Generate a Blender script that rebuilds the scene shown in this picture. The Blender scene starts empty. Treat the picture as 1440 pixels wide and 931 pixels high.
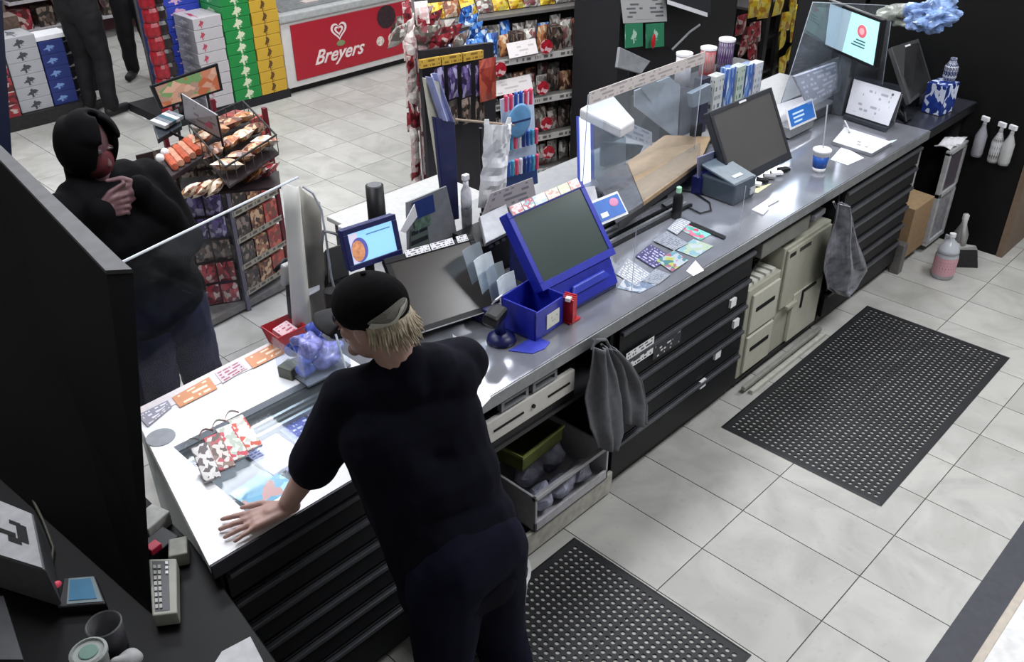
import bpy, bmesh, math, random
from mathutils import Vector, Matrix, noise

# ------------------------------------------------------------------ camera, world, lights
scene = bpy.context.scene
COL = scene.collection
F_PX, CX, CY = 1285.3, 720.0, 465.5
CAM = Vector((-2.142, -1.3141, 2.7386))
ROT = (Matrix.Rotation(-0.7975, 3, 'Z') @ Matrix.Rotation(1.0072, 3, 'X') @ Matrix.Rotation(-0.0057, 3, 'Z'))
cd = bpy.data.cameras.new('camera'); cam = bpy.data.objects.new('camera', cd); COL.objects.link(cam)
cd.sensor_width = 36; cd.lens = F_PX / 1440 * 36; cd.clip_start = .05; cd.clip_end = 60
cam.matrix_world = Matrix.Translation(CAM) @ ROT.to_4x4()
scene.camera = cam
scene.view_settings.view_transform = 'Standard'; scene.view_settings.look = 'None'
scene.view_settings.exposure = 0.12; scene.view_settings.gamma = 1
w = bpy.data.worlds.new('world'); scene.world = w; w.use_nodes = True
w.node_tree.nodes['Background'].inputs[0].default_value = (.75, .8, .9, 1)
w.node_tree.nodes['Background'].inputs[1].default_value = .3

def area(name, loc, sx, sy, power, col=(.95, .97, 1)):
    l = bpy.data.lights.new(name, 'AREA'); l.shape = 'RECTANGLE'; l.size = sx; l.size_y = sy
    l.energy = power; l.color = col
    o = bpy.data.objects.new(name, l); COL.objects.link(o); o.location = loc
    return o
# the ceiling's light panels and one added fill: a row over the counter, a row over the aisle, rows over the shop
for (x, y, p) in ((-1.1, 1.3, 30), (1.2, 1.15, 34), (3.6, 1.15, 30), (1.0, -.75, 46), (3.2, -.75, 42),  # the first is a fill, added to brighten the near counter end
                  (-.3, 3.1, 55), (1.75, 2.65, 40),
                  (0, 6, 40), (2.4, 5.2, 42), (5.0, 6, 36), (1.2, 8.6, 36), (4.2, 8.6, 30), (2, 11, 30)):
    area('ceiling_panel_and_fill', (x, y, 2.96), 1.15, .55, p)
area('large_ceiling_panel_light', (6.7, 3.1, 2.96), 1.8, 1.1, 110)

def _ray(x, y):
    return ROT @ Vector(((x - CX) / F_PX, -(y - CY) / F_PX, -1))
def Zp(x, y, z=0.0):            # the point at height z seen at photo point x, y
    d = _ray(x, y); t = (z - CAM.z) / d.z; return CAM + d * t
def Yp(x, y, Y):                # the same on the upright plane Y
    d = _ray(x, y); t = (Y - CAM.y) / d.y; return CAM + d * t
def Xp(x, y, X):
    d = _ray(x, y); t = (X - CAM.x) / d.x; return CAM + d * t
def shown(p):                   # where a point falls in the frame
    q = ROT.transposed() @ (Vector(p) - CAM)
    if q.z > -.05: return None
    return CX + F_PX * q.x / -q.z, CY - F_PX * q.y / -q.z

# ------------------------------------------------------------------ materials
def lin(c):
    if isinstance(c, str):
        c = c.lstrip('#'); c = [int(c[i:i + 2], 16) / 255 for i in (0, 2, 4)]
        return tuple(v / 12.92 if v <= .04045 else ((v + .055) / 1.055) ** 2.4 for v in c) + (1,)
    return tuple(c) + (1,)
MATS = {}
def mat(name, col='#808080', rough=.5, metal=0, emit=0, var=.12, scale=30, alpha=1, trans=0, bump=0, ior=1.45, coat=0, spec=.5):
    if name in MATS: return MATS[name]
    m = bpy.data.materials.new(name); MATS[name] = m; m.use_nodes = True
    nt = m.node_tree; b = nt.nodes['Principled BSDF']; c = lin(col)
    b.inputs['Roughness'].default_value = rough; b.inputs['Metallic'].default_value = metal
    b.inputs['IOR'].default_value = ior; b.inputs['Coat Weight'].default_value = coat
    b.inputs['Specular IOR Level'].default_value = spec
    b.inputs['Base Color'].default_value = c
    if emit:
        b.inputs['Emission Color'].default_value = c; b.inputs['Emission Strength'].default_value = emit
    b.inputs['Alpha'].default_value = alpha; b.inputs['Transmission Weight'].default_value = trans
    if var and trans == 0:
        tc = nt.nodes.new('ShaderNodeTexCoord'); n = nt.nodes.new('ShaderNodeTexNoise')
        n.inputs['Scale'].default_value = scale; n.inputs['Detail'].default_value = 3
        nt.links.new(tc.outputs['Object'], n.inputs['Vector'])
        r = nt.nodes.new('ShaderNodeMapRange'); r.inputs['To Min'].default_value = 1 - var; r.inputs['To Max'].default_value = 1 + var
        r.inputs['From Min'].default_value = .3; r.inputs['From Max'].default_value = .7
        nt.links.new(n.outputs['Fac'], r.inputs['Value'])
        v = nt.nodes.new('ShaderNodeVectorMath'); v.operation = 'SCALE'; v.inputs[0].default_value = c[:3]
        nt.links.new(r.outputs[0], v.inputs['Scale']); nt.links.new(v.outputs[0], b.inputs['Base Color'])
        if bump:
            bp = nt.nodes.new('ShaderNodeBump'); bp.inputs['Strength'].default_value = bump; bp.inputs['Distance'].default_value = .01
            nt.links.new(n.outputs['Fac'], bp.inputs['Height']); nt.links.new(bp.outputs[0], b.inputs['Normal'])
    return m

def glass(name='clear_acrylic', tint=(.93, .96, 1), haze=.06, rough=.03, gl=.05):
    if name in MATS: return MATS[name]
    m = bpy.data.materials.new(name); MATS[name] = m; m.use_nodes = True; nt = m.node_tree
    nt.nodes.clear(); out = nt.nodes.new('ShaderNodeOutputMaterial')
    t = nt.nodes.new('ShaderNodeBsdfTransparent'); t.inputs[0].default_value = tint + (1,)
    g = nt.nodes.new('ShaderNodeBsdfGlossy'); g.inputs['Roughness'].default_value = rough
    d = nt.nodes.new('ShaderNodeBsdfDiffuse'); d.inputs[0].default_value = (.7, .75, .8, 1)
    f = nt.nodes.new('ShaderNodeLayerWeight'); f.inputs[0].default_value = .5
    pw = nt.nodes.new('ShaderNodeMath'); pw.operation = 'POWER'; pw.inputs[1].default_value = 4; nt.links.new(f.outputs['Facing'], pw.inputs[0])
    ml = nt.nodes.new('ShaderNodeMath'); ml.operation = 'MULTIPLY_ADD'; ml.inputs[1].default_value = gl * 8; ml.inputs[2].default_value = gl; nt.links.new(pw.outputs[0], ml.inputs[0])
    a = nt.nodes.new('ShaderNodeMixShader'); nt.links.new(ml.outputs[0], a.inputs[0]); nt.links.new(t.outputs[0], a.inputs[1]); nt.links.new(g.outputs[0], a.inputs[2])
    e = nt.nodes.new('ShaderNodeMixShader'); e.inputs[0].default_value = haze
    nt.links.new(a.outputs[0], e.inputs[1]); nt.links.new(d.outputs[0], e.inputs[2]); nt.links.new(e.outputs[0], out.inputs[0])
    return m

def print_mat(name, base='#e8e8ea', ink='#303038', rows=9, cols=14, density=.5, margin=.08, rough=.5, emit=0, dens2=None):
    """paper with rows of printed marks, laid out on the face's own UV square"""
    if name in MATS: return MATS[name]
    m = bpy.data.materials.new(name); MATS[name] = m; m.use_nodes = True; nt = m.node_tree; N = nt.nodes.new; L = nt.links.new
    b = nt.nodes['Principled BSDF']; b.inputs['Roughness'].default_value = rough
    uv = N('ShaderNodeTexCoord'); sp = N('ShaderNodeSeparateXYZ'); L(uv.outputs['UV'], sp.inputs[0])
    def M(op, a, b_=None, c_=None):
        n = N('ShaderNodeMath'); n.operation = op
        for i, v in enumerate((a, b_, c_)):
            if v is None: continue
            if isinstance(v, (int, float)): n.inputs[i].default_value = v
            else: L(v, n.inputs[i])
        return n.outputs[0]
    vr = M('MULTIPLY', sp.outputs['Y'], rows); fr = M('FRACT', vr); row = M('FLOOR', vr)
    inrow = M('MULTIPLY', M('GREATER_THAN', fr, .3), M('LESS_THAN', fr, .78))
    cb = N('ShaderNodeCombineXYZ'); L(M('MULTIPLY', sp.outputs['X'], cols), cb.inputs[0]); L(M('MULTIPLY', row, 7.3), cb.inputs[1])
    nz = N('ShaderNodeTexNoise'); nz.inputs['Scale'].default_value = 1.0; nz.inputs['Detail'].default_value = 1; L(cb.outputs[0], nz.inputs['Vector'])
    ink_on = M('GREATER_THAN', nz.outputs['Fac'], 1 - density)
    mx = M('MULTIPLY', M('GREATER_THAN', sp.outputs['X'], margin), M('LESS_THAN', sp.outputs['X'], 1 - margin))
    my = M('MULTIPLY', M('GREATER_THAN', sp.outputs['Y'], margin), M('LESS_THAN', sp.outputs['Y'], 1 - margin))
    f = M('MULTIPLY', M('MULTIPLY', inrow, ink_on), M('MULTIPLY', mx, my))
    mix = N('ShaderNodeMix'); mix.data_type = 'RGBA'; L(f, mix.inputs['Factor']); mix.inputs['A'].default_value = lin(base); mix.inputs['B'].default_value = lin(ink)
    L(mix.outputs['Result'], b.inputs['Base Color'])
    if emit: L(mix.outputs['Result'], b.inputs['Emission Color']); b.inputs['Emission Strength'].default_value = emit
    return m

def pack_mat(name, cols, scale=3.0, rough=.4, stretch=(1, 1, 1), rnd=True):
    """printed packaging: patches of the pack's own colours on its UV square, shifted from pack to pack"""
    if name in MATS: return MATS[name]
    m = bpy.data.materials.new(name); MATS[name] = m; m.use_nodes = True; nt = m.node_tree; N = nt.nodes.new; L = nt.links.new
    b = nt.nodes['Principled BSDF']; b.inputs['Roughness'].default_value = rough
    uv = N('ShaderNodeTexCoord'); mp = N('ShaderNodeMapping'); mp.inputs['Scale'].default_value = [scale * 1.7 * s for s in stretch]
    L(uv.outputs['UV'], mp.inputs['Vector'])
    vo = N('ShaderNodeTexVoronoi'); vo.voronoi_dimensions = '4D'; vo.inputs['Scale'].default_value = 1
    L(mp.outputs[0], vo.inputs['Vector'])
    oi = N('ShaderNodeObjectInfo'); mu = N('ShaderNodeMath'); mu.operation = 'MULTIPLY'; mu.inputs[1].default_value = 40 if rnd else 0
    L(oi.outputs['Random'], mu.inputs[0]); L(mu.outputs[0], vo.inputs['W'])
    sp = N('ShaderNodeSeparateColor'); L(vo.outputs['Color'], sp.inputs[0])
    cr = N('ShaderNodeValToRGB'); cr.color_ramp.interpolation = 'CONSTANT'; e = cr.color_ramp.elements
    e[0].position = 0; e[0].color = lin(cols[0]); e[1].position = 1 / len(cols); e[1].color = lin(cols[1 % len(cols)])
    for i in range(2, len(cols)):
        k = e.new(i / len(cols)); k.color = lin(cols[i])
    L(sp.outputs[0], cr.inputs[0]); L(cr.outputs[0], b.inputs['Base Color'])
    return m

# ------------------------------------------------------------------ mesh building
class MB:
    def __init__(s): s.v = []; s.f = []; s.m = []; s.uv = []; s.mi = 0; s.X = Matrix.Identity(4)
    def _a(s, vs, fs):
        b = len(s.v); s.v += [s.X @ Vector(p) for p in vs]
        for f in fs:
            s.f.append([b + i for i in f]); s.m.append(s.mi)
            s.uv += [(0, 0), (1, 0), (1, 1), (0, 1)] if len(f) == 4 else [(.5 + .5 * math.cos(6.283 * i / len(f)), .5 + .5 * math.sin(6.283 * i / len(f))) for i in range(len(f))]
        return s
    def box(s, a, b):
        x0, y0, z0 = a; x1, y1, z1 = b
        return s._a([(x0, y0, z0), (x1, y0, z0), (x1, y1, z0), (x0, y1, z0), (x0, y0, z1), (x1, y0, z1), (x1, y1, z1), (x0, y1, z1)],
                    [(3, 2, 1, 0), (4, 5, 6, 7), (0, 1, 5, 4), (2, 3, 7, 6), (3, 0, 4, 7), (1, 2, 6, 5)])
    def cbox(s, c, d, rz=0, rx=0, ry=0):
        o = s.X; s.X = o @ Matrix.Translation(c) @ Matrix.Rotation(rz, 4, 'Z') @ Matrix.Rotation(rx, 4, 'X') @ Matrix.Rotation(ry, 4, 'Y')
        s.box([-k / 2 for k in d], [k / 2 for k in d]); s.X = o; return s
    def slab(s, q, t, n=None):
        """a plate: q = its visible face's corners (bl, br, tr, tl); thickness goes away from that face"""
        q = [Vector(p) for p in q]
        if n is None: n = (q[1] - q[0]).cross(q[3] - q[0]).normalized()
        k = [p - n * t for p in q]
        return s._a(q + k, [(0, 1, 2, 3), (7, 6, 5, 4), (4, 5, 1, 0), (5, 6, 2, 1), (6, 7, 3, 2), (7, 4, 0, 3)])
    def prism(s, poly, z0, z1):
        n = len(poly); vs = [(x, y, z0) for x, y in poly] + [(x, y, z1) for x, y in poly]
        return s._a(vs, [list(range(n))[::-1], list(range(n, 2 * n))] + [(i, (i + 1) % n, n + (i + 1) % n, n + i) for i in range(n)])
    def lathe(s, prof, c=(0, 0, 0), n=20, ax=None, cap=True):
        c = Vector(c); vs = []; fs = []
        for r, z in prof:
            for i in range(n):
                a = 2 * math.pi * i / n; p = Vector((r * math.cos(a), r * math.sin(a), z))
                if ax is not None: p = ax @ p
                vs.append(c + p)
        for j in range(len(prof) - 1):
            for i in range(n):
                fs.append((j * n + i, j * n + (i + 1) % n, (j + 1) * n + (i + 1) % n, (j + 1) * n + i))
        if cap: fs.append(list(range(n))[::-1]); fs.append([(len(prof) - 1) * n + i for i in range(n)])
        return s._a(vs, fs)
    def rod(s, a, b, r, n=8, r2=None):
        a = Vector(a); b = Vector(b); d = b - a
        q = d.to_track_quat('Z', 'Y').to_matrix()
        return s.lathe([(r, 0), (r if r2 is None else r2, d.length)], a, n, q)
    def tube(s, pts, r, n=8):
        pts = [Vector(p) for p in pts]; vs = []; fs = []
        for i, p in enumerate(pts):
            d = (pts[min(i + 1, len(pts) - 1)] - pts[max(i - 1, 0)]).normalized()
            q = d.to_track_quat('Z', 'Y').to_matrix(); rr = r[i] if isinstance(r, (list, tuple)) else r
            vs += [p + q @ Vector((rr * math.cos(2 * math.pi * k / n), rr * math.sin(2 * math.pi * k / n), 0)) for k in range(n)]
        for j in range(len(pts) - 1):
            for i in range(n): fs.append((j * n + i, j * n + (i + 1) % n, (j + 1) * n + (i + 1) % n, (j + 1) * n + i))
        fs.append(list(range(n))[::-1]); fs.append([(len(pts) - 1) * n + i for i in range(n)])
        return s._a(vs, fs)
    def ball(s, c, r, n=14, m=9, R=None):
        if not isinstance(r, (tuple, list)): r = (r, r, r)
        c = Vector(c); vs = []; fs = []
        for j in range(m + 1):
            t = math.pi * j / m
            for i in range(n):
                a = 2 * math.pi * i / n; p = Vector((r[0] * math.sin(t) * math.cos(a), r[1] * math.sin(t) * math.sin(a), r[2] * math.cos(t)))
                if R is not None: p = R @ p
                vs.append(c + p)
        for j in range(m):
            for i in range(n): fs.append(((j + 1) * n + i, (j + 1) * n + (i + 1) % n, j * n + (i + 1) % n, j * n + i))
        return s._a(vs, fs)
    def sheet(s, fn, nu, nv, t=0):
        """a bent sheet: fn(u, v) -> point, u and v from 0 to 1"""
        vs = [fn(i / nu, j / nv) for j in range(nv + 1) for i in range(nu + 1)]; b = len(s.v); s.v += [s.X @ Vector(p) for p in vs]
        for j in range(nv):
            for i in range(nu):
                k = j * (nu + 1) + i
                s.f.append([b + k, b + k + 1, b + k + nu + 2, b + k + nu + 1]); s.m.append(s.mi)
                s.uv += [(i / nu, j / nv), ((i + 1) / nu, j / nv), ((i + 1) / nu, (j + 1) / nv), (i / nu, (j + 1) / nv)]
        return s

def mesh_of(name, mb, mats, off=(0, 0, 0), smooth=False):
    me = bpy.data.meshes.new(name); o = Vector(off)
    me.from_pydata([v - o for v in mb.v], [], mb.f)
    if not isinstance(mats, (list, tuple)): mats = [mats]
    for m in mats: me.materials.append(m)
    me.polygons.foreach_set('material_index', mb.m)
    u = me.uv_layers.new(name='UVMap'); flat = [c for p in mb.uv for c in p]; u.data.foreach_set('uv', flat)
    if smooth: me.polygons.foreach_set('use_smooth', [True] * len(me.polygons))
    me.update(); return me

def wpos(o):
    p = Vector((0, 0, 0))
    while o is not None: p += o.location; o = o.parent
    return p

def tag(o, label=None, cat=None, group=None, kind=None):
    for k, v in (('label', label), ('category', cat), ('group', group), ('kind', kind)):
        if v: o[k] = v
    return o

LABELS = set()
def thing(name, label, cat, loc=(0, 0, 0), group=None):
    o = bpy.data.objects.new(name, None); COL.objects.link(o); o.location = loc; o.empty_display_size = .05
    return tag(o, label, cat, group)

def part(name, mb, m, parent=None, bev=0, smooth=False, label=None, solid=0, sub=0):
    """one mesh object; built in world coordinates, stored relative to its parent"""
    off = wpos(parent) if parent is not None else Vector((0, 0, 0))
    loc = Vector((0, 0, 0))
    if parent is None:
        xs = [v.x for v in mb.v]; ys = [v.y for v in mb.v]; zs = [v.z for v in mb.v]
        loc = Vector(((min(xs) + max(xs)) / 2, (min(ys) + max(ys)) / 2, min(zs))); off = loc
    o = bpy.data.objects.new(name, mesh_of(name, mb, m, off, smooth)); COL.objects.link(o); o.location = loc
    if parent is not None: o.parent = parent
    if solid:
        k = o.modifiers.new('thick', 'SOLIDIFY'); k.thickness = solid
    if bev:
        k = o.modifiers.new('bevel', 'BEVEL'); k.width = bev; k.segments = 2; k.limit_method = 'ANGLE'; k.harden_normals = False
    if sub:
        k = o.modifiers.new('sub', 'SUBSURF'); k.levels = sub; k.render_levels = sub
    if label: o['label'] = label
    return o

def single(name, mb, m, label, cat, group=None, **k):
    return tag(part(name, mb, m, None, **k), label, cat, group)
def struct(name, mb, m, parent=None, **k):
    o = part(name, mb, m, parent, **k)
    if parent is None: o['kind'] = 'structure'
    return o

def copy_tree(o, parent=None):
    c = o.copy(); COL.objects.link(c)
    if parent is not None: c.parent = parent
    for ch in list(o.children): copy_tree(ch, c)
    return c

def text(name, body, m, mtx, size, parent, shear=0, ext=.0015, bold=0, align='CENTER'):
    cu = bpy.data.curves.new(name, 'FONT'); cu.body = body; cu.size = size; cu.shear = shear; cu.extrude = ext; cu.offset = bold
    cu.align_x = align; cu.align_y = 'CENTER'; cu.resolution_u = 3
    tmp = bpy.data.objects.new(name, cu); me = bpy.data.meshes.new_from_object(tmp); bpy.data.objects.remove(tmp)
    me.transform(mtx); me.transform(Matrix.Translation(-wpos(parent)) if parent is not None else Matrix.Identity(4))
    me.materials.clear(); me.materials.append(m)
    o = bpy.data.objects.new(name, me); COL.objects.link(o)
    if parent is not None: o.parent = parent
    return o

def frame_of(bl, br, tl, at=None):
    """a matrix whose x runs bl->br, y bl->tl and z out of the face, at the face's middle"""
    bl, br, tl = Vector(bl), Vector(br), Vector(tl); x = (br - bl).normalized(); z = x.cross(tl - bl).normalized(); y = z.cross(x)
    c = (br + tl) / 2 if at is None else Vector(at)
    return Matrix(((x.x, y.x, z.x, c.x), (x.y, y.y, z.y, c.y), (x.z, y.z, z.z, c.z), (0, 0, 0, 1)))
ORD = ['first', 'second', 'third', 'fourth', 'fifth', 'sixth', 'seventh', 'eighth', 'ninth', 'tenth', 'eleventh', 'twelfth',
       'thirteenth', 'fourteenth', 'fifteenth', 'sixteenth', 'seventeenth', 'eighteenth', 'nineteenth', 'twentieth']
R = random.Random(7)

# plain materials used all over
BLACK = mat('black_plastic', '#0e0e12', .45, spec=.35)
DARK = mat('dark_laminate', '#121216', .6, spec=.25)
SATIN = mat('satin_black', '#26282d', .38)
WHITE = mat('white_plastic', '#dcdce0', .45, var=.05)
PAPER = mat('white_paper', '#e9e9ee', .7, var=.04)
GREY = mat('mid_grey', '#77787c', .5)
STEEL = mat('brushed_steel', '#b9bcc4', .24, metal=.9, var=.06, scale=60)
CHROME = mat('chrome', '#c8c8d0', .15, metal=1, var=0)
ACRY = glass()
BLUE = mat('royal_blue_plastic', '#1d2796', .35, var=.1)
NAVY = mat('navy_plastic', '#141a52', .4)
RED = mat('red_plastic', '#b01a26', .4)
# ------------------------------------------------------------------ floor, walls, ceiling
def tile_material():
    m = bpy.data.materials.new('marbled_floor_tile'); m.use_nodes = True; nt = m.node_tree; N = nt.nodes.new; L = nt.links.new
    b = nt.nodes['Principled BSDF']; b.inputs['Roughness'].default_value = .42
    g = N('ShaderNodeNewGeometry'); oi = N('ShaderNodeObjectInfo')
    ad = N('ShaderNodeVectorMath'); ad.operation = 'ADD'
    sc = N('ShaderNodeMath'); sc.operation = 'MULTIPLY'; sc.inputs[1].default_value = 13; L(oi.outputs['Random'], sc.inputs[0])
    L(g.outputs['Position'], ad.inputs[0]); L(sc.outputs[0], ad.inputs[1])
    n1 = N('ShaderNodeTexNoise'); n1.inputs['Scale'].default_value = 3.4; n1.inputs['Detail'].default_value = 6; n1.inputs['Distortion'].default_value = 1.4; L(ad.outputs[0], n1.inputs['Vector'])
    cr = N('ShaderNodeValToRGB'); e = cr.color_ramp.elements
    e[0].position = .33; e[0].color = lin('#a3a29d'); e[1].position = .62; e[1].color = lin('#b6b5b0')
    k = e.new(.5); k.color = lin('#afaeaa')
    L(n1.outputs['Fac'], cr.inputs[0])
    n2 = N('ShaderNodeTexNoise'); n2.inputs['Scale'].default_value = 26; n2.inputs['Detail'].default_value = 4; L(g.outputs['Position'], n2.inputs['Vector'])
    mr = N('ShaderNodeMapRange'); mr.inputs['From Min'].default_value = .25; mr.inputs['From Max'].default_value = .4; mr.inputs['To Min'].default_value = .88; L(n2.outputs['Fac'], mr.inputs['Value'])
    r2 = N('ShaderNodeMapRange'); r2.inputs['To Min'].default_value = .93; r2.inputs['To Max'].default_value = 1.05; L(oi.outputs['Random'], r2.inputs['Value'])
    m1 = N('ShaderNodeMath'); m1.operation = 'MULTIPLY'; L(mr.outputs[0], m1.inputs[0]); L(r2.outputs[0], m1.inputs[1])
    v = N('ShaderNodeVectorMath'); v.operation = 'SCALE'; L(cr.outputs[0], v.inputs[0]); L(m1.outputs[0], v.inputs['Scale']); L(v.outputs[0], b.inputs['Base Color'])
    return m
TILE = tile_material(); GROUT = mat('grout', '#65635f', .9)
floor = struct('floor', MB().box((-3.4, -2.8, -.06), (9.4, 14.2, -.006)), GROUT)
TX, TY = .305, .53
tm = mesh_of('tile', MB().box((-TX / 2 + .0022, -TY / 2 + .0022, -.012), (TX / 2 - .0022, TY / 2 - .0022, 0)), TILE)
cells = []
for i in range(-11, 31):
    for j in range(-5, 27):
        c = Vector(((i + .5) * TX, (j - .5) * TY, 0)); px = shown(c)
        if c.x > 9.2 or c.y > 14: continue
        hid = .48 < c.y < 1.15 and -1.5 < c.x < 4.2
        vis = px and -40 < px[0] < 1480 and -40 < px[1] < 980 and not hid and not (c.x < -.9 and c.y < 2.3 and c.y > .2)
        cells.append((0 if vis else 1, (c - CAM).length, c))
cells.sort(key=lambda t: (t[0], t[1]))
for k, (a, b, c) in enumerate(cells[:296]):
    o = bpy.data.objects.new('tile', tm); COL.objects.link(o); o.parent = floor; o.location = c - floor.location
mb = MB()
for a, b, c in cells[296:]:
    mb.box((c.x - TX / 2 + .0022, c.y - TY / 2 + .0022, -.012), (c.x + TX / 2 - .0022, c.y + TY / 2 - .0022, 0))
o = part('distant_tile', mb, TILE, floor); o['kind'] = 'stuff'; o['label'] = 'the far floor tiles beyond the nearest ones'
WALL = mat('wall_paint', '#b9b7b2', .8)
struct('wall_far', MB().box((-3.4, 14.1, 0), (9.3, 14.2, 3.05)), WALL)
struct('wall_left', MB().box((-3.4, -2.8, 0), (-3.3, 14.1, 3.05)), WALL)
struct('wall_right', MB().box((9.3, -2.8, 0), (9.4, 14.2, 3.05)), WALL)
struct('wall_near', MB().box((-3.3, -2.8, 0), (9.3, -2.7, 3.05)), WALL)
struct('ceiling', MB().box((-3.4, -2.8, 3.0), (9.4, 14.2, 3.1)), mat('ceiling_panel', '#d8d8d6', .9))

# ------------------------------------------------------------------ rubber mats with drainage holes
RUB = mat('black_rubber', '#1c1d21', .55, var=.2, scale=14)
def mat_mesh(W, D, p, bx, t=.012):
    """W x D rubber grid with a bevelled solid rim and round holes"""
    bm = MB(); nx = int((W - 2 * bx) / p); ny = int((D - 2 * bx) / p); px = (W - 2 * bx) / nx; py = (D - 2 * bx) / ny; K = 8; r = p * .33
    for i in range(nx):
        for j in range(ny):
            off = 0
            cx = -W / 2 + bx + (i + .5) * px; cy = -D / 2 + bx + (j + .5) * py
            sq = []; ci = []; cb = []
            for k in range(K):
                a = 2 * math.pi * k / K + math.pi / 8; ca, sa = math.cos(a), math.sin(a); s = .5 / max(abs(ca), abs(sa))
                if k in (0, 3, 4, 7): pass
                a2 = math.pi / 4 * k; c2, s2 = math.cos(a2), math.sin(a2); s = .5 / max(abs(c2), abs(s2))
                sq.append((cx + c2 * s * px, cy + s2 * s * py, t)); ci.append((cx + c2 * r, cy + s2 * r, t)); cb.append((cx + c2 * r, cy + s2 * r, .001))
            bm._a(sq + ci + cb, [(k, (k + 1) % K, K + (k + 1) % K, K + k) for k in range(K)] + [(K + k, K + (k + 1) % K, 2 * K + (k + 1) % K, 2 * K + k) for k in range(K)])
    a, b = W / 2 - bx, D / 2 - bx; A, B = W / 2, D / 2; e = .012
    ring = [[(-a, -b, t), (a, -b, t), (a, b, t), (-a, b, t)], [(-A + e, -B + e, t), (A - e, -B + e, t), (A - e, B - e, t), (-A + e, B - e, t)], [(-A, -B, .002), (A, -B, .002), (A, B, .002), (-A, B, .002)]]
    rim = MB()
    for k in (0, 1):
        for i in range(4):
            rim._a([ring[k + 1][i], ring[k + 1][(i + 1) % 4], ring[k][(i + 1) % 4], ring[k][i]], [(0, 1, 2, 3)])
    return bm, rim
def floor_mat(c, W, D, label, rz=0):
    t = thing('floor_mat', label, 'floor mat', c)
    g, rim = mat_mesh(W, D, .0285, .03, .006)
    for nm, b in (('mat_grid', g), ('mat_rim', rim)):
        o = bpy.data.objects.new(nm, mesh_of(nm, b, RUB)); COL.objects.link(o); o.parent = t
    t.rotation_euler.z = rz
floor_mat((1.815, -.005, 0), 1.56, .80, 'farther black rubber mat with drainage holes, in front of the beige cabinets', .012)
floor_mat((-.76, -.005, 0), 1.50, .84, 'black rubber mat with drainage holes under the employee at the near end of the aisle', 0)

# ------------------------------------------------------------------ back counter at the lower right, seen from above
t = thing('back_counter', 'cream topped back counter with a dark front strip at the lower right corner', 'counter', (1.0, -1.3, 0))
zb = .10
part('base', MB().box((-.3, -1.28, 0), (3.0, -1.02, .09)), mat('charcoal_kick', '#3c3d45', .6), t)
q = [Zp(1297, 931, .002), Zp(1367, 931, .1), Zp(1432, 740, .002)]
part('kick_strip', MB().box((-.3, -1.01, 0), (3.0, -.885, .012)), mat('charcoal_kick'), t, bev=.003)
part('edge_trim', MB().box((-.3, -1.045, 0.013), (3.0, -1.013, .1)), mat('cream_edge', '#b5ab9f', .5), t, bev=.004)
part('top', MB().box((-.3, -1.29, .10), (3.0, -1.046, .125)), mat('cream_top', '#d8d8d8', .5), t, bev=.003)
# ------------------------------------------------------------------ people
def V(*a): return Vector(a)
class Body:
    """limbs laid out as tapering segments, fused by a voxel remesh into one continuous surface"""
    def __init__(s): s.mb = MB()
    def seg(s, a, b, ra, rb, n=14):
        a, b = Vector(a), Vector(b); d = b - a; L_ = d.length; q = d.to_track_quat('Z', 'Y').to_matrix(); prof = []
        for k in range(5): t = -math.pi / 2 + math.pi / 2 * k / 4; prof.append((max(ra * math.cos(t), .0005), ra * math.sin(t)))
        for k in range(5): t = math.pi / 2 * k / 4; prof.append((max(rb * math.cos(t), .0005), L_ + rb * math.sin(t)))
        s.mb.lathe(prof, a, n, q); return s
    def chain(s, pts, rs):
        for i in range(len(pts) - 1): s.seg(pts[i], pts[i + 1], rs[i], rs[i + 1])
        return s
    def egg(s, c, r, R_=None): s.mb.ball(c, r, 20, 14, R_); return s
    def make(s, name, m, parent, vox=.008, smooth=6, label=None, noise_amp=0, f=6):
        me = mesh_of('tmp', s.mb, m); tmp = bpy.data.objects.new('tmp', me); COL.objects.link(tmp)
        r = tmp.modifiers.new('r', 'REMESH'); r.mode = 'VOXEL'; r.voxel_size = vox
        k = tmp.modifiers.new('s', 'SMOOTH'); k.iterations = smooth; k.factor = .5
        dg = bpy.context.evaluated_depsgraph_get(); out = bpy.data.meshes.new_from_object(tmp.evaluated_get(dg)); bpy.data.objects.remove(tmp)
        out.materials.clear(); out.materials.append(m if not isinstance(m, list) else m[0]); off = wpos(parent)
        if noise_amp:
            ns = [v.normal.copy() for v in out.vertices]; flat_ = []
            for v, nv in zip(out.vertices, ns):
                d = noise.noise(v.co * f) + .5 * noise.noise(v.co * f * 2.3 + Vector((3, 1, 7))); flat_.extend(v.co + nv * d * noise_amp)
            out.vertices.foreach_set('co', flat_)
        out.transform(Matrix.Translation(-off)); out.polygons.foreach_set('use_smooth', [True] * len(out.polygons)); out.name = name
        o = bpy.data.objects.new(name, out); COL.objects.link(o); o.parent = parent
        if label: o['label'] = label
        return o
def rot_to(fwd, up=(0, 0, 1)):
    """columns: right, forward, up"""
    f = Vector(fwd).normalized(); r = f.cross(Vector(up)).normalized(); u = r.cross(f); return Matrix(((r.x, f.x, u.x), (r.y, f.y, u.y), (r.z, f.z, u.z)))
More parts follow.
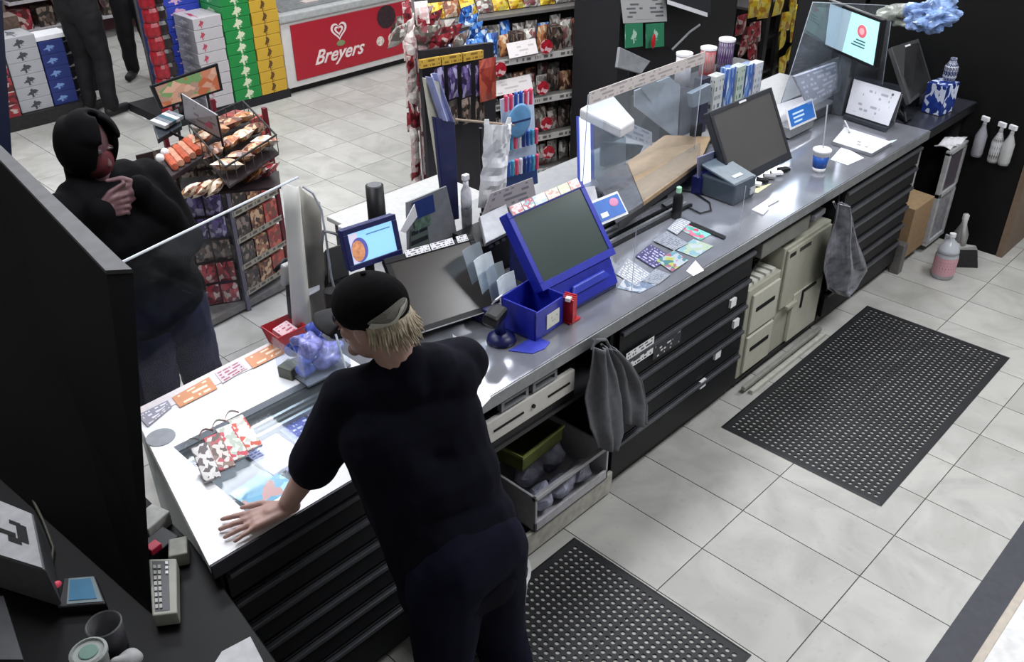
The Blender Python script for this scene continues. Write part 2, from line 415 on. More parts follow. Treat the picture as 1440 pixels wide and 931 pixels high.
def add_hand(b, wrist, d, n, thumb, L=.175, curl=.25, spread=.12):
    """palm + five tapering fingers; d = along the hand, n = out of its back, thumb = towards the thumb's side"""
    d = Vector(d).normalized(); n = Vector(n).normalized(); s = Vector(thumb).normalized(); w_ = Vector(wrist)
    pl = L * .5
    for k in range(4):
        o = (.030 - .02 * k); b.seg(w_ + s * o * .6, w_ + d * pl + s * o, .014, .0115)
    b.seg(w_ - d * .02, w_ + d * pl * .5, .024, .020)
    for k, fl in enumerate((.42, .48, .45, .35)):
        o = .030 - .02 * k; dd = (d + s * (1.5 - k) * spread * .6).normalized(); p = w_ + d * pl + s * o; r = (.0100, .0100, .0096, .0088)[k]; ang = 0
        for j, part_ in enumerate((.45, .32, .23)):
            ang += curl * (1 if j else .4); dj = (dd * math.cos(ang) - n * math.sin(ang)).normalized(); q = p + dj * (L * fl * part_)
            b.seg(p, q, r, r * .9, 10); p = q; r *= .9
    p = w_ + d * pl * .25 + s * .026; td = (d * .75 + s * .75 - n * .1).normalized()
    q = p + td * .042; b.seg(p, q, .013, .0105, 10); td2 = (d * .95 + s * .35 - n * .1).normalized(); b.seg(q, q + td2 * .034, .0105, .009, 10); b.seg(q + td2 * .034, q + td2 * .058, .009, .0075, 10)
def add_head(b, c, f, up=(0, 0, 1), s=1.0):
    M = rot_to(f, up); c = Vector(c)
    def P(x, y, z): return c + M @ Vector((x, y, z)) * s
    b.egg(P(0, -.01, .025), (.074 * s, .094 * s, .095 * s), M); b.egg(P(0, .022, -.045), (.056 * s, .066 * s, .075 * s), M)
    b.seg(P(0, .088, .01), P(0, .108, -.025), .009 * s, .015 * s); b.egg(P(0, .075, -.098), (.026 * s, .022 * s, .02 * s), M)
    b.egg(P(0, .082, -.062), (.026 * s, .014 * s, .012 * s), M)
    for q in (-1, 1):
        b.egg(P(.075 * q, -.005, -.005), (.010 * s, .022 * s, .033 * s), M); b.egg(P(.032 * q, .078, .028), (.022 * s, .012 * s, .008 * s), M); b.egg(P(.04 * q, .06, -.02), (.022 * s, .018 * s, .02 * s), M)
    return P, M
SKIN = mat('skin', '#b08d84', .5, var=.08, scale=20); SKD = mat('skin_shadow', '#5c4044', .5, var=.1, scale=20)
NAVYS = mat('navy_shirt', '#0b0c18', .9, var=.25, scale=8, spec=.15); TRS = mat('black_trousers', '#0c0c10', .85, var=.2, scale=8)

# ---- the employee, seen from behind
e = thing('person', 'person in a black cap and navy short-sleeved shirt leaning a hand on the counter', 'person', (-.97, -.05, 0), None)
b = Body()
HC = V(-1.0, .285, 1.555); fw = V(-.42, .90, -.14)
P, M = add_head(b, HC, fw, (-.08, .15, 1), .93)
neck = V(-.965, .215, 1.42)
b.seg(neck, P(0, -.03, -.06), .058, .052)
LS, RS = V(-1.07, .315, 1.335), V(-.775, .215, 1.345)
hipC = V(-.975, .0, .93)
b.chain([neck, V(-.955, .20, 1.25), V(-.955, .1, 1.05), hipC], [.06, .085, .085, .09])
LE, LW_ = V(-1.145, .425, 1.09), V(-1.22, .455, .985); RE, RW = V(-.66, .36, 1.14), V(-.76, .50, 1.05)
b.chain([neck, LS, LE, LW_], [.055, .052, .040, .027]); b.chain([neck, RS, RE, RW], [.055, .052, .040, .027])
LW2 = V(-1.228, .468, .964)
b.seg(LW_, LW2, .027, .022)
add_hand(b, LW2 + V(0, 0, -.006), V(-.88, .30, -.06), V(0, 0, 1), V(.30, .88, 0), L=.185, curl=.06, spread=.35)
add_hand(b, RW, V(-.7, .5, -.3), V(.2, -.2, 1), V(-.3, .6, .4), L=.18, curl=.5)
for s in (-1, 1):
    hx = hipC + V(.09 * s, 0, -.02); b.chain([hx, V(-.955 + .11 * s, .02, .50), V(-.955 + .12 * s, -.08, .09)], [.07, .05, .04]); b.seg(V(-.955 + .12 * s, -.09, .045), V(-.955 + .13 * s, .06, .03), .035, .03)
b.make('body', SKIN, e, vox=.0045, smooth=4)
# eyes
mbE = MB()
for q in (-1, 1): mbE.ball(P(.032 * q, .078, .012), .009, 10, 6)
part('eyes', mbE, mat('eye_dark', '#2a2422', .3), e, smooth=True)
# shirt: torso, shoulders, short sleeves
b = Body()
b.seg(V(-.99, .235, 1.375), V(-.90, .20, 1.38), .085, .085); b.chain([V(-1.01, .26, 1.33), V(-.86, .20, 1.335)], [.10, .10])
b.chain([V(-1.03, .225, 1.24), V(-.895, .185, 1.24)], [.128, .125]); b.chain([V(-1.025, .14, 1.10), V(-.905, .11, 1.10)], [.128, .125])
b.chain([V(-1.025, .06, .96), V(-.91, .04, .96)], [.13, .125]); b.chain([V(-1.03, .03, .83), V(-.92, .01, .83)], [.13, .122])
b.chain([V(-1.04, .225, 1.24), V(-1.03, .03, .83)], [.125, .125]); b.chain([V(-.895, .185, 1.24), V(-.92, .01, .83)], [.122, .12])
b.chain([V(-1.02, .27, 1.345), LS, LS.lerp(LE, 1.0)], [.085, .078, .070]); b.chain([V(-.85, .22, 1.35), RS, RS.lerp(RE, .85)], [.085, .075, .060])
b.seg(neck + V(.0, -.01, -.03), neck + V(0, .005, .015), .074, .064)
b.make('shirt', NAVYS, e, vox=.008, smooth=6, noise_amp=.006, f=9, label='navy short-sleeved shirt')
b = Body()
for s in (-1, 1): b.chain([hipC + V(.08 * s, 0, -.04), V(-.955 + .11 * s, .02, .50), V(-.955 + .12 * s, -.085, .10)], [.112, .085, .068])
b.chain([hipC + V(-.06, 0, 0), hipC + V(.05, 0, 0)], [.125, .12])
b.make('trousers', mat('dark_jeans', '#0f1122', .9, var=.25, scale=10, spec=.15), e, vox=.010, smooth=5, noise_amp=.004, label='dark navy trousers')
for s in (-1, 1):
    b = Body(); b.seg(V(-.955 + .12 * s, -.12, .055), V(-.955 + .13 * s, .08, .045), .05, .042); b.make('shoe', BLACK, e, vox=.01)
# cap: crown, brim, closure
cap = Body(); up = M @ V(0, 0, 1)
cap.egg(P(0, -.006, .048), (.085, .101, .080), M)
co = cap.make('cap', mat('cap_black', '#0a0a0c', .9, var=.2, scale=30, spec=.1), e, vox=.005, smooth=3, label='black baseball cap')
# trim below the cap band by lifting the under side
for v in co.data.vertices:
    w_ = v.co + wpos(e) - HC; l = M.transposed() @ w_
    if l.z < .008 + .0 * l.y: l.z = .008 + (l.z - .008) * .12; v.co = HC + M @ l - wpos(e)
mb = MB()
def brim(u, v):
    a = (u - .5) * 2.1; r = .097 + .07 * v * math.cos(a * .75); x = math.sin(a) * (.086 + .012 * v); y = math.cos(a) * r + .01; return P(x, y, .018 - .010 * v - .02 * (abs(a)) * v)
mb.sheet(brim, 18, 6); part('brim', mb, mat('brim_grey', '#303033', .8, spec=.2), co, smooth=True, solid=.004)
part('button', MB().ball(P(0, -.006, .137), (.008, .008, .004)), mat('cap_black'), co)
# curved tick emblem at the back, right of centre
em = []; EX = -.04
for i in range(15):
    u_ = i / 14; x = -.045 + .085 * u_; z = .030 + .035 * u_ ** 1.3 - .022 * math.sin(math.pi * min(u_ * 1.6, 1)); wd = .012 * math.sin(math.pi * min(1, .12 + u_)) ** .8 * (1 - u_ * .7) + .0015; em.append((x, z, wd))
mb = MB()
def onc(x, z):   # point on the cap's surface at the back
    x += EX; yy = 1 - (x / .0925) ** 2 - ((z - .048) / .087) ** 2; x -= EX; y = -.006 - .1095 * math.sqrt(max(yy, 0)) - .002; return P(x + EX, y, z)
for s_ in (0,):
    vs = []
    for x, z, wd in em: vs.append(onc(x, z - wd)); vs.append(onc(x, z + wd))
    mb._a(vs, [(2 * i, 2 * i + 2, 2 * i + 3, 2 * i + 1) for i in range(14)])
    dk = MB(); n0 = 20
    ring = [onc(-.002 + .046 * math.cos(2 * math.pi * i / n0) , .050 + .022 * math.sin(2 * math.pi * i / n0) + .012 * math.cos(2 * math.pi * i / n0)) for i in range(n0)]
    half = [onc(-.002 + .023 * math.cos(2 * math.pi * i / n0) , .050 + .011 * math.sin(2 * math.pi * i / n0) + .006 * math.cos(2 * math.pi * i / n0)) for i in range(n0)]
    dk._a(ring + half + [onc(-.002, .050)], [(i, (i + 1) % n0, n0 + (i + 1) % n0, n0 + i) for i in range(n0)] + [(n0 + i, n0 + (i + 1) % n0, 2 * n0) for i in range(n0)])
part('emblem_patch', dk, mat('patch_grey', '#76746e', .7), co, solid=.0008)
mb.v = [v + (v - HC).normalized() * .0022 for v in mb.v]
part('emblem', mb, mat('emblem_pale', '#b4b2aa', .6), co, solid=.0015)
# fringe of light hair under the cap
R.seed(101); mb = MB(); HM = mat('blonde_hair', '#a89b86', .6, var=.35, scale=60)
for k in range(150):
    a = math.pi * (1.08 + .86 * k / 149) + R.uniform(-.05, .05); x, y = .086 * math.cos(a), .104 * math.sin(a) - .006
    L_ = R.uniform(.03, .062) * (1 + .5 * max(0, -math.sin(a))); fl = R.uniform(.003, .026); z0 = .02
    j = R.uniform(-.008, .008)
    mb.tube([P(x * .97, y * .97, z0), P(x * 1.02, y * 1.03, z0 - L_ * .4), P(x * (1.04 + fl * 2) + j, y * (1.04 + fl * 3), z0 - L_ * .75), P(x * (1.05 + fl * 6) + 1.6 * j, y * (1.05 + fl * 7), z0 - L_)], [.0045, .004, .003, .0012], 5)
part('hair', mb, HM, e, smooth=True, label='light wispy hair below the cap')

# ---- the hooded customer
e = thing('person', 'person in a black hooded jacket and blue jeans across the counter, hands together', 'person', (-.85, 1.95, 0))
b = Body(); HC = V(-.975, 1.93, 1.565); fw = V(.35, -.85, -.38)
P, M = add_head(b, HC, fw, (.1, -.2, 1), .88); neck = V(-.965, 1.955, 1.43)
b.seg(neck, P(0, -.02, -.06), .055, .05); hipC = V(-.86, 1.95, .92)
b.chain([neck, V(-.93, 1.95, 1.2), hipC], [.07, .12, .12])
S1, S2 = V(-1.13, 1.90, 1.36), V(-.77, 1.98, 1.36)
H1, H2 = Zp(166, 288, 1.20), Zp(186, 286, 1.21)
E1, E2 = V(-1.12, 1.86, 1.10), V(-.70, 1.92, 1.10)
fwd = V(.2, -.9, 0)
T1 = V(-.90, 1.76, 1.19); d_ = H1 - T1
H1 = V(H1.x, H1.y, H1.z); 
hc = Yp(172, 284, 1.78)
W1, W2 = hc + V(-.075, .03, -.02), hc + V(.085, .04, .02)
b.chain([neck, S1, E1, W1], [.06, .052, .042, .028]); b.chain([neck, S2, E2, W2], [.06, .052, .042, .028])
add_hand(b, W1, V(.9, -.25, .1), V(-.1, -.7, .6), V(.1, .1, .9), L=.145, curl=.9); add_hand(b, W2, V(-.9, -.2, -.15), V(.2, -.8, .5), V(0, .1, .9), L=.145, curl=.9)
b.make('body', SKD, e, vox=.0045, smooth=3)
mb = MB(); 
mask = Body(); mask.egg(P(0, .03, -.04), (.066, .078, .072), M); mask.egg(P(0, .078, -.022), (.028, .028, .035), M)
mask.make('face_mask', mat('mask_red', '#4c1018', .7, var=.4, scale=30), e, vox=.006, smooth=4, label='dark red face covering')
part('eyes', MB().ball(P(-.032, .083, .028), (.012, .008, .007)).ball(P(.032, .083, .028), (.012, .008, .007)), mat('eye_dark'), e)
JK = mat('black_jacket', '#070709', .9, var=.3, scale=8, spec=.12)
hd = MB()
def hood(u, v):
    a = (u - .5) * 2 * 2.62; ph = -.95 + 2.45 * v                # around from cheek to cheek, bottom to crown
    rr = 1.0 + .04 * math.sin(5 * u)
    x = .112 * math.sin(a) * math.cos(ph * .93) * rr; y = -.128 * math.cos(a) * math.cos(ph * .93) * rr - .008; z = .150 * math.sin(ph) + .012
    return P(x, y + (.02 if z > .08 else 0), z)
hd.sheet(hood, 28, 18)
ho = part('hood', hd, JK, e, smooth=True, solid=.012, label='black hood pulled up')
b = Body(); b.chain([V(-1.04, 1.93, 1.37), V(-.86, 1.97, 1.37)], [.10, .10]); b.seg(neck + V(0, .02, -.02), neck + V(-.005, .03, .04), .095, .085)
b.chain([V(-1.0, 1.92, 1.22), V(-.85, 1.96, 1.22)], [.15, .15]); b.chain([V(-.97, 1.93, 1.05), V(-.82, 1.97, 1.05)], [.155, .155]); b.chain([V(-.94, 1.93, .90), V(-.80, 1.97, .90)], [.155, .155])
b.chain([V(-1.0, 1.92, 1.3), V(-.94, 1.93, .9)], [.14, .14]); b.chain([V(-.86, 1.96, 1.3), V(-.80, 1.97, .9)], [.14, .14])
b.chain([V(-1.0, 1.93, 1.35), S1, E1, E1.lerp(W1, .98)], [.09, .085, .072, .048]); b.chain([V(-.86, 1.96, 1.35), S2, E2, E2.lerp(W2, .98)], [.09, .085, .075, .048])
b.make('jacket', JK, e, vox=.009, smooth=6, noise_amp=.010, f=8, label='black hooded jacket')
JN = mat('blue_jeans', '#20213a', .8, var=.35, scale=9)
b = Body()
for s in (-1, 1): b.chain([V(-.855 + .085 * s, 1.955, .90), V(-.85 + .10 * s, 1.93, .50), V(-.84 + .12 * s, 1.99, .08)], [.115, .090, .078])
b.seg(V(-.93, 1.955, .92), V(-.79, 1.955, .92), .125, .125)
b.make('jeans', JN, e, vox=.010, smooth=5, noise_amp=.010, f=10, label='loose dark blue jeans')
for s in (-1, 1):
    b = Body(); b.seg(V(-.84 + .12 * s, 2.02, .05), V(-.83 + .14 * s, 1.86, .04), .05, .04); b.make('shoe', BLACK, e, vox=.01)
part('phone', MB().cbox(hc + V(.03, -.05, .01), (.05, .012, .075), .2, .3), mat('phone_dark', '#2c3034', .3), e, bev=.003) if False else None
mb = MB().cbox(Yp(198, 256, 1.86), (.075, .010, .014), .25, .2, .35); part('zip_pull', mb, mat('strap_grey', '#6d6064', .5), e)

# ---- two people far off, dark clothed
def far_person(label, x, y, face, top, h=1.72, arm=None):
    e = thing('person', label, 'person', (x, y, 0)); f = Vector(face).normalized(); r = V(f.y, -f.x, 0); o = V(x, y, 0)
    def Q(a, c, z): return o + r * a + f * c + V(0, 0, z)
    b = Body(); add_head(b, Q(0, .02, h - .12), f); b.seg(Q(0, 0, 1.42), Q(0, 0, h - .2), .06, .055); b.chain([Q(0, 0, 1.42), Q(0, 0, .95)], [.1, .12])
    for s in (-1, 1):
        if arm and s == 1: b.chain([Q(.17 * s, 0, 1.38), Q(.22 * s, .15, 1.12), Q(.2, .42, 1.10)], [.05, .042, .028]); add_hand(b, Q(.2, .42, 1.10), f, V(0, 0, 1), -r)
        else: b.chain([Q(.17 * s, 0, 1.38), Q(.24 * s, -.02, 1.10), Q(.25 * s, .06, .86)], [.05, .042, .028]); add_hand(b, Q(.25 * s, .06, .86), V(0, 0, -1), r * s, f, curl=.3)
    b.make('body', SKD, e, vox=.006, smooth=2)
    b = Body(); b.chain([Q(-.10, 0, 1.34), Q(.10, 0, 1.34)], [.10, .10]); b.chain([Q(-.06, 0, 1.15), Q(.06, 0, 1.15)], [.13, .13]); b.chain([Q(-.06, 0, .92), Q(.06, 0, .92)], [.135, .135]); b.seg(Q(-.06, 0, 1.2), Q(-.06, 0, .9), .13, .13); b.seg(Q(.06, 0, 1.2), Q(.06, 0, .9), .13, .13)
    for s in (-1, 1): b.chain([Q(.17 * s, 0, 1.37), Q(.21 * s, .03, 1.22)], [.08, .07])
    b.make('shirt', top, e, vox=.012, smooth=4, noise_amp=.012, f=7)
    b = Body()
    for s in (-1, 1): b.chain([Q(.085 * s, 0, .88), Q(.10 * s, .03, .5), Q(.12 * s, -.02, .09)], [.115, .08, .066])
    b.make('trousers', TRS, e, vox=.012, smooth=4, noise_amp=.012, f=7)
    for s in (-1, 1):
        b = Body(); b.seg(Q(.12 * s, -.05, .05), Q(.14 * s, .15, .04), .045, .038); b.make('shoe', mat('shoe_dark', '#1c1a1e', .6), e, vox=.012)
    b = Body(); b.egg(Q(0, -.01, h - .075), (.085, .085, .075)); b.make('hair', mat('hair_dark', '#161214', .7), e, vox=.012)
    return e
far_person('dark clothed shopper standing near the upper left cases', 1.05, 6.95, (.8, .35, 0), mat('shirt_dark', '#121014', .85), arm=True)
far_person('second dark clothed shopper mostly hidden behind the grey post', 1.86, 7.72, (-.6, -.8, 0), mat('shirt_dark'))
# ------------------------------------------------------------------ the long sales counter
TOPZ = .93; FY = .456
EDGE = mat('worktop_edge', '#8b8d90', .35, metal=.6)
WTOP = mat('sheen_white_worktop', '#f2f2f6', .2, var=.04)  # colour whitened to carry the light reflected off the near counter end
steel2 = mat('satin_steel_top', '#8e9098', .14, metal=.5, var=.1, scale=9)

def worktop(name, label, x0, x1, y1, m, edge, holes=None, skew=0):
    t = thing(name, label, 'worktop', ((x0 + x1) / 2, .8, TOPZ - .04))
    mb = MB()
    if holes:
        a, b, c, d = holes
        for p, q in (((x0, FY), (x1, c)), ((x0, d), (x1, y1)), ((x0, c), (a, d)), ((b, c), (x1, d))):
            mb.box((p[0], p[1], TOPZ - .03), (q[0], q[1], TOPZ))
    else: mb.box((x0, FY, TOPZ - .03), (x1, y1, TOPZ))
    if skew:
        mb.v = [Vector((v.x + (skew * (v.y - FY) / (y1 - FY) if v.x < x0 + .01 else 0), v.y, v.z)) for v in mb.v]
    part('top', mb, m, t)
    part('front_edge', MB().box((x0, FY - .008, TOPZ - .05), (x1, FY - .001, TOPZ - .001)), edge, t, bev=.002)
    return t
BACK = 1.23
tl = worktop('worktop', 'white topped near end of the sales counter with a sunken ticket tray', -1.478, -.62, BACK, WTOP, mat('edge_violet', '#24222e', .4), (-1.30, -.66, .545, .975), skew=.175)
tr = worktop('worktop', 'long brushed steel counter top carrying the terminals and the cup', -.62, 3.05, BACK, steel2, EDGE)
td = worktop('worktop', 'short dark counter top beside the black cabinet at the far end', 3.05, 3.74, BACK, mat('dark_stone', '#2b2c33', .25, var=.2), BLACK)
part('rear_rail', MB().box((-.62, 1.2, TOPZ), (3.05, BACK, TOPZ + .012)), CHROME, tr)
# the customer side: a raised ledge that carries the cards and shields
LEDGE = mat('grey_ledge', '#8d8e90', .35, var=.08)
t = thing('customer_ledge', 'grey customer-side ledge running behind the terminals', 'counter', (.9, 1.5, 0))
part('ledge_top', MB().box((-.33, 1.235, .955), (3.3, 1.56, .98)), LEDGE, t, bev=.004)
part('outer_ledge', MB().box((-.02, 1.565, .945), (.66, 1.93, .968)), mat('outer_ledge', '#a5a5a4', .4, var=.08), t, bev=.004)
part('outer_front', MB().box((0, 1.57, 0), (.64, 1.90, .944)), mat('ledge_front', '#3a3b40', .5), t)
part('ledge_front', MB().box((-.31, 1.24, .0), (3.28, 1.54, .954)), mat('ledge_front', '#3a3b40', .5), t)
# body of the near end: glass-sided display case
t = thing('display_case', 'glass ended display case under the white counter end', 'case', (-1.1, .85, 0))
part('plinth', MB().prism([(-1.42, .55), (-.62, .55), (-.62, 1.19), (-1.28, 1.19)], 0, .3), DARK, t)
sq = [(-1.455, .55, .3), (-1.31, 1.2, .3), (-1.31, 1.2, .895), (-1.455, .55, .895)]
part('end_glass', MB().slab([sq[1], sq[0], sq[3], sq[2]], .006), glass('case_glass', (.9, .95, .95), .45), t)
part('shelf', MB().prism([(-1.43, .55), (-.66, .55), (-.66, 1.185), (-1.29, 1.185)], .5, .512), mat('pale_shelf', '#b9bcc0', .4), t)
part('rear_board', MB().box((-1.29, 1.195, .3), (-.62, 1.205, .89)), mat('pale_board', '#b3b4ba', .5), t)
for k, (x, y, z, dx, dy, dz, c, nm, lb) in enumerate((
        (-1.33, .78, .512, .16, .13, .12, '#bcbcb4', 'box', 'pale box inside the glass end of the display case, farther back'),
        (-1.37, .62, .512, .13, .12, .08, '#1b1c22', 'box', 'dark box inside the glass end of the display case, in the middle'),
        (-1.40, .56, .60, .035, .035, .05, '#d0304a', 'box', 'small red pack on the dark box inside the display case'))):
    single(nm, MB().cbox((x, y, z + dz / 2), (dx, dy, dz), .3), mat('case_' + c[1:], c, .5), lb, 'box', bev=.004)

# ------------------------------------------------------------------ sunken tray with tickets
tray = thing('ticket_tray', 'grey sunken tray with rails in the white counter end', 'tray', (-.98, .76, .86))
part('pan', MB().box((-1.30, .545, .862), (-.66, .975, .868)), mat('tray_grey', '#565c60', .35), tray)
wl = MB(); wl.box((-1.302, .545, .862), (-1.298, .975, .905)); wl.box((-.664, .545, .862), (-.66, .975, .905)); wl.box((-1.30, .543, .862), (-.66, .547, .905)); wl.box((-1.30, .973, .862), (-.66, .977, .905))
part('wall', wl, mat('tray_dark', '#33383c', .4), tray)
for k, y in enumerate((.962, .925, .90, .875)):
    part('rail', MB().box((-1.29, y - .006, .868), (-.67, y + .006, .905 - .01 * (k > 0))), mat('rail_grey', '#8b9094', .3, metal=.6) if k % 2 else mat('rail_dark', '#2f3438', .4), tray)
part('cover_glass', MB().box((-1.298, .548, .921), (-.662, .973, .926)), glass('cover_glass', (.95, .98, 1), .03, .05, .015), tray)
LOTT = print_mat('ticket_print_lavender', '#a9a8cf', '#4a4a90', 12, 18, .52, .04)
LOT2 = print_mat('ticket_print_blue', '#3f48a0', '#c0c4e8', 8, 12, .45, .05)
SKY = pack_mat('card_sky', ['#9fd2e6', '#7fb9d6', '#b7e0ea', '#d99b90', '#5fa8c8'], 2.5, rnd=False)
def flat(cx, cy, z, w, d, rz, h=.003, mb=None):
    return (mb or MB()).cbox((cx, cy, z + h / 2), (w, d, h), rz)
for k, (x, y, w, d, rz, m, lb) in enumerate((
        (-1.07, .78, .13, .16, .05, LOTT, 'lavender ticket booklet in the sunken tray, beside the striped packs'),
        (-.945, .80, .10, .16, .0, LOT2, 'deep blue ticket booklet in the sunken tray, against the employee’s sleeve'.replace('’', "'")),
        (-1.03, .645, .10, .11, .2, LOT2, 'small blue ticket booklet in the tray beside the sky blue card'),
        (-.83, .80, .11, .17, .0, LOTT, 'lavender ticket booklet farthest along the sunken tray'))):
    single('ticket_booklet', flat(x, y, .868, w, d, rz, .012), m, lb, 'booklet', bev=.002)
single('card', flat(-1.185, .665, .8681, .15, .135, .12, .006), SKY, 'sky blue printed card in the sunken tray, next to the hand', 'card')
single('leaflet', flat(-1.10, .60, .8750, .10, .05, .3, .002), PAPER, 'white slip lying over the corner of the sky blue card', 'paper')
# white-and-red striped packs leaning on the tray's edge
SC = [['#4a3a40', '#d8d4d4', '#e8e4e4'], ['#5a4038', '#c03848', '#8a6a60', '#e0d8d4'], ['#d8dcd4', '#e6e6e0', '#c8304a', '#b9c4b8'], ['#dfe0da', '#c9c9c0', '#d05038', '#e8e8e4']]
for k in range(4):
    a = Vector((-1.285 + k * .052, .805 + k * .012, .935))
    mb = MB(); mb.cbox(a + Vector((0, -.01, .03)), (.05, .13, .012), -.25 + .05 * k, math.radians(20), 0)
    mb.sheet(lambda u, v, a=a, k=k: a + Vector((-.025 + .05 * u, .055 + .012 * math.sin(u * 3.1), .058 + .012 * math.sin(3.1 * u) + v * .008)), 6, 1)
    lb = ['dark edged pack leaning at the left end of the striped packs', 'brown and red striped pack, second of the leaning packs',
          'pale pack with a magenta foot, third of the leaning packs', 'pale pack with an orange foot, rightmost of the leaning packs'][k]
    single('cigarillo_pack', mb, pack_mat('pack_strip%d' % k, SC[k], 2.2, stretch=(1, 2.5, 1), rnd=False), lb, 'pack', 'packs leaning on the ticket tray', bev=.002)
# printed strip and stickers along the back of the white end
ORG = print_mat('orange_sticker', '#cf8a5c', '#f4dcc0', 3, 5, .5, .12)
GRY = print_mat('grey_sticker', '#8d8a98', '#e0dde6', 4, 8, .5, .08)
RDS = print_mat('red_sticker', '#c9bcc0', '#a0485c', 4, 6, .55, .08)
def sticker(lb, pts, m, z=TOPZ + .0005):
    q = [Zp(x, y, z + .0012) for x, y in pts]
    single('sticker', MB().slab([p + Vector((0, 0, .0035)) for p in q], .001), m, lb, 'sticker', 'stickers along the white counter end')
sticker('grey printed sticker at the corner of the white counter end', [(208, 601), (242, 573), (236, 564), (193, 585)], GRY)
sticker('orange sticker nearest the dark panel on the counter rim', [(253, 574), (306, 547), (294, 531), (242, 560)], ORG)
sticker('small red and grey sticker between the two orange ones', [(313, 540), (348, 519), (336, 508), (302, 526)], RDS)
sticker('orange sticker beside the red basket on the counter rim', [(356, 519), (404, 495), (398, 477), (344, 505)], ORG)
mb = MB().slab([Zp(x, y, TOPZ + .003) for x, y in ((195, 592), (408, 493), (402, 470), (184, 579))], .002)
single('counter_strip', mb, mat('pinkish_strip', '#d9cfcf', .35, var=.05), 'pale printed strip along the customer edge of the white counter end', 'strip')
c = Zp(226, 615, TOPZ + .001)
single('floor_sticker', MB().lathe([(.045, 0), (.045, .001)], c, 20), mat('round_sticker', '#8d9096', .5), 'round grey sticker near the corner of the white counter end', 'sticker').name = 'round_sticker'

# ------------------------------------------------------------------ base units on the employee side
UNIT = mat('unit_black', '#151619', .5, var=.15, spec=.3)
LEDG = mat('unit_ledge', '#505157', .3, metal=.3)
def drawer_unit(label, x0, x1, zs, d=.6, labels=(), fy=.475):
    t = thing('drawer_unit', label, 'cabinet', ((x0 + x1) / 2, .8, 0))
    part('carcass', MB().box((x0, fy + .025, .06), (x1, fy + d, .872)), UNIT, t)
    part('toe_kick', MB().box((x0, fy + .05, 0), (x1, fy + d, .058)), mat('toe_kick', '#26221f', .6), t)
    for i in range(len(zs) - 1):
        hi, lo = zs[i], zs[i + 1]
        dr = part('drawer', MB().box((x0 + .008, fy + .004, lo + .006), (x1 - .008, fy + .024, hi - .006)), UNIT, t, bev=.002)
        part('pull_ledge', MB().prism([(x0 + .012, fy - .012), (x1 - .012, fy - .012), (x1 - .012, fy + .004), (x0 + .012, fy + .004)], hi - .03, hi - .012), LEDG, dr, bev=.003)
    return t
drawer_unit('black drawer unit at the near end beside the dark desk', -1.44, -.46, [.86, .74, .62, .50, .38, .26, .07], d=.06)
ua = drawer_unit('black drawer unit with white tags right of the hanging apron', .29, 1.28, [.845, .70, .56, .42, .28, .08])
ub = drawer_unit('black drawer unit right of the hanging plastic bag', 2.14, 3.06, [.845, .72, .60, .48, .36, .24, .08])
TAG = mat('white_tag', '#dedee0', .6, var=0)
for i, (x, y) in enumerate(((1034, 427), (1038, 456), (1012, 500), (991, 541))):
    p = Yp(x, y, .459); w = Zp(0, 0, 0)
    single('drawer_tag', MB().box((p.x - .022, .4665, p.z - .02), (p.x + .022, .4785, p.z + .02)), TAG,
           ['white square tag highest and farthest right on the tagged drawers', 'white square tag just below the highest one', 'white square tag on the third tagged drawer down', 'lowest and leftmost white square tag on the drawers'][i], 'tag', 'white tags on the drawers')
for (x0, y0, x1, y1, nm, lb, m) in ((882, 497, 919, 497, 'notice', 'white printed notice stuck to the drawers beside the apron', print_mat('notice_print', '#dfdfe2', '#3a3a44', 5, 8, .5, .06)),
                                 (921, 486, 958, 478, 'notice', 'black and white printed notice right of the white one on the drawers', print_mat('notice_dark', '#2d2e34', '#d8d8dc', 5, 9, .42, .06))):
    p = Yp(x0, y0, .462); q = Yp(x1, y1, .462); zc = (p.z + q.z) / 2
    single(nm, MB().slab([(p.x, .4655, zc - .045), (q.x, .4655, zc - .045), (q.x, .4655, zc + .04), (p.x, .4655, zc + .04)], .001), m, lb, 'notice')
# open bays
def bay(label, x0, x1, board_z=(), back=.95):
    t = thing('open_bay', label, 'shelf', ((x0 + x1) / 2, .8, 0))
    part('side_board', MB().box((x0, .5, .05), (x0 + .02, 1.1, .872)), DARK, t)
    part('side_board', MB().box((x1 - .02, .5, .05), (x1, 1.1, .872)), DARK, t)
    part('back_board', MB().box((x0 + .02, back, .05), (x1 - .02, back + .015, .872)), DARK, t)
    part('top_board', MB().box((x0 + .02, .5, .85), (x1 - .02, back, .872)), DARK, t)
    for z in board_z: part('shelf_board', MB().box((x0 + .02, .5, z), (x1 - .02, back, z + .018)), mat('bay_shelf', '#2a2a2d', .5), t)
    return t
b1 = bay('open shelf bay with a white fronted drawer under the terminals', -.455, .285, (.11, .62))
b2 = bay('open bay holding the beige cabinets', 1.285, 2.135, (.05,))
b3 = bay('open bay under the dark counter top at the far end', 3.065, 3.70, (.05,), back=1.05)
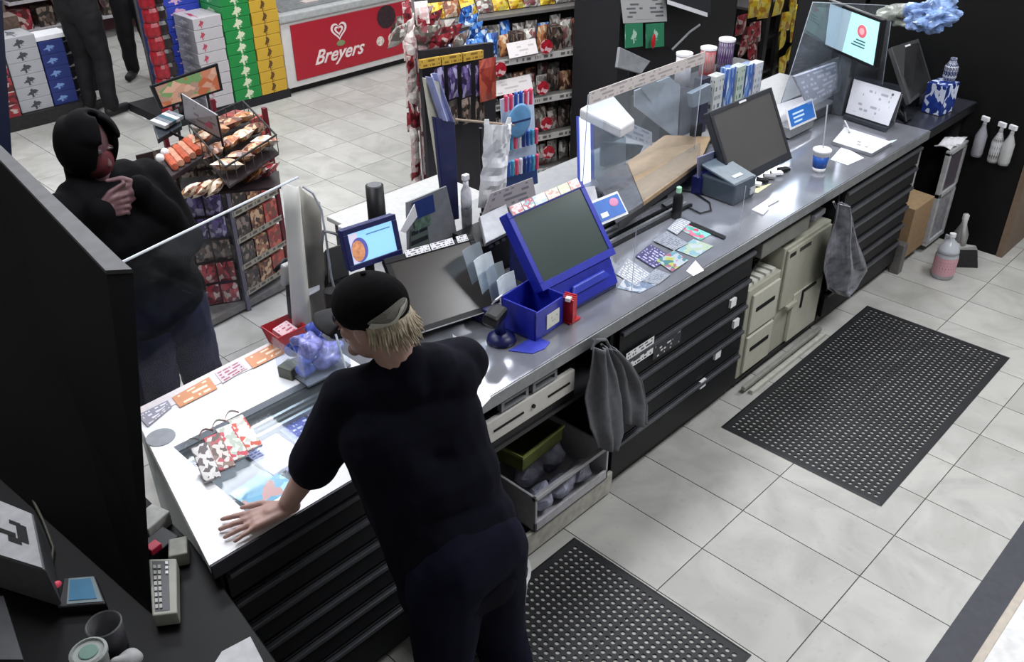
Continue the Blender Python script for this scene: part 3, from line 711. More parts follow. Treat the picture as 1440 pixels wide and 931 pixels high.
# white fronted cash drawer
t = thing('cash_box', 'white fronted drawer under the steel top beside the employee', 'drawer', (-.21, .7, .64))
part('case', MB().box((-.425, .505, .642), (.06, .93, .80)), BLACK, t)
fr = part('front', MB().box((-.432, .478, .70), (.03, .50, .795)), mat('warm_white', '#c8c5c0', .5, var=.05), t, bev=.004)
part('slot', MB().box((-.40, .474, .745), (-.25, .4785, .752)), DARK, fr); part('slot', MB().box((-.12, .474, .745), (0, .4785, .752)), DARK, fr)
part('lock', MB().rod((-.20, .479, .75), (-.20, .470, .75), .008), BLACK, fr)
for i, (a, b) in enumerate(((702, 740), (746, 780))):
    p = Yp(a, 578 - 22 * i, .49); q = Yp(b, 553 - 18 * i, .49)
    x0, x1 = p.x, q.x; z = .825
    mb = MB(); mb.box((x0, .478, z - .018), (x1, .50, z - .008)); mb.box((x0, .478, z + .012), (x1, .50, z + .022)); mb.box((x0, .478, z - .008), (x0 + .014, .50, z + .012)); mb.box((x1 - .014, .478, z - .008), (x1, .5, z + .012))
    single('cable_port', mb, mat('port_grey', '#7c7d82', .4), ['grey framed port under the steel edge, nearer the employee', 'grey framed port under the steel edge, nearer the apron'][i], 'port')
# lower shelf: crate, green box
t = thing('storage_crate', 'grey white open crate of clear bags on the low shelf', 'crate', (.03, .66, .128))
m = mat('crate_grey', '#a9a8ad', .45)
mb = MB(); x0, x1, y0, y1, z0, z1 = -.20, .25, .46, .86, .13, .31
mb.box((x0, y0, z0), (x1, y1, z0 + .01)); mb.box((x0, y0, z0), (x0 + .012, y1, z1)); mb.box((x1 - .012, y0, z0), (x1, y1, z1)); mb.box((x0, y1 - .012, z0), (x1, y1, z1)); mb.box((x0, y0, z0), (x1, y0 + .012, z0 + .05)); mb.box((x0, y0, z1 - .02), (x1, y0 + .02, z1))
part('crate_body', mb, m, t, bev=.003)
bagm = mat('clear_bag', '#9a9cb0', .25, var=.35, scale=25)
for k, (x, y, r) in enumerate(((-.10, .53, .06), (.02, .52, .06), (.13, .52, .055), (-.02, .66, .07), (.12, .68, .07))):
    mb = MB(); mb.ball((x, y, .21), (r, r * .8, r * .9), 14, 10)
    mb.v = [v + Vector((noise.noise(v * 22) * .022, noise.noise(v * 22 + Vector((5, 5, 5))) * .02, noise.noise(v * 22 + Vector((9, 1, 3))) * .02)) for v in mb.v]
    single('plastic_bag', mb, bagm, ['crumpled clear bag at the near left corner of the grey crate', 'crumpled clear bag at the crate front, in the middle', 'crumpled clear bag at the right of the crate front', 'crumpled clear bag deeper in the crate, left', 'crumpled clear bag deeper in the crate, right'][k], 'bag', 'clear bags in the crate')
t = thing('green_tray', 'olive green open tray tilted on the crate', 'tray', (-.03, .74, .315))
mb = MB(); mb.X = Matrix.Translation((-.02, .72, .33)) @ Matrix.Rotation(.12, 4, 'Z') @ Matrix.Rotation(.06, 4, 'Y')
for a, b in (((-.14, -.12, 0), (.14, .12, .006)), ((-.14, -.12, 0), (-.132, .12, .07)), ((.132, -.12, 0), (.14, .12, .07)), ((-.14, -.12, 0), (.14, -.112, .07)), ((-.14, .112, 0), (.14, .12, .07))): mb.box(a, b)
part('tray_body', mb, mat('olive', '#57602a', .5), t); mb2 = MB(); mb2.X = mb.X; mb2.box((-.145, -.125, .062), (.145, -.118, .074)); mb2.box((-.145, -.118, .062), (-.138, .125, .074))
part('lip', mb2, mat('olive_light', '#8d9450', .5), t)
single('trash_bin', MB().lathe([(.11, .0), (.14, .30), (.146, .31), (.134, .31), (.12, .02)], (-.575, .33, 0), 24, cap=False), mat('bin_white', '#b9b9bb', .5), 'white bin liner showing beside the employee at the bay', 'bin')
q = [Zp(700, 775, .05), Zp(870, 708, .05)]
single('toe_board', MB().box((-.30, .47, .02), (.30, .488, .13)), mat('toe_board', '#a7a49c', .5, var=.2), 'pale board along the foot of the open bay', 'board', bev=.003)
# beige cabinets in the second bay
BEI = mat('beige_metal', '#a3a294', .45, var=.05); BEL = mat('beige_light', '#b8b7aa', .45, var=.05)
t = thing('document_cabinet', 'narrow beige cabinet with two slotted drawers', 'cabinet', (1.47, .66, .07))
part('body', MB().box((1.32, .50, .075), (1.62, .86, .585)), BEI, t, bev=.006)
for k, (z0, z1) in enumerate(((.33, .55), (.10, .31))):
    d = part('drawer', MB().box((1.355, .485, z0), (1.60, .4995, z1)), BEL, t, bev=.004)
    part('slot', MB().box((1.39, .481, z0 + .12), (1.56, .4855, z0 + .14)), BLACK, d)
mb = MB()
for k in range(5): mb.box((1.34 + .055 * k, .52, .5855), (1.375 + .055 * k, .80, .60))
part('top_folders', mb, mat('folder_white', '#c9c8c0', .6), t)
t = thing('wall_safe', 'tall beige steel cabinet with a notched lower door', 'cabinet', (1.86, .68, .07))
part('body', MB().box((1.635, .505, .075), (2.10, .90, .69)), BEI, t, bev=.006)
part('upper_door', MB().box((1.65, .49, .34), (2.085, .5045, .675)), BEI, t, bev=.004)
part('label_slot', MB().box((1.665, .4875, .635), (1.72, .4905, .655)), BLACK, t); part('label_slot', MB().box((1.76, .4875, .635), (1.87, .4905, .655)), mat('slot_dark', '#3c3b38', .5), t)
part('lower_door', MB().prism([(1.78, .484), (2.085, .484), (2.085, .5045), (1.78, .5045)], .09, .38), BEL, t, bev=.004)
mb = MB(); mb.box((1.86, .478, .36), (2.0, .4838, .375)); mb.box((1.86, .478, .27), (1.875, .4838, .36)); part('hasp', mb, BLACK, t)
part('ledge', MB().box((1.70, .47, .325), (1.80, .4895, .345)), BEI, t, bev=.002)
single('flat_box', MB().box((1.36, .485, .745), (1.80, .85, .825)), mat('drawer_grey', '#6d6c68', .45), 'grey flat drawer hung under the steel top above the beige cabinets', 'drawer', bev=.005)
single('stapler', MB().cbox((1.93, .52, .775), (.13, .05, .03), .1), GREY, 'small grey box on a bracket above the tall beige cabinet', 'box', bev=.005)
mb = MB(); R.seed(3)
for k in range(5): mb.tube([(1.33 + .03 * k, .52 + .03 * k, .615), (1.38 + .03 * k, .54, .66 + .01 * k), (1.45 + .02 * k, .56 + .02 * k, .64), (1.5, .6 + .03 * k, .61)], .006, 6)
single('cable_bundle', mb, BLACK, 'tangle of black cables on top of the narrow beige cabinet', 'cables')
for i, (y, z) in enumerate(((.46, .035), (.43, .012))):
    single('rail_bar', MB().box((1.33 + i * .03, y - .014, z - .012), (2.12, y + .008, z + .012)), [mat('bar_grey', '#8d8c86', .4), mat('bar_pale', '#b6b5ac', .4)][i],
           ['grey bar along the foot of the beige cabinets, the one against them', 'pale bar along the floor in front of the beige cabinets'][i], 'bar', bev=.004)
# far bay: leg, cardboard box, white framed unit
single('bay_post', MB().box((3.07, .44, 0), (3.13, .50, .20)), mat('post_grey', '#6f6d6b', .4, metal=.4), 'short grey metal leg at the foot of the far drawer unit', 'leg', bev=.005)
t = thing('cardboard_box', 'brown cardboard box standing in the far bay', 'box', (3.28, .56, .07))
part('carton', MB().box((3.16, .46, .07), (3.44, .72, .40)), mat('cardboard', '#8f7558', .8), t, bev=.003)
part('flap', MB().slab([(3.16, .46, .402), (3.44, .46, .402), (3.44, .60, .410), (3.16, .60, .410)], .003), mat('cardboard_light', '#a58b6a', .8), t)
t = thing('framed_unit', 'white framed panel unit behind the cardboard box', 'unit', (3.58, .5, .07))
fm = mat('unit_white', '#a9a9ac', .45)
x = 3.50
for nm, a, b in (('frame_post', (3.46, .44, .07), (3.49, .47, .68)), ('frame_post', (3.71, .44, .07), (3.735, .47, .68)), ('frame_rail', (3.46, .44, .66), (3.735, .47, .69)), ('frame_rail', (3.46, .44, .38), (3.735, .47, .41)), ('frame_rail', (3.46, .44, .05), (3.735, .47, .08)),
                 ('frame_post', (3.40, .60, .07), (3.43, .63, .68))):
    part(nm, MB().box(a, b), fm, t, bev=.003)
part('upper_panel', MB().box((3.49, .452, .41), (3.71, .46, .66)), mat('panel_dim', '#4f4850', .4), t)
part('lower_panel', MB().box((3.49, .452, .08), (3.71, .46, .38)), mat('panel_pale', '#8b8b90', .5, var=.3), t)
mb = MB(); mb.sheet(lambda u, v: Vector((3.47 + .25 * u, .45 + .1 * v, .70 + .015 * math.sin(8 * u + 3 * v))), 8, 4)
single('folded_papers', mb, PAPER, 'crumpled white papers on top of the white framed unit', 'paper', solid=.004)

# ------------------------------------------------------------------ tall black cabinet at the far end and its wooden side
t = thing('tall_cabinet', 'tall black cabinet closing the far end of the counter', 'cabinet', (4.1, .6, 0))
part('body', MB().box((3.75, .10, 0), (4.6, 1.25, 2.6)), mat('cabinet_black', '#0e0e0e', .6, spec=.2), t, bev=.004)
part('side_panel', MB().box((3.745, .06, 0), (4.62, .098, 2.6)), mat('brown_side', '#6b594a', .5), t)
t = thing('display_rack', 'red product rack cut off by the right edge of the photo', 'rack', (4.6, -.1, 0))
part('upright', MB().box((4.5, -.22, .5), (4.56, .04, 1.9)), mat('rack_beige', '#a59c90', .5), t)
part('red_panel', MB().box((4.2, -.20, .98), (4.26, .05, 1.35)), mat('candy_red', '#9a1220', .4), t)
text('lettering', 'EC', mat('letter_white', '#e8dcdc', .5, var=0), frame_of((4.198, .05, 1.1), (4.198, -.2, 1.1), (4.198, .05, 1.3)) @ Matrix.Translation((-.03, .0, .0)), .13, t, bold=.004)
part('shelf', MB().box((4.18, -.25, 1.36), (4.56, .05, 1.40)), mat('rack_beige'), t)
# ------------------------------------------------------------------ things on the counter
TEXTW = mat('print_white', '#e6e6f0', .5, var=0)
def screen_unit(name, label, cat, bl, br, tl, bez, scr, t=.03, wide=.018, foot=None, back=None, low=None):
    """a tilted display: bl/br/tl are the glass's corners in the room"""
    M4 = frame_of(bl, br, tl); W = (Vector(br) - Vector(bl)).length; H = (Vector(tl) - Vector(bl)).length
    c = M4.translation
    root = thing(name, label, cat, foot if foot else (c.x, c.y, TOPZ))
    mb = MB(); mb.X = M4; lo = low or wide
    mb.box((-W / 2 - wide, -H / 2 - lo, -t), (W / 2 + wide, H / 2 + wide, -.002))
    part('housing', mb, bez, root, bev=.006)
    mb = MB(); mb.X = M4; a, b = W / 2, H / 2
    for p, q in (((-a - wide, b), (a + wide, b + wide)), ((-a - wide, -b - lo), (a + wide, -b)), ((-a - wide, -b), (-a, b)), ((a, -b), (a + wide, b))):
        mb.box((p[0], p[1], -.002), (q[0], q[1], .004))
    part('bezel', mb, bez, root, bev=.002)
    mb = MB(); mb.X = M4; mb._a([(-a, -b, 0), (a, -b, 0), (a, b, 0), (-a, b, 0)], [(0, 1, 2, 3)])
    s = part('screen', mb, scr, root)
    if back:
        mb = MB(); mb.X = M4; mb.box((-W * .3, -H * .35, -t - back), (W * .3, H * .3, -t)); part('rear_housing', mb, bez, root, bev=.01)
    return root, M4, W, H
SCR = mat('screen_off_warm', '#3a3634', .25, var=.08, scale=3)
SCG = mat('screen_off_green', '#35413f', .25, var=.06, scale=3)
# terminal 1, half hidden by the cap
p0, p1, p3 = Vector((-.384, .866, 1.0)), Vector((-.065, .787, 1.0)), Vector((-.365, 1.047, 1.18))
root, M4, W, H = screen_unit('register_monitor', 'large dark touch monitor of the register behind the black cap', 'monitor', p0, p1, p3, BLACK, SCR, wide=.022)
part('stand_foot', MB().cbox((-.23, 1.0, .95), (.24, .2, .035), -.2), BLACK, root, bev=.006)
part('stand_neck', MB().slab([(-.28, .98, .965), (-.16, .955, .965), (-.14, 1.0, 1.10), (-.27, 1.03, 1.10)], .04), BLACK, root)
for i, (a, b, cc) in enumerate(((-.10, .0, '#d8d8dc'), (.005, .10, '#b9bac2'), (.115, .16, '#dcdce2'))):
    mb = MB(); mb.X = M4; mb.box((a, H / 2 + .004, .0045), (b, H / 2 + .03, .0065)); part('label_strip', mb, print_mat('strip_print', '#d8d8dc', '#55555c', 3, 10, .5, .05), root)
mb = MB(); mb.X = M4; mb.box((-W / 2 - .01, -H / 2 - .024, .0045), (W / 2 + .01, -H / 2 - .020, .006)); part('trim_strip', mb, mat('trim_grey', '#8a8a90', .5), root)
# customer display with the lit blue page
p0, p1, p3 = Vector((-.475, 1.10, 1.2)), Vector((-.294, 1.078, 1.2)), Vector((-.468, 1.125, 1.31))
SCB = mat('screen_sky', '#8fc6ee', .3, emit=.75, var=0)
root, M4, W, H = screen_unit('customer_display', 'small customer display lit with a pale blue page beside the cap', 'display', p0, p1, p3, NAVY, SCB, wide=.02, t=.035)
mb = MB(); mb.X = M4; mb.mi = 0; mb.box((-W / 2 + .002, -H / 2 + .002, .0005), (-W / 2 + .035, H / 2 - .002, .001)); part('page_panel', mb, mat('page_pale', '#cfc6dc', .3, emit=.6, var=0), root)
mb = MB(); mb.X = M4; mb.ball((-W / 2 + .035, -.01, .0012), (.033, .045, .0006), 24, 6); part('page_disc', mb, mat('page_violet', '#5a5aa8', .3, emit=.5, var=0), root)
mb = MB(); mb.X = M4; mb.ball((-W / 2 + .028, -.012, .002), (.026, .038, .0006), 24, 6); part('page_picture', mb, mat('page_orange', '#c98a63', .3, emit=.5, var=.5, scale=80), root)
mb = MB(); mb.X = M4; mb.box((-.02, .035, .001), (W / 2 - .012, .039, .0014)); part('page_line', mb, mat('page_grey', '#4f7ea8', .3, emit=.4, var=0), root)
part('pole', MB().rod((-.385, 1.13, .932), (-.385, 1.13, 1.22), .018), BLACK, root); part('foot', MB().lathe([(.08, 0), (.08, .012), (.03, .02)], (-.385, 1.13, .931)), BLACK, root)
t = thing('card_terminal', 'black card terminal with a cable to the left of the lit blue display', 'terminal', (-.56, 1.12, .93))
part('body', MB().slab([Zp(462, 400, 1.10), Zp(492, 388, 1.10), Zp(488, 340, 1.19), Zp(458, 350, 1.19)], .05), BLACK, t, bev=.006)
part('stand', MB().rod((-.56, 1.13, .932), (-.56, 1.13, 1.12), .03), BLACK, t)
mb = MB(); mb.tube([Yp(*q, 1.2) for q in ((452, 345), (455, 325), (470, 328), (482, 335))], .006, 6); part('cable', mb, mat('cable_grey', '#6d6e72', .5), t)
part('clip', MB().cbox(Yp(483, 320, 1.2), (.03, .03, .018)), WHITE, t, bev=.004)

# the royal blue lottery terminal
p0, p1, p3 = Zp(764, 397, 1.08), Zp(861, 345, 1.08), Zp(724, 305, 1.29)
p1.y = p0.y; p3 = Vector((p0.x + .005, p3.y, 1.29)); p1 = Vector((p0.x + .375, p0.y - .005, 1.08))
root, M4, W, H = screen_unit('lottery_terminal', 'royal blue ticket terminal with a large dark green screen', 'terminal', p0, p1, p3, BLUE, SCG, wide=.024, t=.05, low=.03, back=.05)
part('lower_housing', MB().slab([(.09, .60, .955), (.43, .60, .955), (.44, .66, 1.055), (.08, .66, 1.055)], .16), BLUE, root, bev=.008)
part('base', MB().box((.09, .61, .932), (.43, .86, .956)), NAVY, root, bev=.004)
part('neck', MB().box((.16, .80, .955), (.40, .95, 1.12)), NAVY, root, bev=.01)
part('handle_lip', MB().slab([(.16, .617, 1.005), (.38, .617, 1.005), (.36, .632, 1.03), (.18, .632, 1.03)], .012, Vector((0, 1, 0))), mat('blue_light', '#2c389f', .3), root, bev=.003)
for i, (a, b) in enumerate(((-.19, -.13), (-.13, -.07), (-.07, .0), (.0, .07), (.07, .13), (.13, .19))):
    mb = MB(); mb.X = M4; mb.box((a, H / 2 + .006, .004), (b - .004, H / 2 + .042, .012))
    part('paper_tag', mb, pack_mat('tag_print%d' % i, [['#e0c4c8', '#c8888c', '#e8dcdc'], ['#8fc0c8', '#dfe6e8', '#c66a7a'], ['#dfe8ee', '#b9d0dc', '#e8e8e8'], ['#d8a8a0', '#e0d0c8', '#e8dcd0'], ['#cfdcb8', '#dfe4d0', '#e0d8c0'], ['#e0c8c4', '#d8a8a0', '#e8dcd8']][i], 2.5, rnd=False), root)
# blue box with clear organiser, scanner, mat, red cards
t = thing('ticket_box', 'royal blue open box with a white label, left of the ticket terminal', 'box', (-.02, .66, .93))
mb = MB(); mb.X = Matrix.Translation((-.015, .655, 0)) @ Matrix.Rotation(.08, 4, 'Z')
for a, b in (((-.085, -.08, .932), (.085, .08, .94)), ((-.085, -.08, .932), (.085, -.072, 1.05)), ((-.085, .072, .932), (.085, .08, 1.07)), ((-.085, -.08, .932), (-.077, .08, 1.06)), ((.077, -.08, .932), (.085, .08, 1.06))): mb.box(a, b)
part('box_body', mb, BLUE, t, bev=.003)
m2 = MB(); m2.X = mb.X; m2.box((-.02, -.083, .955), (.055, -.0805, 1.015)); part('label', m2, print_mat('label_cream', '#d6d6cc', '#a8a898', 4, 6, .4, .15), t)
for k, (y, z, a) in enumerate(((.69, 1.0, .2), (.73, 1.03, .25), (.77, 1.06, .3), (.81, 1.09, .35))):
    mb = MB(); mb.X = Matrix.Translation((-.06 - .012 * k, y + .03, z)) @ Matrix.Rotation(.1, 4, 'Z') @ Matrix.Rotation(-a, 4, 'X')
    mb.sheet(lambda u, v: Vector((-.05 + .10 * u, .014 * math.sin(3 * u), .13 * v)), 8, 2)
    single('form_slip', mb, [mat('form_white', '#c9d2da', .4), glass('clear_smoke', (.55, .65, .72), .25)][k % 2], ['white slip nearest the blue box in the clear organiser', 'curved clear divider second from the blue box', 'white slip third from the blue box in the organiser', 'curved clear divider farthest from the blue box'][k], 'organiser slip', 'slips and dividers by the blue box', solid=.002)
single('organiser_base', MB().box((-.14, .75, .932), (.02, .90, 1.0)), NAVY, 'dark blue block behind the blue box holding the slips upright', 'organiser', bev=.006)
t = thing('barcode_scanner', 'black and blue hand scanner standing beside the employee', 'scanner', (-.17, .67, .93))
part('base', MB().lathe([(.055, 0), (.05, .02), (.025, .035)], (-.17, .665, .932)), NAVY, t, smooth=True)
part('grip', MB().tube([(-.17, .665, .95), (-.175, .672, 1.0), (-.185, .67, 1.04)], [.022, .02, .024], 12), NAVY, t, smooth=True)
part('head', MB().cbox((-.205, .66, 1.055), (.10, .06, .05), .35, .25), BLACK, t, bev=.014)
part('reading_window', MB().cbox((-.215, .632, 1.048), (.05, .004, .012), .35, .25), mat('scan_window', '#5a5648', .2), t)
part('sticker', MB().cbox((-.155, .70, 1.085), (.045, .004, .03), .2, .6), PAPER, t)
single('counter_mat', MB().prism([(-.20, .60), (-.155, .525), (-.10, .515), (-.055, .53), (-.065, .60)], .9305, .934), mat('blue_mat', '#3640b0', .5), 'small blue tongue-shaped pad on the steel top by the scanner', 'pad', bev=.001)
t = thing('card_rack', 'small red card rack between the blue box and the terminal', 'rack', (.10, .60, .93))
for k in range(4): part('red_card', MB().cbox((.092 + .012 * k, .575 + .006 * k, .985), (.007, .05, .10), .1 + .05 * k), RED, t, bev=.001)
part('clip', MB().cbox((.09, .572, 1.035), (.02, .02, .014), .3), WHITE, t)
part('red_foot', MB().box((.082, .555, .932), (.145, .61, .938)), RED, t)
# silver receipt printer behind
t = thing('receipt_printer', 'silver grey printer standing behind the two dark monitors', 'printer', (-.0, 1.05, .93))
mb = MB().slab([Zp(683, 343, 1.10), Zp(723, 322, 1.10), Zp(712, 286, 1.15), Zp(674, 304, 1.15)], .02); part('paper_cover', mb, mat('printer_silver', '#85868c', .35, metal=.3), t, bev=.004)
a = Zp(683, 343, 1.09); b = Zp(723, 322, 1.09)
part('housing', MB().box((a.x - .01, a.y + .005, .932), (b.x + .02, a.y + .19, 1.078)), BLACK, t, bev=.006)
for k in range(4):
    q = a.lerp(b, .15 + .22 * k); part('button', MB().cbox(q + Vector((0, -.004, -.02)), (.018, .006, .01)), GREY, t)

# right of the terminal: tickets lying on the steel
PR = [pack_mat('mag_a', ['#9aa2ae', '#7f90a2', '#b4b8be', '#66748a'], 3, rnd=False), print_mat('mag_b', '#3a3560', '#b8b4dc', 7, 10, .5, .05), pack_mat('mag_c', ['#5a8a9a', '#a4a850', '#96566a', '#3e7272', '#a4acb0'], 3.2, rnd=False),
      print_mat('mag_d', '#8c9098', '#565b66', 8, 10, .5, .05), pack_mat('mag_e', ['#b83a5a', '#4aa08a', '#c86a80', '#7ab8b0'], 3, rnd=False), pack_mat('mag_f', ['#aab2b6', '#7ea0a8', '#a0ae94'], 2.5, rnd=False), print_mat('mag_g', '#8d9098', '#d4d6dc', 9, 12, .55, .05)]
mags = (((868, 405), (900, 412), (925, 400), (888, 378), 0, 'pale leaflet at the near front corner of the ticket display'),
        ((866, 385), (893, 402), (917, 386), (882, 362), 6, 'grey printed leaflet behind the pale corner leaflet'),
        ((893, 360), (920, 377), (945, 362), (915, 343), 1, 'deep violet printed leaflet in the middle of the ticket display'),
        ((922, 366), (945, 382), (968, 366), (948, 352), 2, 'leaflet with a yellow and pink burst beside the violet one'),
        ((918, 338), (948, 352), (968, 342), (938, 325), 3, 'grey printed sheet behind the violet leaflet'),
        ((955, 322), (985, 338), (1003, 328), (975, 312), 4, 'red and green printed leaflet at the far corner of the tickets'),
        ((952, 352), (978, 362), (1003, 346), (975, 336), 5, 'white and aqua leaflet in front of the red and green one'),
        ((902, 395), (925, 400), (943, 386), (922, 378), 3, 'torn edged printed slip between the burst leaflet and the pale one'),
        ((938, 322), (952, 330), (972, 312), (955, 305), 6, 'grey sheet next to the black bottle at the back of the tickets'))
for k, (a, b, c, d, m, lb) in enumerate(mags):
    z = .9325 + .0012 * (k % 5)
    single('ticket_leaflet', MB().slab([Zp(*a, z), Zp(*b, z), Zp(*c, z), Zp(*d, z)], .001), PR[m], lb, 'leaflet', 'leaflets on the steel top')
single('glare_sheet', MB().slab([Zp(*q, .9315) for q in ((636, 470), (662, 486), (690, 560), (664, 588), (640, 520))][:4], .001), PAPER, 'white sheet standing in for glare on the steel at the right shoulder of the person in the cap', 'paper')  # bright sheet painted in for the glare on the steel
single('sticky_note', MB().slab([Zp(*q, .932) for q in ((965, 381), (975, 388), (990, 380), (978, 366))], .001), mat('note_pale', '#e4d6dc', .6, var=0), 'blank pale note at the steel edge in front of the leaflets', 'note')
single('tray_rim', MB().slab([Zp(*q, .936) for q in ((955, 309), (1018, 336), (1021, 332), (958, 305))], .006), BLACK, 'thin black strip behind the red and green leaflet', 'strip')
for k, (y, m) in enumerate(((.842, BLACK), (.872, mat('rail_bright', '#a4a6ac', .3, metal=.6)), (.90, BLACK), (.95, mat('rail_bright')), (.985, BLACK))):
    single('counter_rail', MB().box((.60, y - .007, .9305), (1.28, y + .007, .944)), m, ['black rail nearest the leaflets', 'bright rail just behind the nearest black one', 'middle black rail between two bright rails', 'bright rail second from the back', 'black rail farthest back from the leaflets'][k] + ' on the steel top', 'rail', 'rails behind the leaflets')
t = thing('sign_holder', 'clear holder with a deep blue card at the upper right of the ticket terminal', 'sign', (.62, .85, .93))
M4 = frame_of((.497, .77, 1.13), (.657, .758, 1.13), (.52, .83, 1.2)); M4.translation += Vector((.0, .0, 0))
for nm, w_, h_, z_, m in (('board', .17, .105, 0, WHITE), ('blue_card', .15, .085, .004, mat('card_blue', '#2560b0', .4, var=.1))):
    mb = MB(); mb.X = M4; mb.box((-w_ / 2, -h_ / 2, z_ - .003), (w_ / 2, h_ / 2, z_)); part(nm, mb, m, t)
mb = MB(); mb.X = M4; mb.ball((.035, .015, .005), (.025, .018, .001), 16, 4); part('pink_blot', mb, mat('blot_pink', '#c07aa0', .4), t)
mb = MB(); mb.X = M4; mb.box((-.06, -.03, .0045), (-.02, -.01, .005)); part('white_mark', mb, TEXTW, t)
part('post', MB().rod((.59, .84, .93), (.59, .83, 1.12), .008), GREY, t); part('grey_wedge', MB().slab([(.50, .86, 1.10), (.60, .84, 1.12), (.66, .93, 1.2), (.53, .95, 1.22)], .01), mat('wedge_grey', '#a8a8ae', .4), t)
# black bottle with a green cap, cable loop
t = thing('hand_bottle', 'small black bottle with a pale green cap behind the leaflets', 'bottle', (1.1, .80, .93))
c = Zp(951, 306, .931); part('bottle_body', MB().lathe([(.022, 0), (.023, .01), (.023, .10), (.015, .12), (.012, .125)], c, 16), BLACK, t, smooth=True)
part('cap', MB().lathe([(.012, .125), (.012, .15), (.004, .155)], c, 12), mat('cap_green', '#9ccfae', .4), t)
mb = MB(); mb.tube([Zp(*q, .937) for q in ((965, 290), (985, 300), (1000, 296), (998, 285), (975, 270), (960, 268))], .004, 6)
single('cable', mb, BLACK, 'black cable looping on the steel between bottle and grey printer', 'cable')
mb = MB(); mb.tube([Zp(*q, .937) for q in ((885, 305), (905, 290), (930, 287), (948, 300))], .005, 6)
single('cable', mb, BLACK, 'black cable running over the rails left of the black bottle', 'cable')
# grey receipt printer 2 with a blue panel
t = thing('receipt_printer', 'blue grey receipt printer in front of the far monitor', 'printer', (1.5, .78, .93))
a = Zp(992, 292, .932); b = Zp(1040, 282, .932)
PG = mat('printer_blue_grey', '#3d4752', .4)
part('housing', MB().cbox((1.50, .79, .985), (.17, .20, .105), -.05), PG, t, bev=.01)
part('lid', MB().slab([(1.415, .70, 1.035), (1.585, .69, 1.035), (1.59, .89, 1.085), (1.42, .90, 1.085)], .012), mat('printer_lid', '#59656f', .35), t, bev=.004)
part('paper_slot', MB().slab([(1.46, .735, 1.047), (1.53, .73, 1.047), (1.53, .75, 1.052), (1.46, .755, 1.052)], .004), mat('slot_pale', '#aab0b8', .4), t)
part('badge', MB().box((1.53, .682, .955), (1.575, .69, .99)), mat('badge_pale', '#a2a4aa', .5, var=.4, scale=120), t)
t2 = thing('blue_placard', 'see-through dark blue placard standing behind the blue grey printer', 'placard', (1.5, .93, .93))
q = [Yp(981, 250, .90), Yp(1040, 232, .90), Yp(1041, 199, .90), Yp(981, 222, .90)]
part('panel', MB().slab(q, .004), glass('blue_acrylic', (.22, .24, .5), .12), t2)
for i in range(4):
    part('edge', MB().rod(q[i], q[(i + 1) % 4], .003, 6), mat('edge_pale', '#7a7aa0', .4), t2)
part('foot', MB().box((q[0].x, .88, .932), (q[1].x, .93, q[0].z)), NAVY, t2)
# far register monitor
p0, p1, p3 = Vector((1.50, .79, 1.0)), Vector((2.0, .775, 1.0)), Vector((1.545, .94, 1.28))
p0, p1 = Zp(1030, 252, 1.0), Zp(1101, 214, 1.0); p1.y = p0.y - .01; p1.x = p0.x + .50; p3 = Vector((p0.x, p0.y + .15, 1.28))
root, M4, W, H = screen_unit('register_monitor', 'large dark register monitor at the far station with a bright badge', 'monitor', p0, p1, p3, SATIN, mat('screen_off_grey', '#4a4848', .3, var=.08, scale=3), wide=.02, t=.04, low=.04)
mb = MB(); mb.X = M4; mb.box((-.03, H / 2 + .004, .004), (.03, H / 2 + .014, .006)); part('badge', mb, mat('badge_white', '#d0d0d8', .3), root)
part('stand_foot', MB().cbox((1.78, .93, .95), (.34, .18, .03)), BLACK, root, bev=.006); part('stand_neck', MB().box((1.66, .93, .965), (1.9, .99, 1.08)), BLACK, root, bev=.01)
for k in range(5):
    c = Zp(1062 + 10 * k, 258 - 5 * k, .945)
    single('cash_clip', MB().cbox(c, (.035, .06, .015), .3 + .2 * k), [WHITE, BLACK, mat('clip_grey', '#8c8c90', .4)][k % 3], ['white clip nearest under the far monitor', 'black clip second under the far monitor', 'grey clip in the middle under the far monitor', 'white clip fourth under the far monitor', 'black clip last under the far monitor'][k], 'clip', 'small clips under the far monitor', bev=.003)
single('sticky_note', MB().slab([Zp(*q, .933) for q in ((1050, 270), (1066, 271), (1085, 258), (1070, 262))], .001), mat('note_yellow', '#dcd9a8', .6, var=0), 'pale yellow slip lying in front of the far monitor', 'note')
single('envelope', MB().prism([(p.x, p.y) for p in [Zp(*q, .93) for q in ((1057, 296), (1073, 303), (1081, 295), (1079, 291), (1096, 282), (1083, 279))]], .931, .936), PAPER, 'white bent receipt lying alone on the bare steel', 'receipt')
# cup
t = thing('paper_cup', 'blue and white paper cup with a white lid on the steel', 'cup', tuple(Zp(1151, 242, .931)))
c = Zp(1151, 240, .931)
part('cup_body', MB().lathe([(.031, 0), (.034, .022)], c, 24), WHITE, t, smooth=True)
part('blue_band', MB().lathe([(.0345, .0225), (.041, .085)], c, 24), mat('cup_blue', '#1f4fa0', .4, var=.2), t, smooth=True)
part('rim', MB().lathe([(.0415, .0855), (.044, .105), (.047, .106), (.047, .116), (.040, .12), (.006, .121)], c, 24), WHITE, t, smooth=True)
part('straw', MB().rod(c + Vector((.004, 0, .12)), c + Vector((.03, .03, .33)), .0035), mat('straw', '#a0a2ac', .3), t)
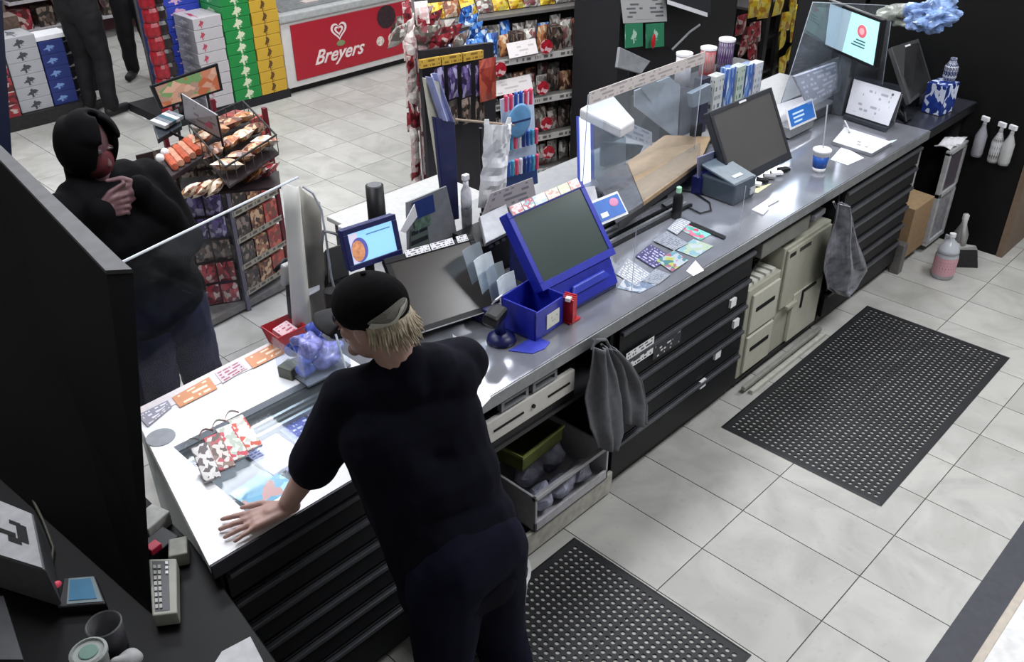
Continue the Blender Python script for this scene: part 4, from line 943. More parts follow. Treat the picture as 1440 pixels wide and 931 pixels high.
# papers and the binder
single('paper_sheet', MB().slab([Zp(*q, .932) for q in ((1168, 224), (1192, 232), (1215, 222), (1185, 205))], .001), PAPER, 'white sheet lying flat beside the cup', 'paper')
t = thing('binder', 'open white binder page with small printed pictures beyond the cup', 'binder', (2.65, .68, .932))
q = [Zp(*k, .95) for k in ((1171, 199), (1226, 216), (1254, 200), (1188, 179))]
part('cover', MB().slab([p + Vector((0, 0, -.001)) for p in q], .017), mat('binder_grey', '#6d6f76', .4), t); part('page', MB().slab([p + Vector((0, 0, .002)) for p in q], .0025), print_mat('binder_print', '#d8d8dc', '#8c8c90', 6, 5, .38, .12), t)
single('paper_sheet', MB().slab([Zp(*q_, .9325) for q_ in ((1222, 214), (1246, 206), (1262, 196), (1240, 200))], .001), mat('paper_blue', '#ccd9de', .6, var=0), 'pale bluish sheet sticking out beyond the binder at the edge', 'paper')
single('pen', MB().rod(Zp(1188, 170, .975), Zp(1196, 186, .957), .004), WHITE, 'white pen lying across the top of the binder page', 'pen')
t = thing('document_stand', 'large white printed form on a tilted stand near the far end', 'stand', (2.93, .78, .93))
q = [Vector((2.905, .93, .96)), Vector((2.90, .62, .96)), Vector((2.94, .615, 1.14)), Vector((2.965, .935, 1.14))]
q = [Zp(1189, 158, .965), Zp(1249, 177, .965), Zp(1267, 130, 1.14), Zp(1201, 111, 1.14)]
part('form', MB().slab(q, .004), print_mat('form_print', '#d2d2da', '#a0a0aa', 7, 9, .42, .1), t)
part('stand_leg', MB().slab([q[0] + Vector((.12, .02, -.03)), q[1] + Vector((.12, .02, -.03)), q[2] + Vector((.02, 0, -.02)), q[3] + Vector((.02, 0, -.02))], .008), GREY, t)
part('stand_foot', MB().slab([q[0] + Vector((-.02, 0, -.01)), q[1] + Vector((-.02, 0, -.01)), q[1] + Vector((.14, .02, -.01)), q[0] + Vector((.14, .02, -.01))], .02), mat('stand_dark', '#33373d', .4), t)
mb = MB(); mb.X = frame_of(q[0], q[1], q[3]); mb.ball((.11, .07, .002), (.008, .008, .001), 10, 4); part('round_mark', mb, mat('mark_grey', '#55555e', .5), t)
mb = MB(); R.seed(5)
for k in range(5): mb.tube([(3.06 + .02 * k, .60, .94), (3.12, .64 + .03 * k, .97), (3.22, .70 + .02 * k, .965), (3.3, .74 + .03 * k, .94)], .009, 6)
single('cable_bundle', mb, BLACK, 'black cables and adapters on the dark counter top past the form', 'cables')
# blue card sign at the far station
t = thing('sign_holder', 'bright blue and white card sign right of the far monitor', 'sign', (2.45, .95, .93))
M4 = frame_of((2.335, .941, 1.0), (2.629, .93, 1.0), (2.335, .988, 1.1))
for nm, w_, h_, z_, m in (('board', .27, .115, 0, WHITE), ('blue_card', .24, .09, .004, mat('card_blue2', '#1f66b8', .4, var=.05))):
    mb = MB(); mb.X = M4; mb.box((-w_ / 2, -h_ / 2, z_ - .003), (w_ / 2, h_ / 2, z_)); part(nm, mb, m, t)
for k in range(3):
    mb = MB(); mb.X = M4; mb.box((-.09, .012 - .022 * k, .0045), (.02 - .03 * (k == 2), .022 - .022 * k, .0052)); part('letter_line', mb, mat('line_sky', '#bcd8f0', .4, var=0), t)
part('rear_plate', MB().slab([Zp(1099, 172, 1.0), Zp(1140, 156, 1.0), Zp(1140, 132, 1.08), Zp(1092, 147, 1.08)], .004), WHITE, t)
part('foot', MB().box((2.36, .945, .945), (2.62, 1.02, .998)), GREY, t)
single('keyboard_ledge', MB().box((2.3, 1.0, .932), (3.0, 1.16, .99)), mat('ledge_dark', '#4c4e55', .4), 'dark grey ridged block running behind the blue card sign', 'block', bev=.008)

# shields: clear panes
def pane(label, bl, br, tr, tl, edges=(0, 1, 2, 3), nm='acrylic_shield', r=.0022, m=None):
    t = thing(nm, label, 'shield', tuple((Vector(bl) + Vector(br)) / 2))
    q = [Vector(bl), Vector(br), Vector(tr), Vector(tl)]
    part('sheet', MB().slab(q, .004), m or ACRY, t)
    for i in edges: part('edge', MB().rod(q[i], q[(i + 1) % 4], r, 6), mat('acrylic_edge', '#b4bac4', .3), t)
    return t
s1 = pane('clear counter shield carrying a printed strip along its top', (.78, 1.10, .945), (1.66, 1.10, .945), (1.66, 1.10, 1.52), (.80, 1.10, 1.52), (1, 3))
q = [Yp(833, 140, 1.098), Yp(985, 100, 1.098), Yp(985, 79, 1.098), Yp(833, 117, 1.098)]
part('printed_strip', MB().slab([(.80, 1.094, 1.475), (1.66, 1.094, 1.475), (1.66, 1.094, 1.53), (.80, 1.094, 1.53)], .003), print_mat('strip_bills', '#c0b8b6', '#989090', 3, 22, .5, .02), s1)
pane('clear shield standing at the far station before the lit poster screen', Zp(1096, 152, 1.0), Yp(1240, 125, 1.03) + Vector((0, 0, 0)), Yp(1256, 8, 1.03), Yp(1143, 3, 1.03), (1, 2, 3))
pane('low clear shield in front of the leaflets', Zp(888, 412, .932), Zp(1037, 346, .932), Zp(1037, 346, .932) + Vector((0, 0, .28)), Zp(888, 412, .932) + Vector((0, 0, .28)), (1, 3), r=.0012, m=glass('clear_thin', (.97, .98, 1), .0, .03, .008))
pane('clear shield with a bright top rod between the dark panel and the black rack', (-1.29, 1.15, .94), (-.64, 1.20, .94), (-.62, 1.15, 1.565), (-1.29, 1.03, 1.55), (2,), r=.004, m=glass('clear_thin'))
pane('clear curved-edge shield between the red basket and the cap', Zp(440, 470, .94), Zp(490, 530, .94), Zp(472, 470, 1.06), Zp(446, 440, 1.06), (1,), r=.004, m=glass('clear_thin'))

# flyer holder, lit poster screen
t = thing('flyer_holder', 'clear holder of grey flyers hanging on the far shield', 'holder', tuple(Yp(1150, 150, 1.0)))
q = [Yp(1138, 149, .98), Yp(1184, 124, .98), Yp(1178, 84, .98), Yp(1138, 70, .98)]
part('flyers', MB().slab([Yp(1138, 147, .99), Yp(1180, 124, .99), Yp(1177, 88, .99), Yp(1118, 108, .99)], .02), print_mat('flyer_print', '#8d8b98', '#c8c6d0', 6, 8, .5, .05), t)
part('pocket', MB().slab([Yp(1138, 152, .965), Yp(1186, 126, .965), Yp(1180, 80, .965), Yp(1116, 106, .965)], .003), ACRY, t)
p0, p1, p3 = Vector((2.987, 1.135, 1.3)), Vector((2.772, .736, 1.3)), Vector((2.971, 1.136, 1.53))
root, M4, W, H = screen_unit('poster_screen', 'lit screen with a pale aqua page and a round red mark', 'screen', p0, p1, p3, BLACK, mat('screen_aqua', '#a9dad8', .3, emit=.6, var=.03), t=.03, wide=.016, foot=(2.98, .94, .93))
mb = MB(); mb.X = M4; mb._a([(-W / 2, -H / 2, .001), (-.06, -H / 2, .001), (-.02, H / 2, .001), (-W / 2, H / 2, .001)], [(0, 1, 2, 3)]); part('page_grey', mb, mat('page_greyblue', '#8fa3ae', .3, emit=.5, var=0), root)
mb = MB(); mb.X = M4; mb.ball((.09, .035, .002), (.04, .034, .001), 20, 4); part('red_mark', mb, mat('mark_red', '#c85f6c', .3, emit=.55, var=0), root)
mb = MB(); mb.X = M4; mb.ball((.09, .035, .003), (.022, .018, .001), 20, 4); part('mark_core', mb, mat('mark_pink', '#d89aa0', .3, emit=.55, var=0), root)
for k in range(3):
    mb = MB(); mb.X = M4; mb.box((.05 - .02 * k, -.02 - .016 * k, .0012), (.13, -.013 - .016 * k, .0018)); part('text_line', mb, mat('line_dark', '#3f6468', .3, emit=.15, var=0), root)
part('pole', MB().box((2.93, .93, .93), (3.0, 1.0, 1.36)), mat('pole_grey', '#4e5258', .4), root, bev=.006)
# dark tilted monitor and the dark machines at the far end
p0, p1, p3 = Vector((3.59, .80, 1.0)), Vector((3.80, .80, 1.0)), Vector((3.58, .94, 1.22))
q0, q1, q3 = Yp(1282, 146, .80), Yp(1312, 116, .86), Yp(1256, 66, .86)
t = thing('side_monitor', 'dark grey monitor turned sideways at the far end', 'monitor', (3.3, .85, .93))
q = [Xp(1280, 146, 3.22), Xp(1314, 118, 3.22), Xp(1293, 52, 3.22), Xp(1255, 66, 3.22)]
q = [Zp(1280, 146, 1.02), Zp(1312, 120, 1.02), Zp(1292, 54, 1.27), Zp(1254, 66, 1.27)]
part('housing', MB().slab(q, .03), mat('monitor_grey', '#3b3b3c', .35), t, bev=.004)
c = sum(q, Vector()) / 4; n = (q[1] - q[0]).cross(q[3] - q[0]).normalized()
part('glass', MB().slab([c + (p - c) * .86 + n * .002 for p in q], .001), mat('monitor_dim', '#2a2a2b', .2, var=.4, scale=6), t)
part('badge', MB().slab([c + (q[3] - c) * .75 + (q[2] - q[3]) * f_ + (q[3] - q[0]) * g_ + n * .004 for f_, g_ in ((.3, .04), (.5, .04), (.5, .07), (.3, .07))], .001), WHITE, t)
part('stand', MB().rod((q[0] + q[1]) / 2 + Vector((.02, .05, 0)), Vector((((q[0] + q[1]) / 2).x + .05, ((q[0] + q[1]) / 2).y + .05, .932)), .03), BLACK, t)
t = thing('drink_machine', 'black machine standing at the far end of the ledge', 'machine', (3.6, 1.6, 0))
part('body', MB().box((3.76, 1.28, 0), (4.6, 1.75, 1.50)), mat('machine_black', '#121216', .5), t, bev=.01)
part('front_ledge', MB().box((3.45, 1.30, .985), (3.755, 1.5, 1.18)), mat('machine_dark', '#1a1a20', .5), t)
R.seed(11)
def crumple(c, r, sd, amp=.25, n=40, m=26, f=9):
    mb = MB(); mb.ball(c, r, n, m); o = Vector((sd, sd * .7, -sd)); c = Vector(c)
    mb.v = [v + (v - c) * (noise.noise((v + o) * f) * amp * 2) for v in mb.v]
    return mb
single('plastic_wrap', crumple(Zp(1310, 22, 1.56), (.20, .12, .07), 3, .3, f=20), mat('wrap_blue', '#7088b4', .25, var=.8, scale=18), 'shiny blue white plastic wrapped packs on top of the black machine', 'wrapped packs', smooth=False)
single('plastic_wrap', crumple(Zp(1268, 22, 1.54), (.10, .09, .045), 8, .5, f=18), mat('wrap_grey', '#80857e', .3, var=.5, scale=14), 'grey plastic wrap at the left of the shiny blue packs', 'wrapped packs')
t = thing('blue_carton', 'deep blue carton with white print standing against the tall cabinet', 'carton', (3.60, .66, .93))
a = Zp(1310, 160, .93)
cb = Zp(1327, 160, .932)
part('carton_body', MB().cbox((cb.x + .02, cb.y + .05, 1.02), (.15, .12, .176), -.1), pack_mat('carton_blue', ['#14286a', '#1c3684', '#14286a', '#16307a', '#c0c8dc'], 3, rnd=False), t, bev=.003)
single('patterned_bottle', MB().lathe([(.03, 0), (.038, .02), (.038, .08), (.02, .11), (.018, .13)], (cb.x + .06, cb.y + .04, 1.11), 14), pack_mat('bottle_dots', ['#1a2040', '#c8ccd8', '#20305c'], 5, rnd=False), 'black and white patterned container on top of the blue carton', 'container')
# ------------------------------------------------------------------ dark partition and desk at the lower left
DZ = .86
t = thing('privacy_panel', 'tall dark sloping panel with a grey top edge at the left', 'partition', (-1.6, .8, DZ))
F = Zp(214, 864, DZ + .002); G = Zp(-70, 610, DZ + .002); A = Zp(150, 386, 1.57); B = Zp(187, 384, 1.57); D = Zp(-30, 178, 1.57); E = Zp(-30, 196, 1.57); Cc = Zp(171, 370, 1.57)
PB = mat('panel_black', '#0a0a0c', .7, var=.2, scale=6, spec=.1)
mb = MB(); bk = Vector((-.02, .10, 0))
vs = [G, F, B, A, E, G + Vector((0, .35, 0)), F + Vector((.0, .18, 0)), Cc, D]
mb._a(vs, [(0, 1, 2, 3, 4), (1, 6, 7, 2), (6, 5, 8, 7), (5, 0, 4, 8), (0, 5, 6, 1), (4, 3, 2, 7, 8)])
part('body', mb, PB, t)
u = Vector((0, 0, .012))
mb = MB(); mb._a([E, A, B, Cc, D] + [p + u for p in (E, A, B, Cc, D)], [(5, 6, 7, 8, 9), (0, 1, 6, 5), (1, 2, 7, 6), (2, 3, 8, 7), (3, 4, 9, 8), (4, 0, 5, 9)])
part('top_edge', mb, mat('panel_edge', '#3e3e42', .6, var=.25, scale=18), t)
t = thing('desk', 'black desk running toward the camera beside the counter end', 'desk', (-2.0, .1, 0))
ed = [Zp(270, 762, DZ), Zp(392, 934, DZ)]; dv = (ed[1] - ed[0]); e2 = ed[0] + dv * 1.5
part('desk_top', MB().prism([(-3.2, 2.0), (-3.2, e2.y), (e2.x, e2.y), (ed[0].x - .002, ed[0].y), (Zp(196, 690, DZ).x, Zp(196, 690, DZ).y), (Zp(160, 640, DZ).x, Zp(160, 640, DZ).y), (G.x, 2.0)], DZ - .035, DZ), mat('desk_black', '#0b0b0e', .5, var=.1, spec=.2), t, bev=.003)
part('desk_body', MB().prism([(-3.15, ed[0].y + .03), (-3.15, e2.y + .02), (e2.x - .025, e2.y + .02), (ed[0].x - .03, ed[0].y - .01)], 0, DZ - .036), DARK, t)
def onp(x, y, h=0): return Zp(x, y, DZ + h)
for k_, (px_, py_, w_, d_, h_, rz_, c_, lb_) in enumerate(((213, 735, .085, .07, .05, .3, '#a9aaa6', 'pale grey box on the desk between dark panel and glass end'), (222, 768, .10, .07, .035, .2, '#18191f', 'black device with a red part behind the keypad machine'), (252, 776, .05, .07, .045, -.5, '#8f8f86', 'beige box tucked under the counter corner'))):
    single('desk_box', MB().cbox(onp(px_, py_, h_ / 2 + .0005), (w_, d_, h_), rz_), mat('desk_box_%d' % k_, c_, .5, var=.2), lb_, 'box', bev=.004)
single('red_pack', MB().cbox(onp(216, 770, .047), (.035, .03, .02), .2), mat('pack_pinkred', '#c02848', .4), 'small red pack lying on the black device on the desk', 'pack', bev=.003)
t = thing('adding_machine', 'pale grey keypad machine on the desk by the counter corner', 'machine', tuple(onp(230, 830)))
q = [onp(214, 866, .05), onp(249, 862, .05), onp(248, 785, .06), onp(209, 786, .06)]
part('case', MB().slab(q, .045), mat('machine_grey', '#9a9a92', .45, var=.05), t, bev=.004)
c = sum(q, Vector()) / 4; n = (q[1] - q[0]).cross(q[3] - q[0]).normalized()
def in_q(q, u, v, h=0): return q[0].lerp(q[1], u).lerp(q[3].lerp(q[2], u), v) + n * h
part('key_field', MB().slab([in_q(q, *k, .001) for k in ((.12, .06), (.72, .06), (.72, .95), (.12, .95))], .0005), mat('key_dark', '#4b4d52', .4), t)
for i in range(8):
    for j in range(2):
        u0 = .16 + j * .16; v0 = .10 + i * .1
        part('key', MB().slab([in_q(q, a, b, .005) for a, b in ((u0, v0), (u0 + .11, v0), (u0 + .11, v0 + .065), (u0, v0 + .065))], .004), mat('key_pale', '#a6a6a2', .4), t)
for i in range(3): part('lamp_key', MB().slab([in_q(q, a, b, .004) for a, b in ((.6, .7 + .09 * i), (.7, .7 + .09 * i), (.7, .75 + .09 * i), (.6, .75 + .09 * i))], .003), WHITE, t)
t = thing('desk_printer', 'grey printer with a printed white sheet on top at the left edge', 'printer', tuple(onp(20, 780)))
q = [onp(-60, 764, .16), onp(64, 802, .16), onp(47, 722, .17), onp(-60, 678, .17)]
n = (q[1] - q[0]).cross(q[3] - q[0]).normalized()
part('case', MB().slab(q, .15), mat('printer_dim', '#4f5054', .5), t, bev=.006)
part('top_sheet', MB().slab([in_q(q, a, b, .002) for a, b in ((0, .02), (.97, .02), (.97, .97), (0, .97))], .001), mat('sheet_dim', '#a5a5aa', .6), t)
mb = MB()
for k, (a, b, w_, h_) in enumerate(((.50, .40, .22, .07), (.62, .30, .16, .09), (.74, .36, .13, .30), (.66, .62, .14, .06), (.48, .55, .06, .12))):
    mb.slab([in_q(q, a, b, .004), in_q(q, a + w_, b, .004), in_q(q, a + w_, b + h_, .004), in_q(q, a, b + h_, .004)], .0008)
part('printed_symbol', mb, BLACK, t)
t = thing('card_reader', 'small reader with a blue screen and a red light on the desk', 'reader', tuple(onp(110, 835)))
q = [onp(94, 850, .03), onp(145, 846, .03), onp(132, 811, .045), onp(97, 814, .045)]; n = (q[1] - q[0]).cross(q[3] - q[0]).normalized()
part('case', MB().slab([in_q(q, a, b) for a, b in ((-.25, -.1), (1.05, -.1), (1.05, 1.05), (-.25, 1.05))], .03), mat('reader_black', '#1b1c22', .4), t, bev=.004)
part('screen_frame', MB().slab([in_q(q, a, b, .002) for a, b in ((0, 0), (1, 0), (1, 1), (0, 1))], .001), mat('reader_rim', '#7a8a92', .4), t)
part('screen', MB().slab([in_q(q, a, b, .004) for a, b in ((.06, .12), (.86, .12), (.86, .92), (.06, .92))], .001), mat('reader_blue', '#2f6484', .3, emit=.35), t)
part('red_light', MB().ball(onp(80, 822, .05), (.012, .009, .009)), mat('red_glow', '#c8485c', .4, emit=.4), t)
t = thing('mug', 'dark grey mug with a pale rim, on the desk', 'mug', tuple(onp(155, 900)))
c = onp(158, 912); part('mug_body', MB().lathe([(.036, 0), (.04, .01), (.042, .09), (.0385, .09), (.036, .02), (.0, .019)], c, 24, cap=False), mat('mug_grey', '#35353a', .5), t, smooth=True)
part('rim', MB().lathe([(.0385, .0905), (.0405, .094), (.043, .0905)], c, 24, cap=False), mat('rim_pale', '#6f7072', .4), t)
t = thing('lidded_cup', 'pale lidded cup in front of the dark mug', 'cup', tuple(onp(135, 940)))
c = onp(140, 958); part('cup_body', MB().lathe([(.032, 0), (.040, .10)], c, 20), mat('cup_grey', '#6a6a6a', .5), t, smooth=True)
part('lid', MB().lathe([(.043, .10), (.043, .108), (.036, .112), (.034, .106), (.003, .106)], c, 24), mat('lid_pale', '#8f9492', .45), t)
part('lid_emblem', MB().lathe([(.022, .1075), (.020, .1085)], c, 16), mat('lid_green', '#5f8076', .5), t)
single('crumpled_napkin', crumple(onp(172, 934, .03), (.035, .025, .025), 4, .5, f=25), mat('napkin', '#a8a8aa', .7), 'crumpled pale napkin right of the lidded cup', 'napkin')
single('paper_sheet', MB().slab([onp(300, 935, .002), onp(398, 985, .002), onp(352, 895, .002), onp(312, 916, .002)], .0015), mat('sheet_grey', '#c8c8cc', .6), 'white sheet on the desk at the bottom edge of the photo', 'paper')
single('binder_edge', MB().slab([onp(-20, 850, .03), onp(8, 845, .03), onp(36, 935, .03), onp(-20, 935, .03)][::1], .02), mat('edge_grey', '#3f4044', .5), 'dark grey folder at the bottom left corner of the photo', 'folder')
mb = MB(); mb.tube([onp(*q_, .012) for q_ in ((20, 640), (40, 690), (62, 735), (75, 770), (72, 800), (60, 830))], .004, 6)
single('cable', mb, mat('cable_olive', '#45433a', .5), 'thin grey green cable crossing the desk behind the printer', 'cable')

# red basket and blue clear bags at the back of the white end
t = thing('small_basket', 'small red open basket with white slips at the counter rim', 'basket', tuple(Zp(403, 480, .94)))
c = Zp(404, 482, .932); mb = MB(); mb.X = Matrix.Translation(c) @ Matrix.Rotation(.0, 4, 'Z')
mb._a([(-.045, -.04, 0), (.045, -.04, 0), (.045, .05, 0), (-.045, .05, 0), (-.06, -.05, .07), (.06, -.05, .07), (.06, .065, .07), (-.06, .065, .07)], [(0, 3, 2, 1), (0, 1, 5, 4), (1, 2, 6, 5), (2, 3, 7, 6), (3, 0, 4, 7)])
part('basket_body', mb, RED, t, solid=.004)
part('slips', MB().cbox(c + Vector((.0, .0, .05)), (.07, .06, .02), .2, .3), print_mat('slip_pink', '#d8b8bc', '#b0485c', 4, 5, .5, .1), t)
t = thing('clear_bin', 'clear bin heaped with crumpled blue bags in front of the cap', 'bin', tuple(Zp(450, 510, .94)))
c = Zp(452, 522, .932)
q = [c + Vector(k) for k in ((-.09, -.05, 0), (.09, -.05, 0), (.09, -.05, .12), (-.09, -.05, .12))]
part('front_pane', MB().slab(q, .003), ACRY, t); part('side_pane', MB().slab([p + Vector((.09 - (p.x - c.x), .05 + (p.x - c.x), 0)) if False else Vector((c.x - .09, c.y + .05 - (p.x - c.x), p.z)) for p in q], .003), ACRY, t)
part('floor_plate', MB().cbox(c + Vector((0, .04, .004)), (.18, .18, .006)), mat('plate_grey', '#6f747c', .4), t)
for k, (dx, dy, dz, r) in enumerate(((-.04, 0, .05, .05), (.045, 0, .05, .05), (0, .06, .06, .055), (-.02, .03, .10, .05), (.04, .05, .11, .045))):
    single('blue_bag', crumple(c + Vector((dx, dy + .02, dz)), (r, r * .8, r * .75), k * 3 + 1, .55, f=20), [mat('film_blue', '#5566b8', .2, var=.7, scale=30), mat('film_violet', '#8a8cc8', .2, var=.6, scale=30)][k % 2],
           ['crumpled blue bag at the left of the clear bin', 'violet crumpled bag at the right of the clear bin', 'blue crumpled bag at the back of the clear bin', 'violet crumpled bag on top of the bin heap', 'blue crumpled bag at the top right of the bin heap'][k], 'bag', 'bags heaped in the clear bin')
single('lens_block', MB().cbox(Zp(408, 520, .95), (.06, .06, .045), .3), mat('block_olive', '#55584a', .4), 'small dark green block between basket and clear bin', 'block', bev=.004)
# tall folded white card and metal arm on the customer side
t = thing('folded_banner', 'tall folded off-white banner with a curved edge behind the red basket', 'banner', (-.55, 1.25, .96))
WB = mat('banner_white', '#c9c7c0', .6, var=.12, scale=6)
q = [Yp(412, 470, 1.22), Yp(440, 470, 1.22), Yp(420, 262, 1.22), Yp(397, 258, 1.22)]
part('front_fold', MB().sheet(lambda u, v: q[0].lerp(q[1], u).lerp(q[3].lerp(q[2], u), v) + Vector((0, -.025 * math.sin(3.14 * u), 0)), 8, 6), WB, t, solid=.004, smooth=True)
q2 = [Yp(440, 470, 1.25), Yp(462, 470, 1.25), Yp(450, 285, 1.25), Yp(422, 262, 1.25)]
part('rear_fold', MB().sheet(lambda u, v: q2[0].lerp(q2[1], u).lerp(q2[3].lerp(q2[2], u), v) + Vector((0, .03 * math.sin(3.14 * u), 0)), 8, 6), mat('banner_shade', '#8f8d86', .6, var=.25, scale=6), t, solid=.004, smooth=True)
part('curved_edge', MB().tube([Yp(*k, 1.2) for k in ((425, 262), (440, 272), (452, 295), (458, 330), (466, 390), (476, 430))], .004, 6), mat('acrylic_edge'), t)
t = thing('handset_stand', 'grey and black handset on a bent black arm by the red basket', 'handset', tuple(Zp(410, 440, .98)))
part('arm', MB().tube([Yp(*k, 1.3) for k in ((386, 382), (400, 366), (425, 362), (434, 378), (438, 405), (436, 425))], .008, 8), BLACK, t, smooth=True)
part('arm_brace', MB().rod(Yp(392, 373, 1.3), Yp(432, 395, 1.3), .005), BLACK, t)
part('handset', MB().slab([Yp(400, 405, 1.25), Yp(424, 395, 1.25), Yp(416, 368, 1.25), Yp(400, 375, 1.25)], .03), mat('handset_grey', '#9c9c9a', .4), t, bev=.008)
part('bracket', MB().slab([Yp(420, 424, 1.22), Yp(450, 408, 1.22), Yp(450, 400, 1.24), Yp(418, 412, 1.24)], .02), mat('bracket_pale', '#9a9ca4', .4), t, bev=.003)
part('post', MB().rod(Yp(412, 445, 1.25), Yp(408, 400, 1.25), .018), BLACK, t)
# more on the customer ledge behind the terminals
LZ = .98
def stand_on(label, nm, cat, px, Y, t_, m, **k):
    q = [Yp(x, y, Y) for x, y in px]
    return single(nm, MB().slab(q, t_), m, label, cat, **k)
t = thing('menu_stand', 'grey stand with printed menu cards behind the lit blue display', 'stand', (.05, 1.28, LZ))
q = [Yp(575, 398, 1.26), Yp(650, 362, 1.26), Yp(628, 262, 1.26), Yp(572, 285, 1.26)]
part('board', MB().slab(q, .008), mat('board_grey', '#77797e', .5), t); n = (q[1] - q[0]).cross(q[3] - q[0]).normalized()
part('menu_card', MB().slab([in_q(q, a, b, .004) for a, b in ((.0, .06), (.42, .06), (.42, .66), (.06, .66))], .002), print_mat('menu_print', '#55605a', '#1c2026', 5, 3, .62, .03), t)
part('blue_header', MB().slab([in_q(q, a, b, .006) for a, b in ((.12, .76), (.62, .76), (.62, .98), (.12, .98))], .002), NAVY if False else mat('header_blue', '#26386f', .4), t)
part('green_card', MB().slab([in_q(q, a, b, .005) for a, b in ((.14, .62), (.5, .62), (.5, .76), (.14, .76))], .002), mat('card_green', '#5d7466', .5, var=.4, scale=60), t)
part('paper_curl', MB().slab([Yp(563, 325, 1.22), Yp(570, 328, 1.22), Yp(587, 305, 1.22), Yp(583, 287, 1.22)], .003), PAPER, t)
t = thing('black_tube', 'plain black cylinder standing on the grey customer ledge', 'cylinder', tuple(Zp(530, 310, LZ)))
c = Yp(533, 318, 1.42); h = Yp(523, 262, 1.42).z; 
part('tube_body', MB().lathe([(.038, LZ), (.036, h)], (c.x - .005, 1.42, 0), 24), BLACK, t, smooth=True); part('tube_cap', MB().lathe([(.03, h), (.028, h + .004)], (c.x - .005, 1.42, 0), 24), mat('cap_grey', '#55565a', .5), t)
t = thing('banner_roll', 'tall navy and cream banner standing on the ledge left of the white bag', 'banner', (.13, 1.32, LZ))
zb_ = LZ + .002
def down(px, py, Y): p = Yp(px, py, Y); return Vector((p.x, Y, zb_))
part('cream_edge', MB().slab([Yp(628, 305, 1.32), Yp(641, 318, 1.32), Yp(618, 115, 1.32), Yp(598, 110, 1.32)], .02), mat('cream_banner', '#b5b4a6', .6), t, bev=.003)
part('navy_face', MB().slab([Yp(626, 312, 1.30), Yp(646, 308, 1.30), Yp(640, 172, 1.30), Yp(612, 165, 1.30)], .02), mat('navy_face', '#1a1f4c', .4), t, bev=.003)
part('lilac_fold', MB().sheet(lambda u, v: Yp(618, 168, 1.31).lerp(Yp(640, 172, 1.31), u).lerp(Yp(598, 108, 1.31).lerp(Yp(616, 104, 1.31), u), v) + Vector((0, -.02 * math.sin(6 * u), 0)), 8, 3), mat('lilac', '#8f96c0', .5), t, solid=.003)
part('foot', MB().rod(Yp(637, 318, 1.32), Vector((Yp(637, 318, 1.32).x, 1.32, LZ)), .012), GREY, t)
t = thing('cleaner_bottle', 'small white bottle on stacked clear cups left of the white bag', 'bottle', tuple(Yp(654, 330, 1.25)))
a = Yp(656, 292, 1.25); part('bottle_body', MB().lathe([(.022, 0), (.024, .02), (.022, .075), (.012, .095), (.012, .12)], a, 14), mat('bottle_pale', '#b9b9c0', .35, var=.3), t, smooth=True)
part('cup_stack', MB().lathe([(.02, LZ - a.z), (.024, -.001)], a, 14), mat('cups_grey', '#6c6d72', .3, var=.4), t); part('trigger', MB().cbox(a + Vector((0, 0, .135)), (.03, .02, .025)), WHITE, t, bev=.003)
t = thing('plastic_bag_roll', 'white translucent shopping bags hanging from a rack behind the dark monitor', 'bags', tuple(Yp(695, 230, 1.28)))
R.seed(9)
q = [Yp(672, 292, 1.27), Yp(708, 283, 1.27), Yp(719, 172, 1.27), Yp(681, 174, 1.27)]
part('bag', MB().sheet(lambda u, v: q[0].lerp(q[1], u).lerp(q[3].lerp(q[2], u), v) + Vector((0, -.03 * abs(noise.noise(Vector((u * 4, v * 5, 1)))) - .03 * math.sin(3.14 * u), 0)), 14, 18), mat('bag_white', '#cfd0d4', .4, var=.12, scale=12), t, solid=.003)
part('loop_left', MB().slab([in_q(q, a, b) for a, b in ((0, .98), (.2, .98), (.16, 1.05), (.02, 1.05))], .004), mat('bag_white'), t); part('loop_right', MB().slab([in_q(q, a, b) for a, b in ((.8, .98), (1, .98), (.98, 1.06), (.86, 1.06))], .004), mat('bag_white'), t)
part('hanger', MB().rod(Yp(640, 168, 1.28), Yp(722, 176, 1.28), .005), mat('hanger_tan', '#8a7a6a', .5), t); part('hanger_post', MB().rod(Yp(676, 180, 1.30), Vector((Yp(676, 180, 1.30).x, 1.30, LZ)), .007), BLACK, t)
t = thing('notice_card', 'wide grey printed card behind the silver printer', 'card', tuple(Yp(720, 290, 1.2)))
q = [Yp(678, 305, 1.18), Yp(754, 277, 1.18), Yp(749, 250, 1.18), Yp(690, 272, 1.18)]; part('card', MB().slab(q, .004), print_mat('notice_grey', '#a09a9e', '#6e6a70', 4, 5, .5, .1), t)
part('foot', MB().box((q[0].x + .02, 1.185, .945), (q[1].x - .02, 1.215, q[0].z)), mat('foot_dark', '#222328', .5), t)

# lighter display
t = thing('lighter_display', 'blue stepped display of lighters with a round blue sign', 'display', tuple(Yp(735, 260, 1.36)))
def LP(x, y, Y=1.36): return Yp(x, y, Y)
LB = mat('display_blue', '#4f7fa8', .35, var=.15)
part('back_plate', MB().slab([LP(712, 262, 1.40), LP(756, 248, 1.40), LP(750, 128, 1.40), LP(704, 140, 1.40)], .006), mat('display_pale', '#a9b6c8', .4, var=.1), t)
part('lower_tray', MB().slab([LP(712, 272), LP(757, 258), LP(755, 232), LP(712, 246)], .05), mat('tray_navy', '#243a6a', .4), t, bev=.003)
part('upper_tray', MB().slab([LP(708, 205), LP(757, 192), LP(757, 184), LP(708, 196)], .05), LB, t, bev=.002)
mb = MB(); c = LP(730, 170, 1.31); M4 = frame_of(LP(712, 180, 1.31), LP(750, 170, 1.31), LP(710, 150, 1.31)); mb.X = Matrix.Translation(c) @ M4.to_3x3().to_4x4()
mb.ball((0, 0, 0), (.075, .075, .006), 28, 6); part('round_sign', mb, LB, t, smooth=True)
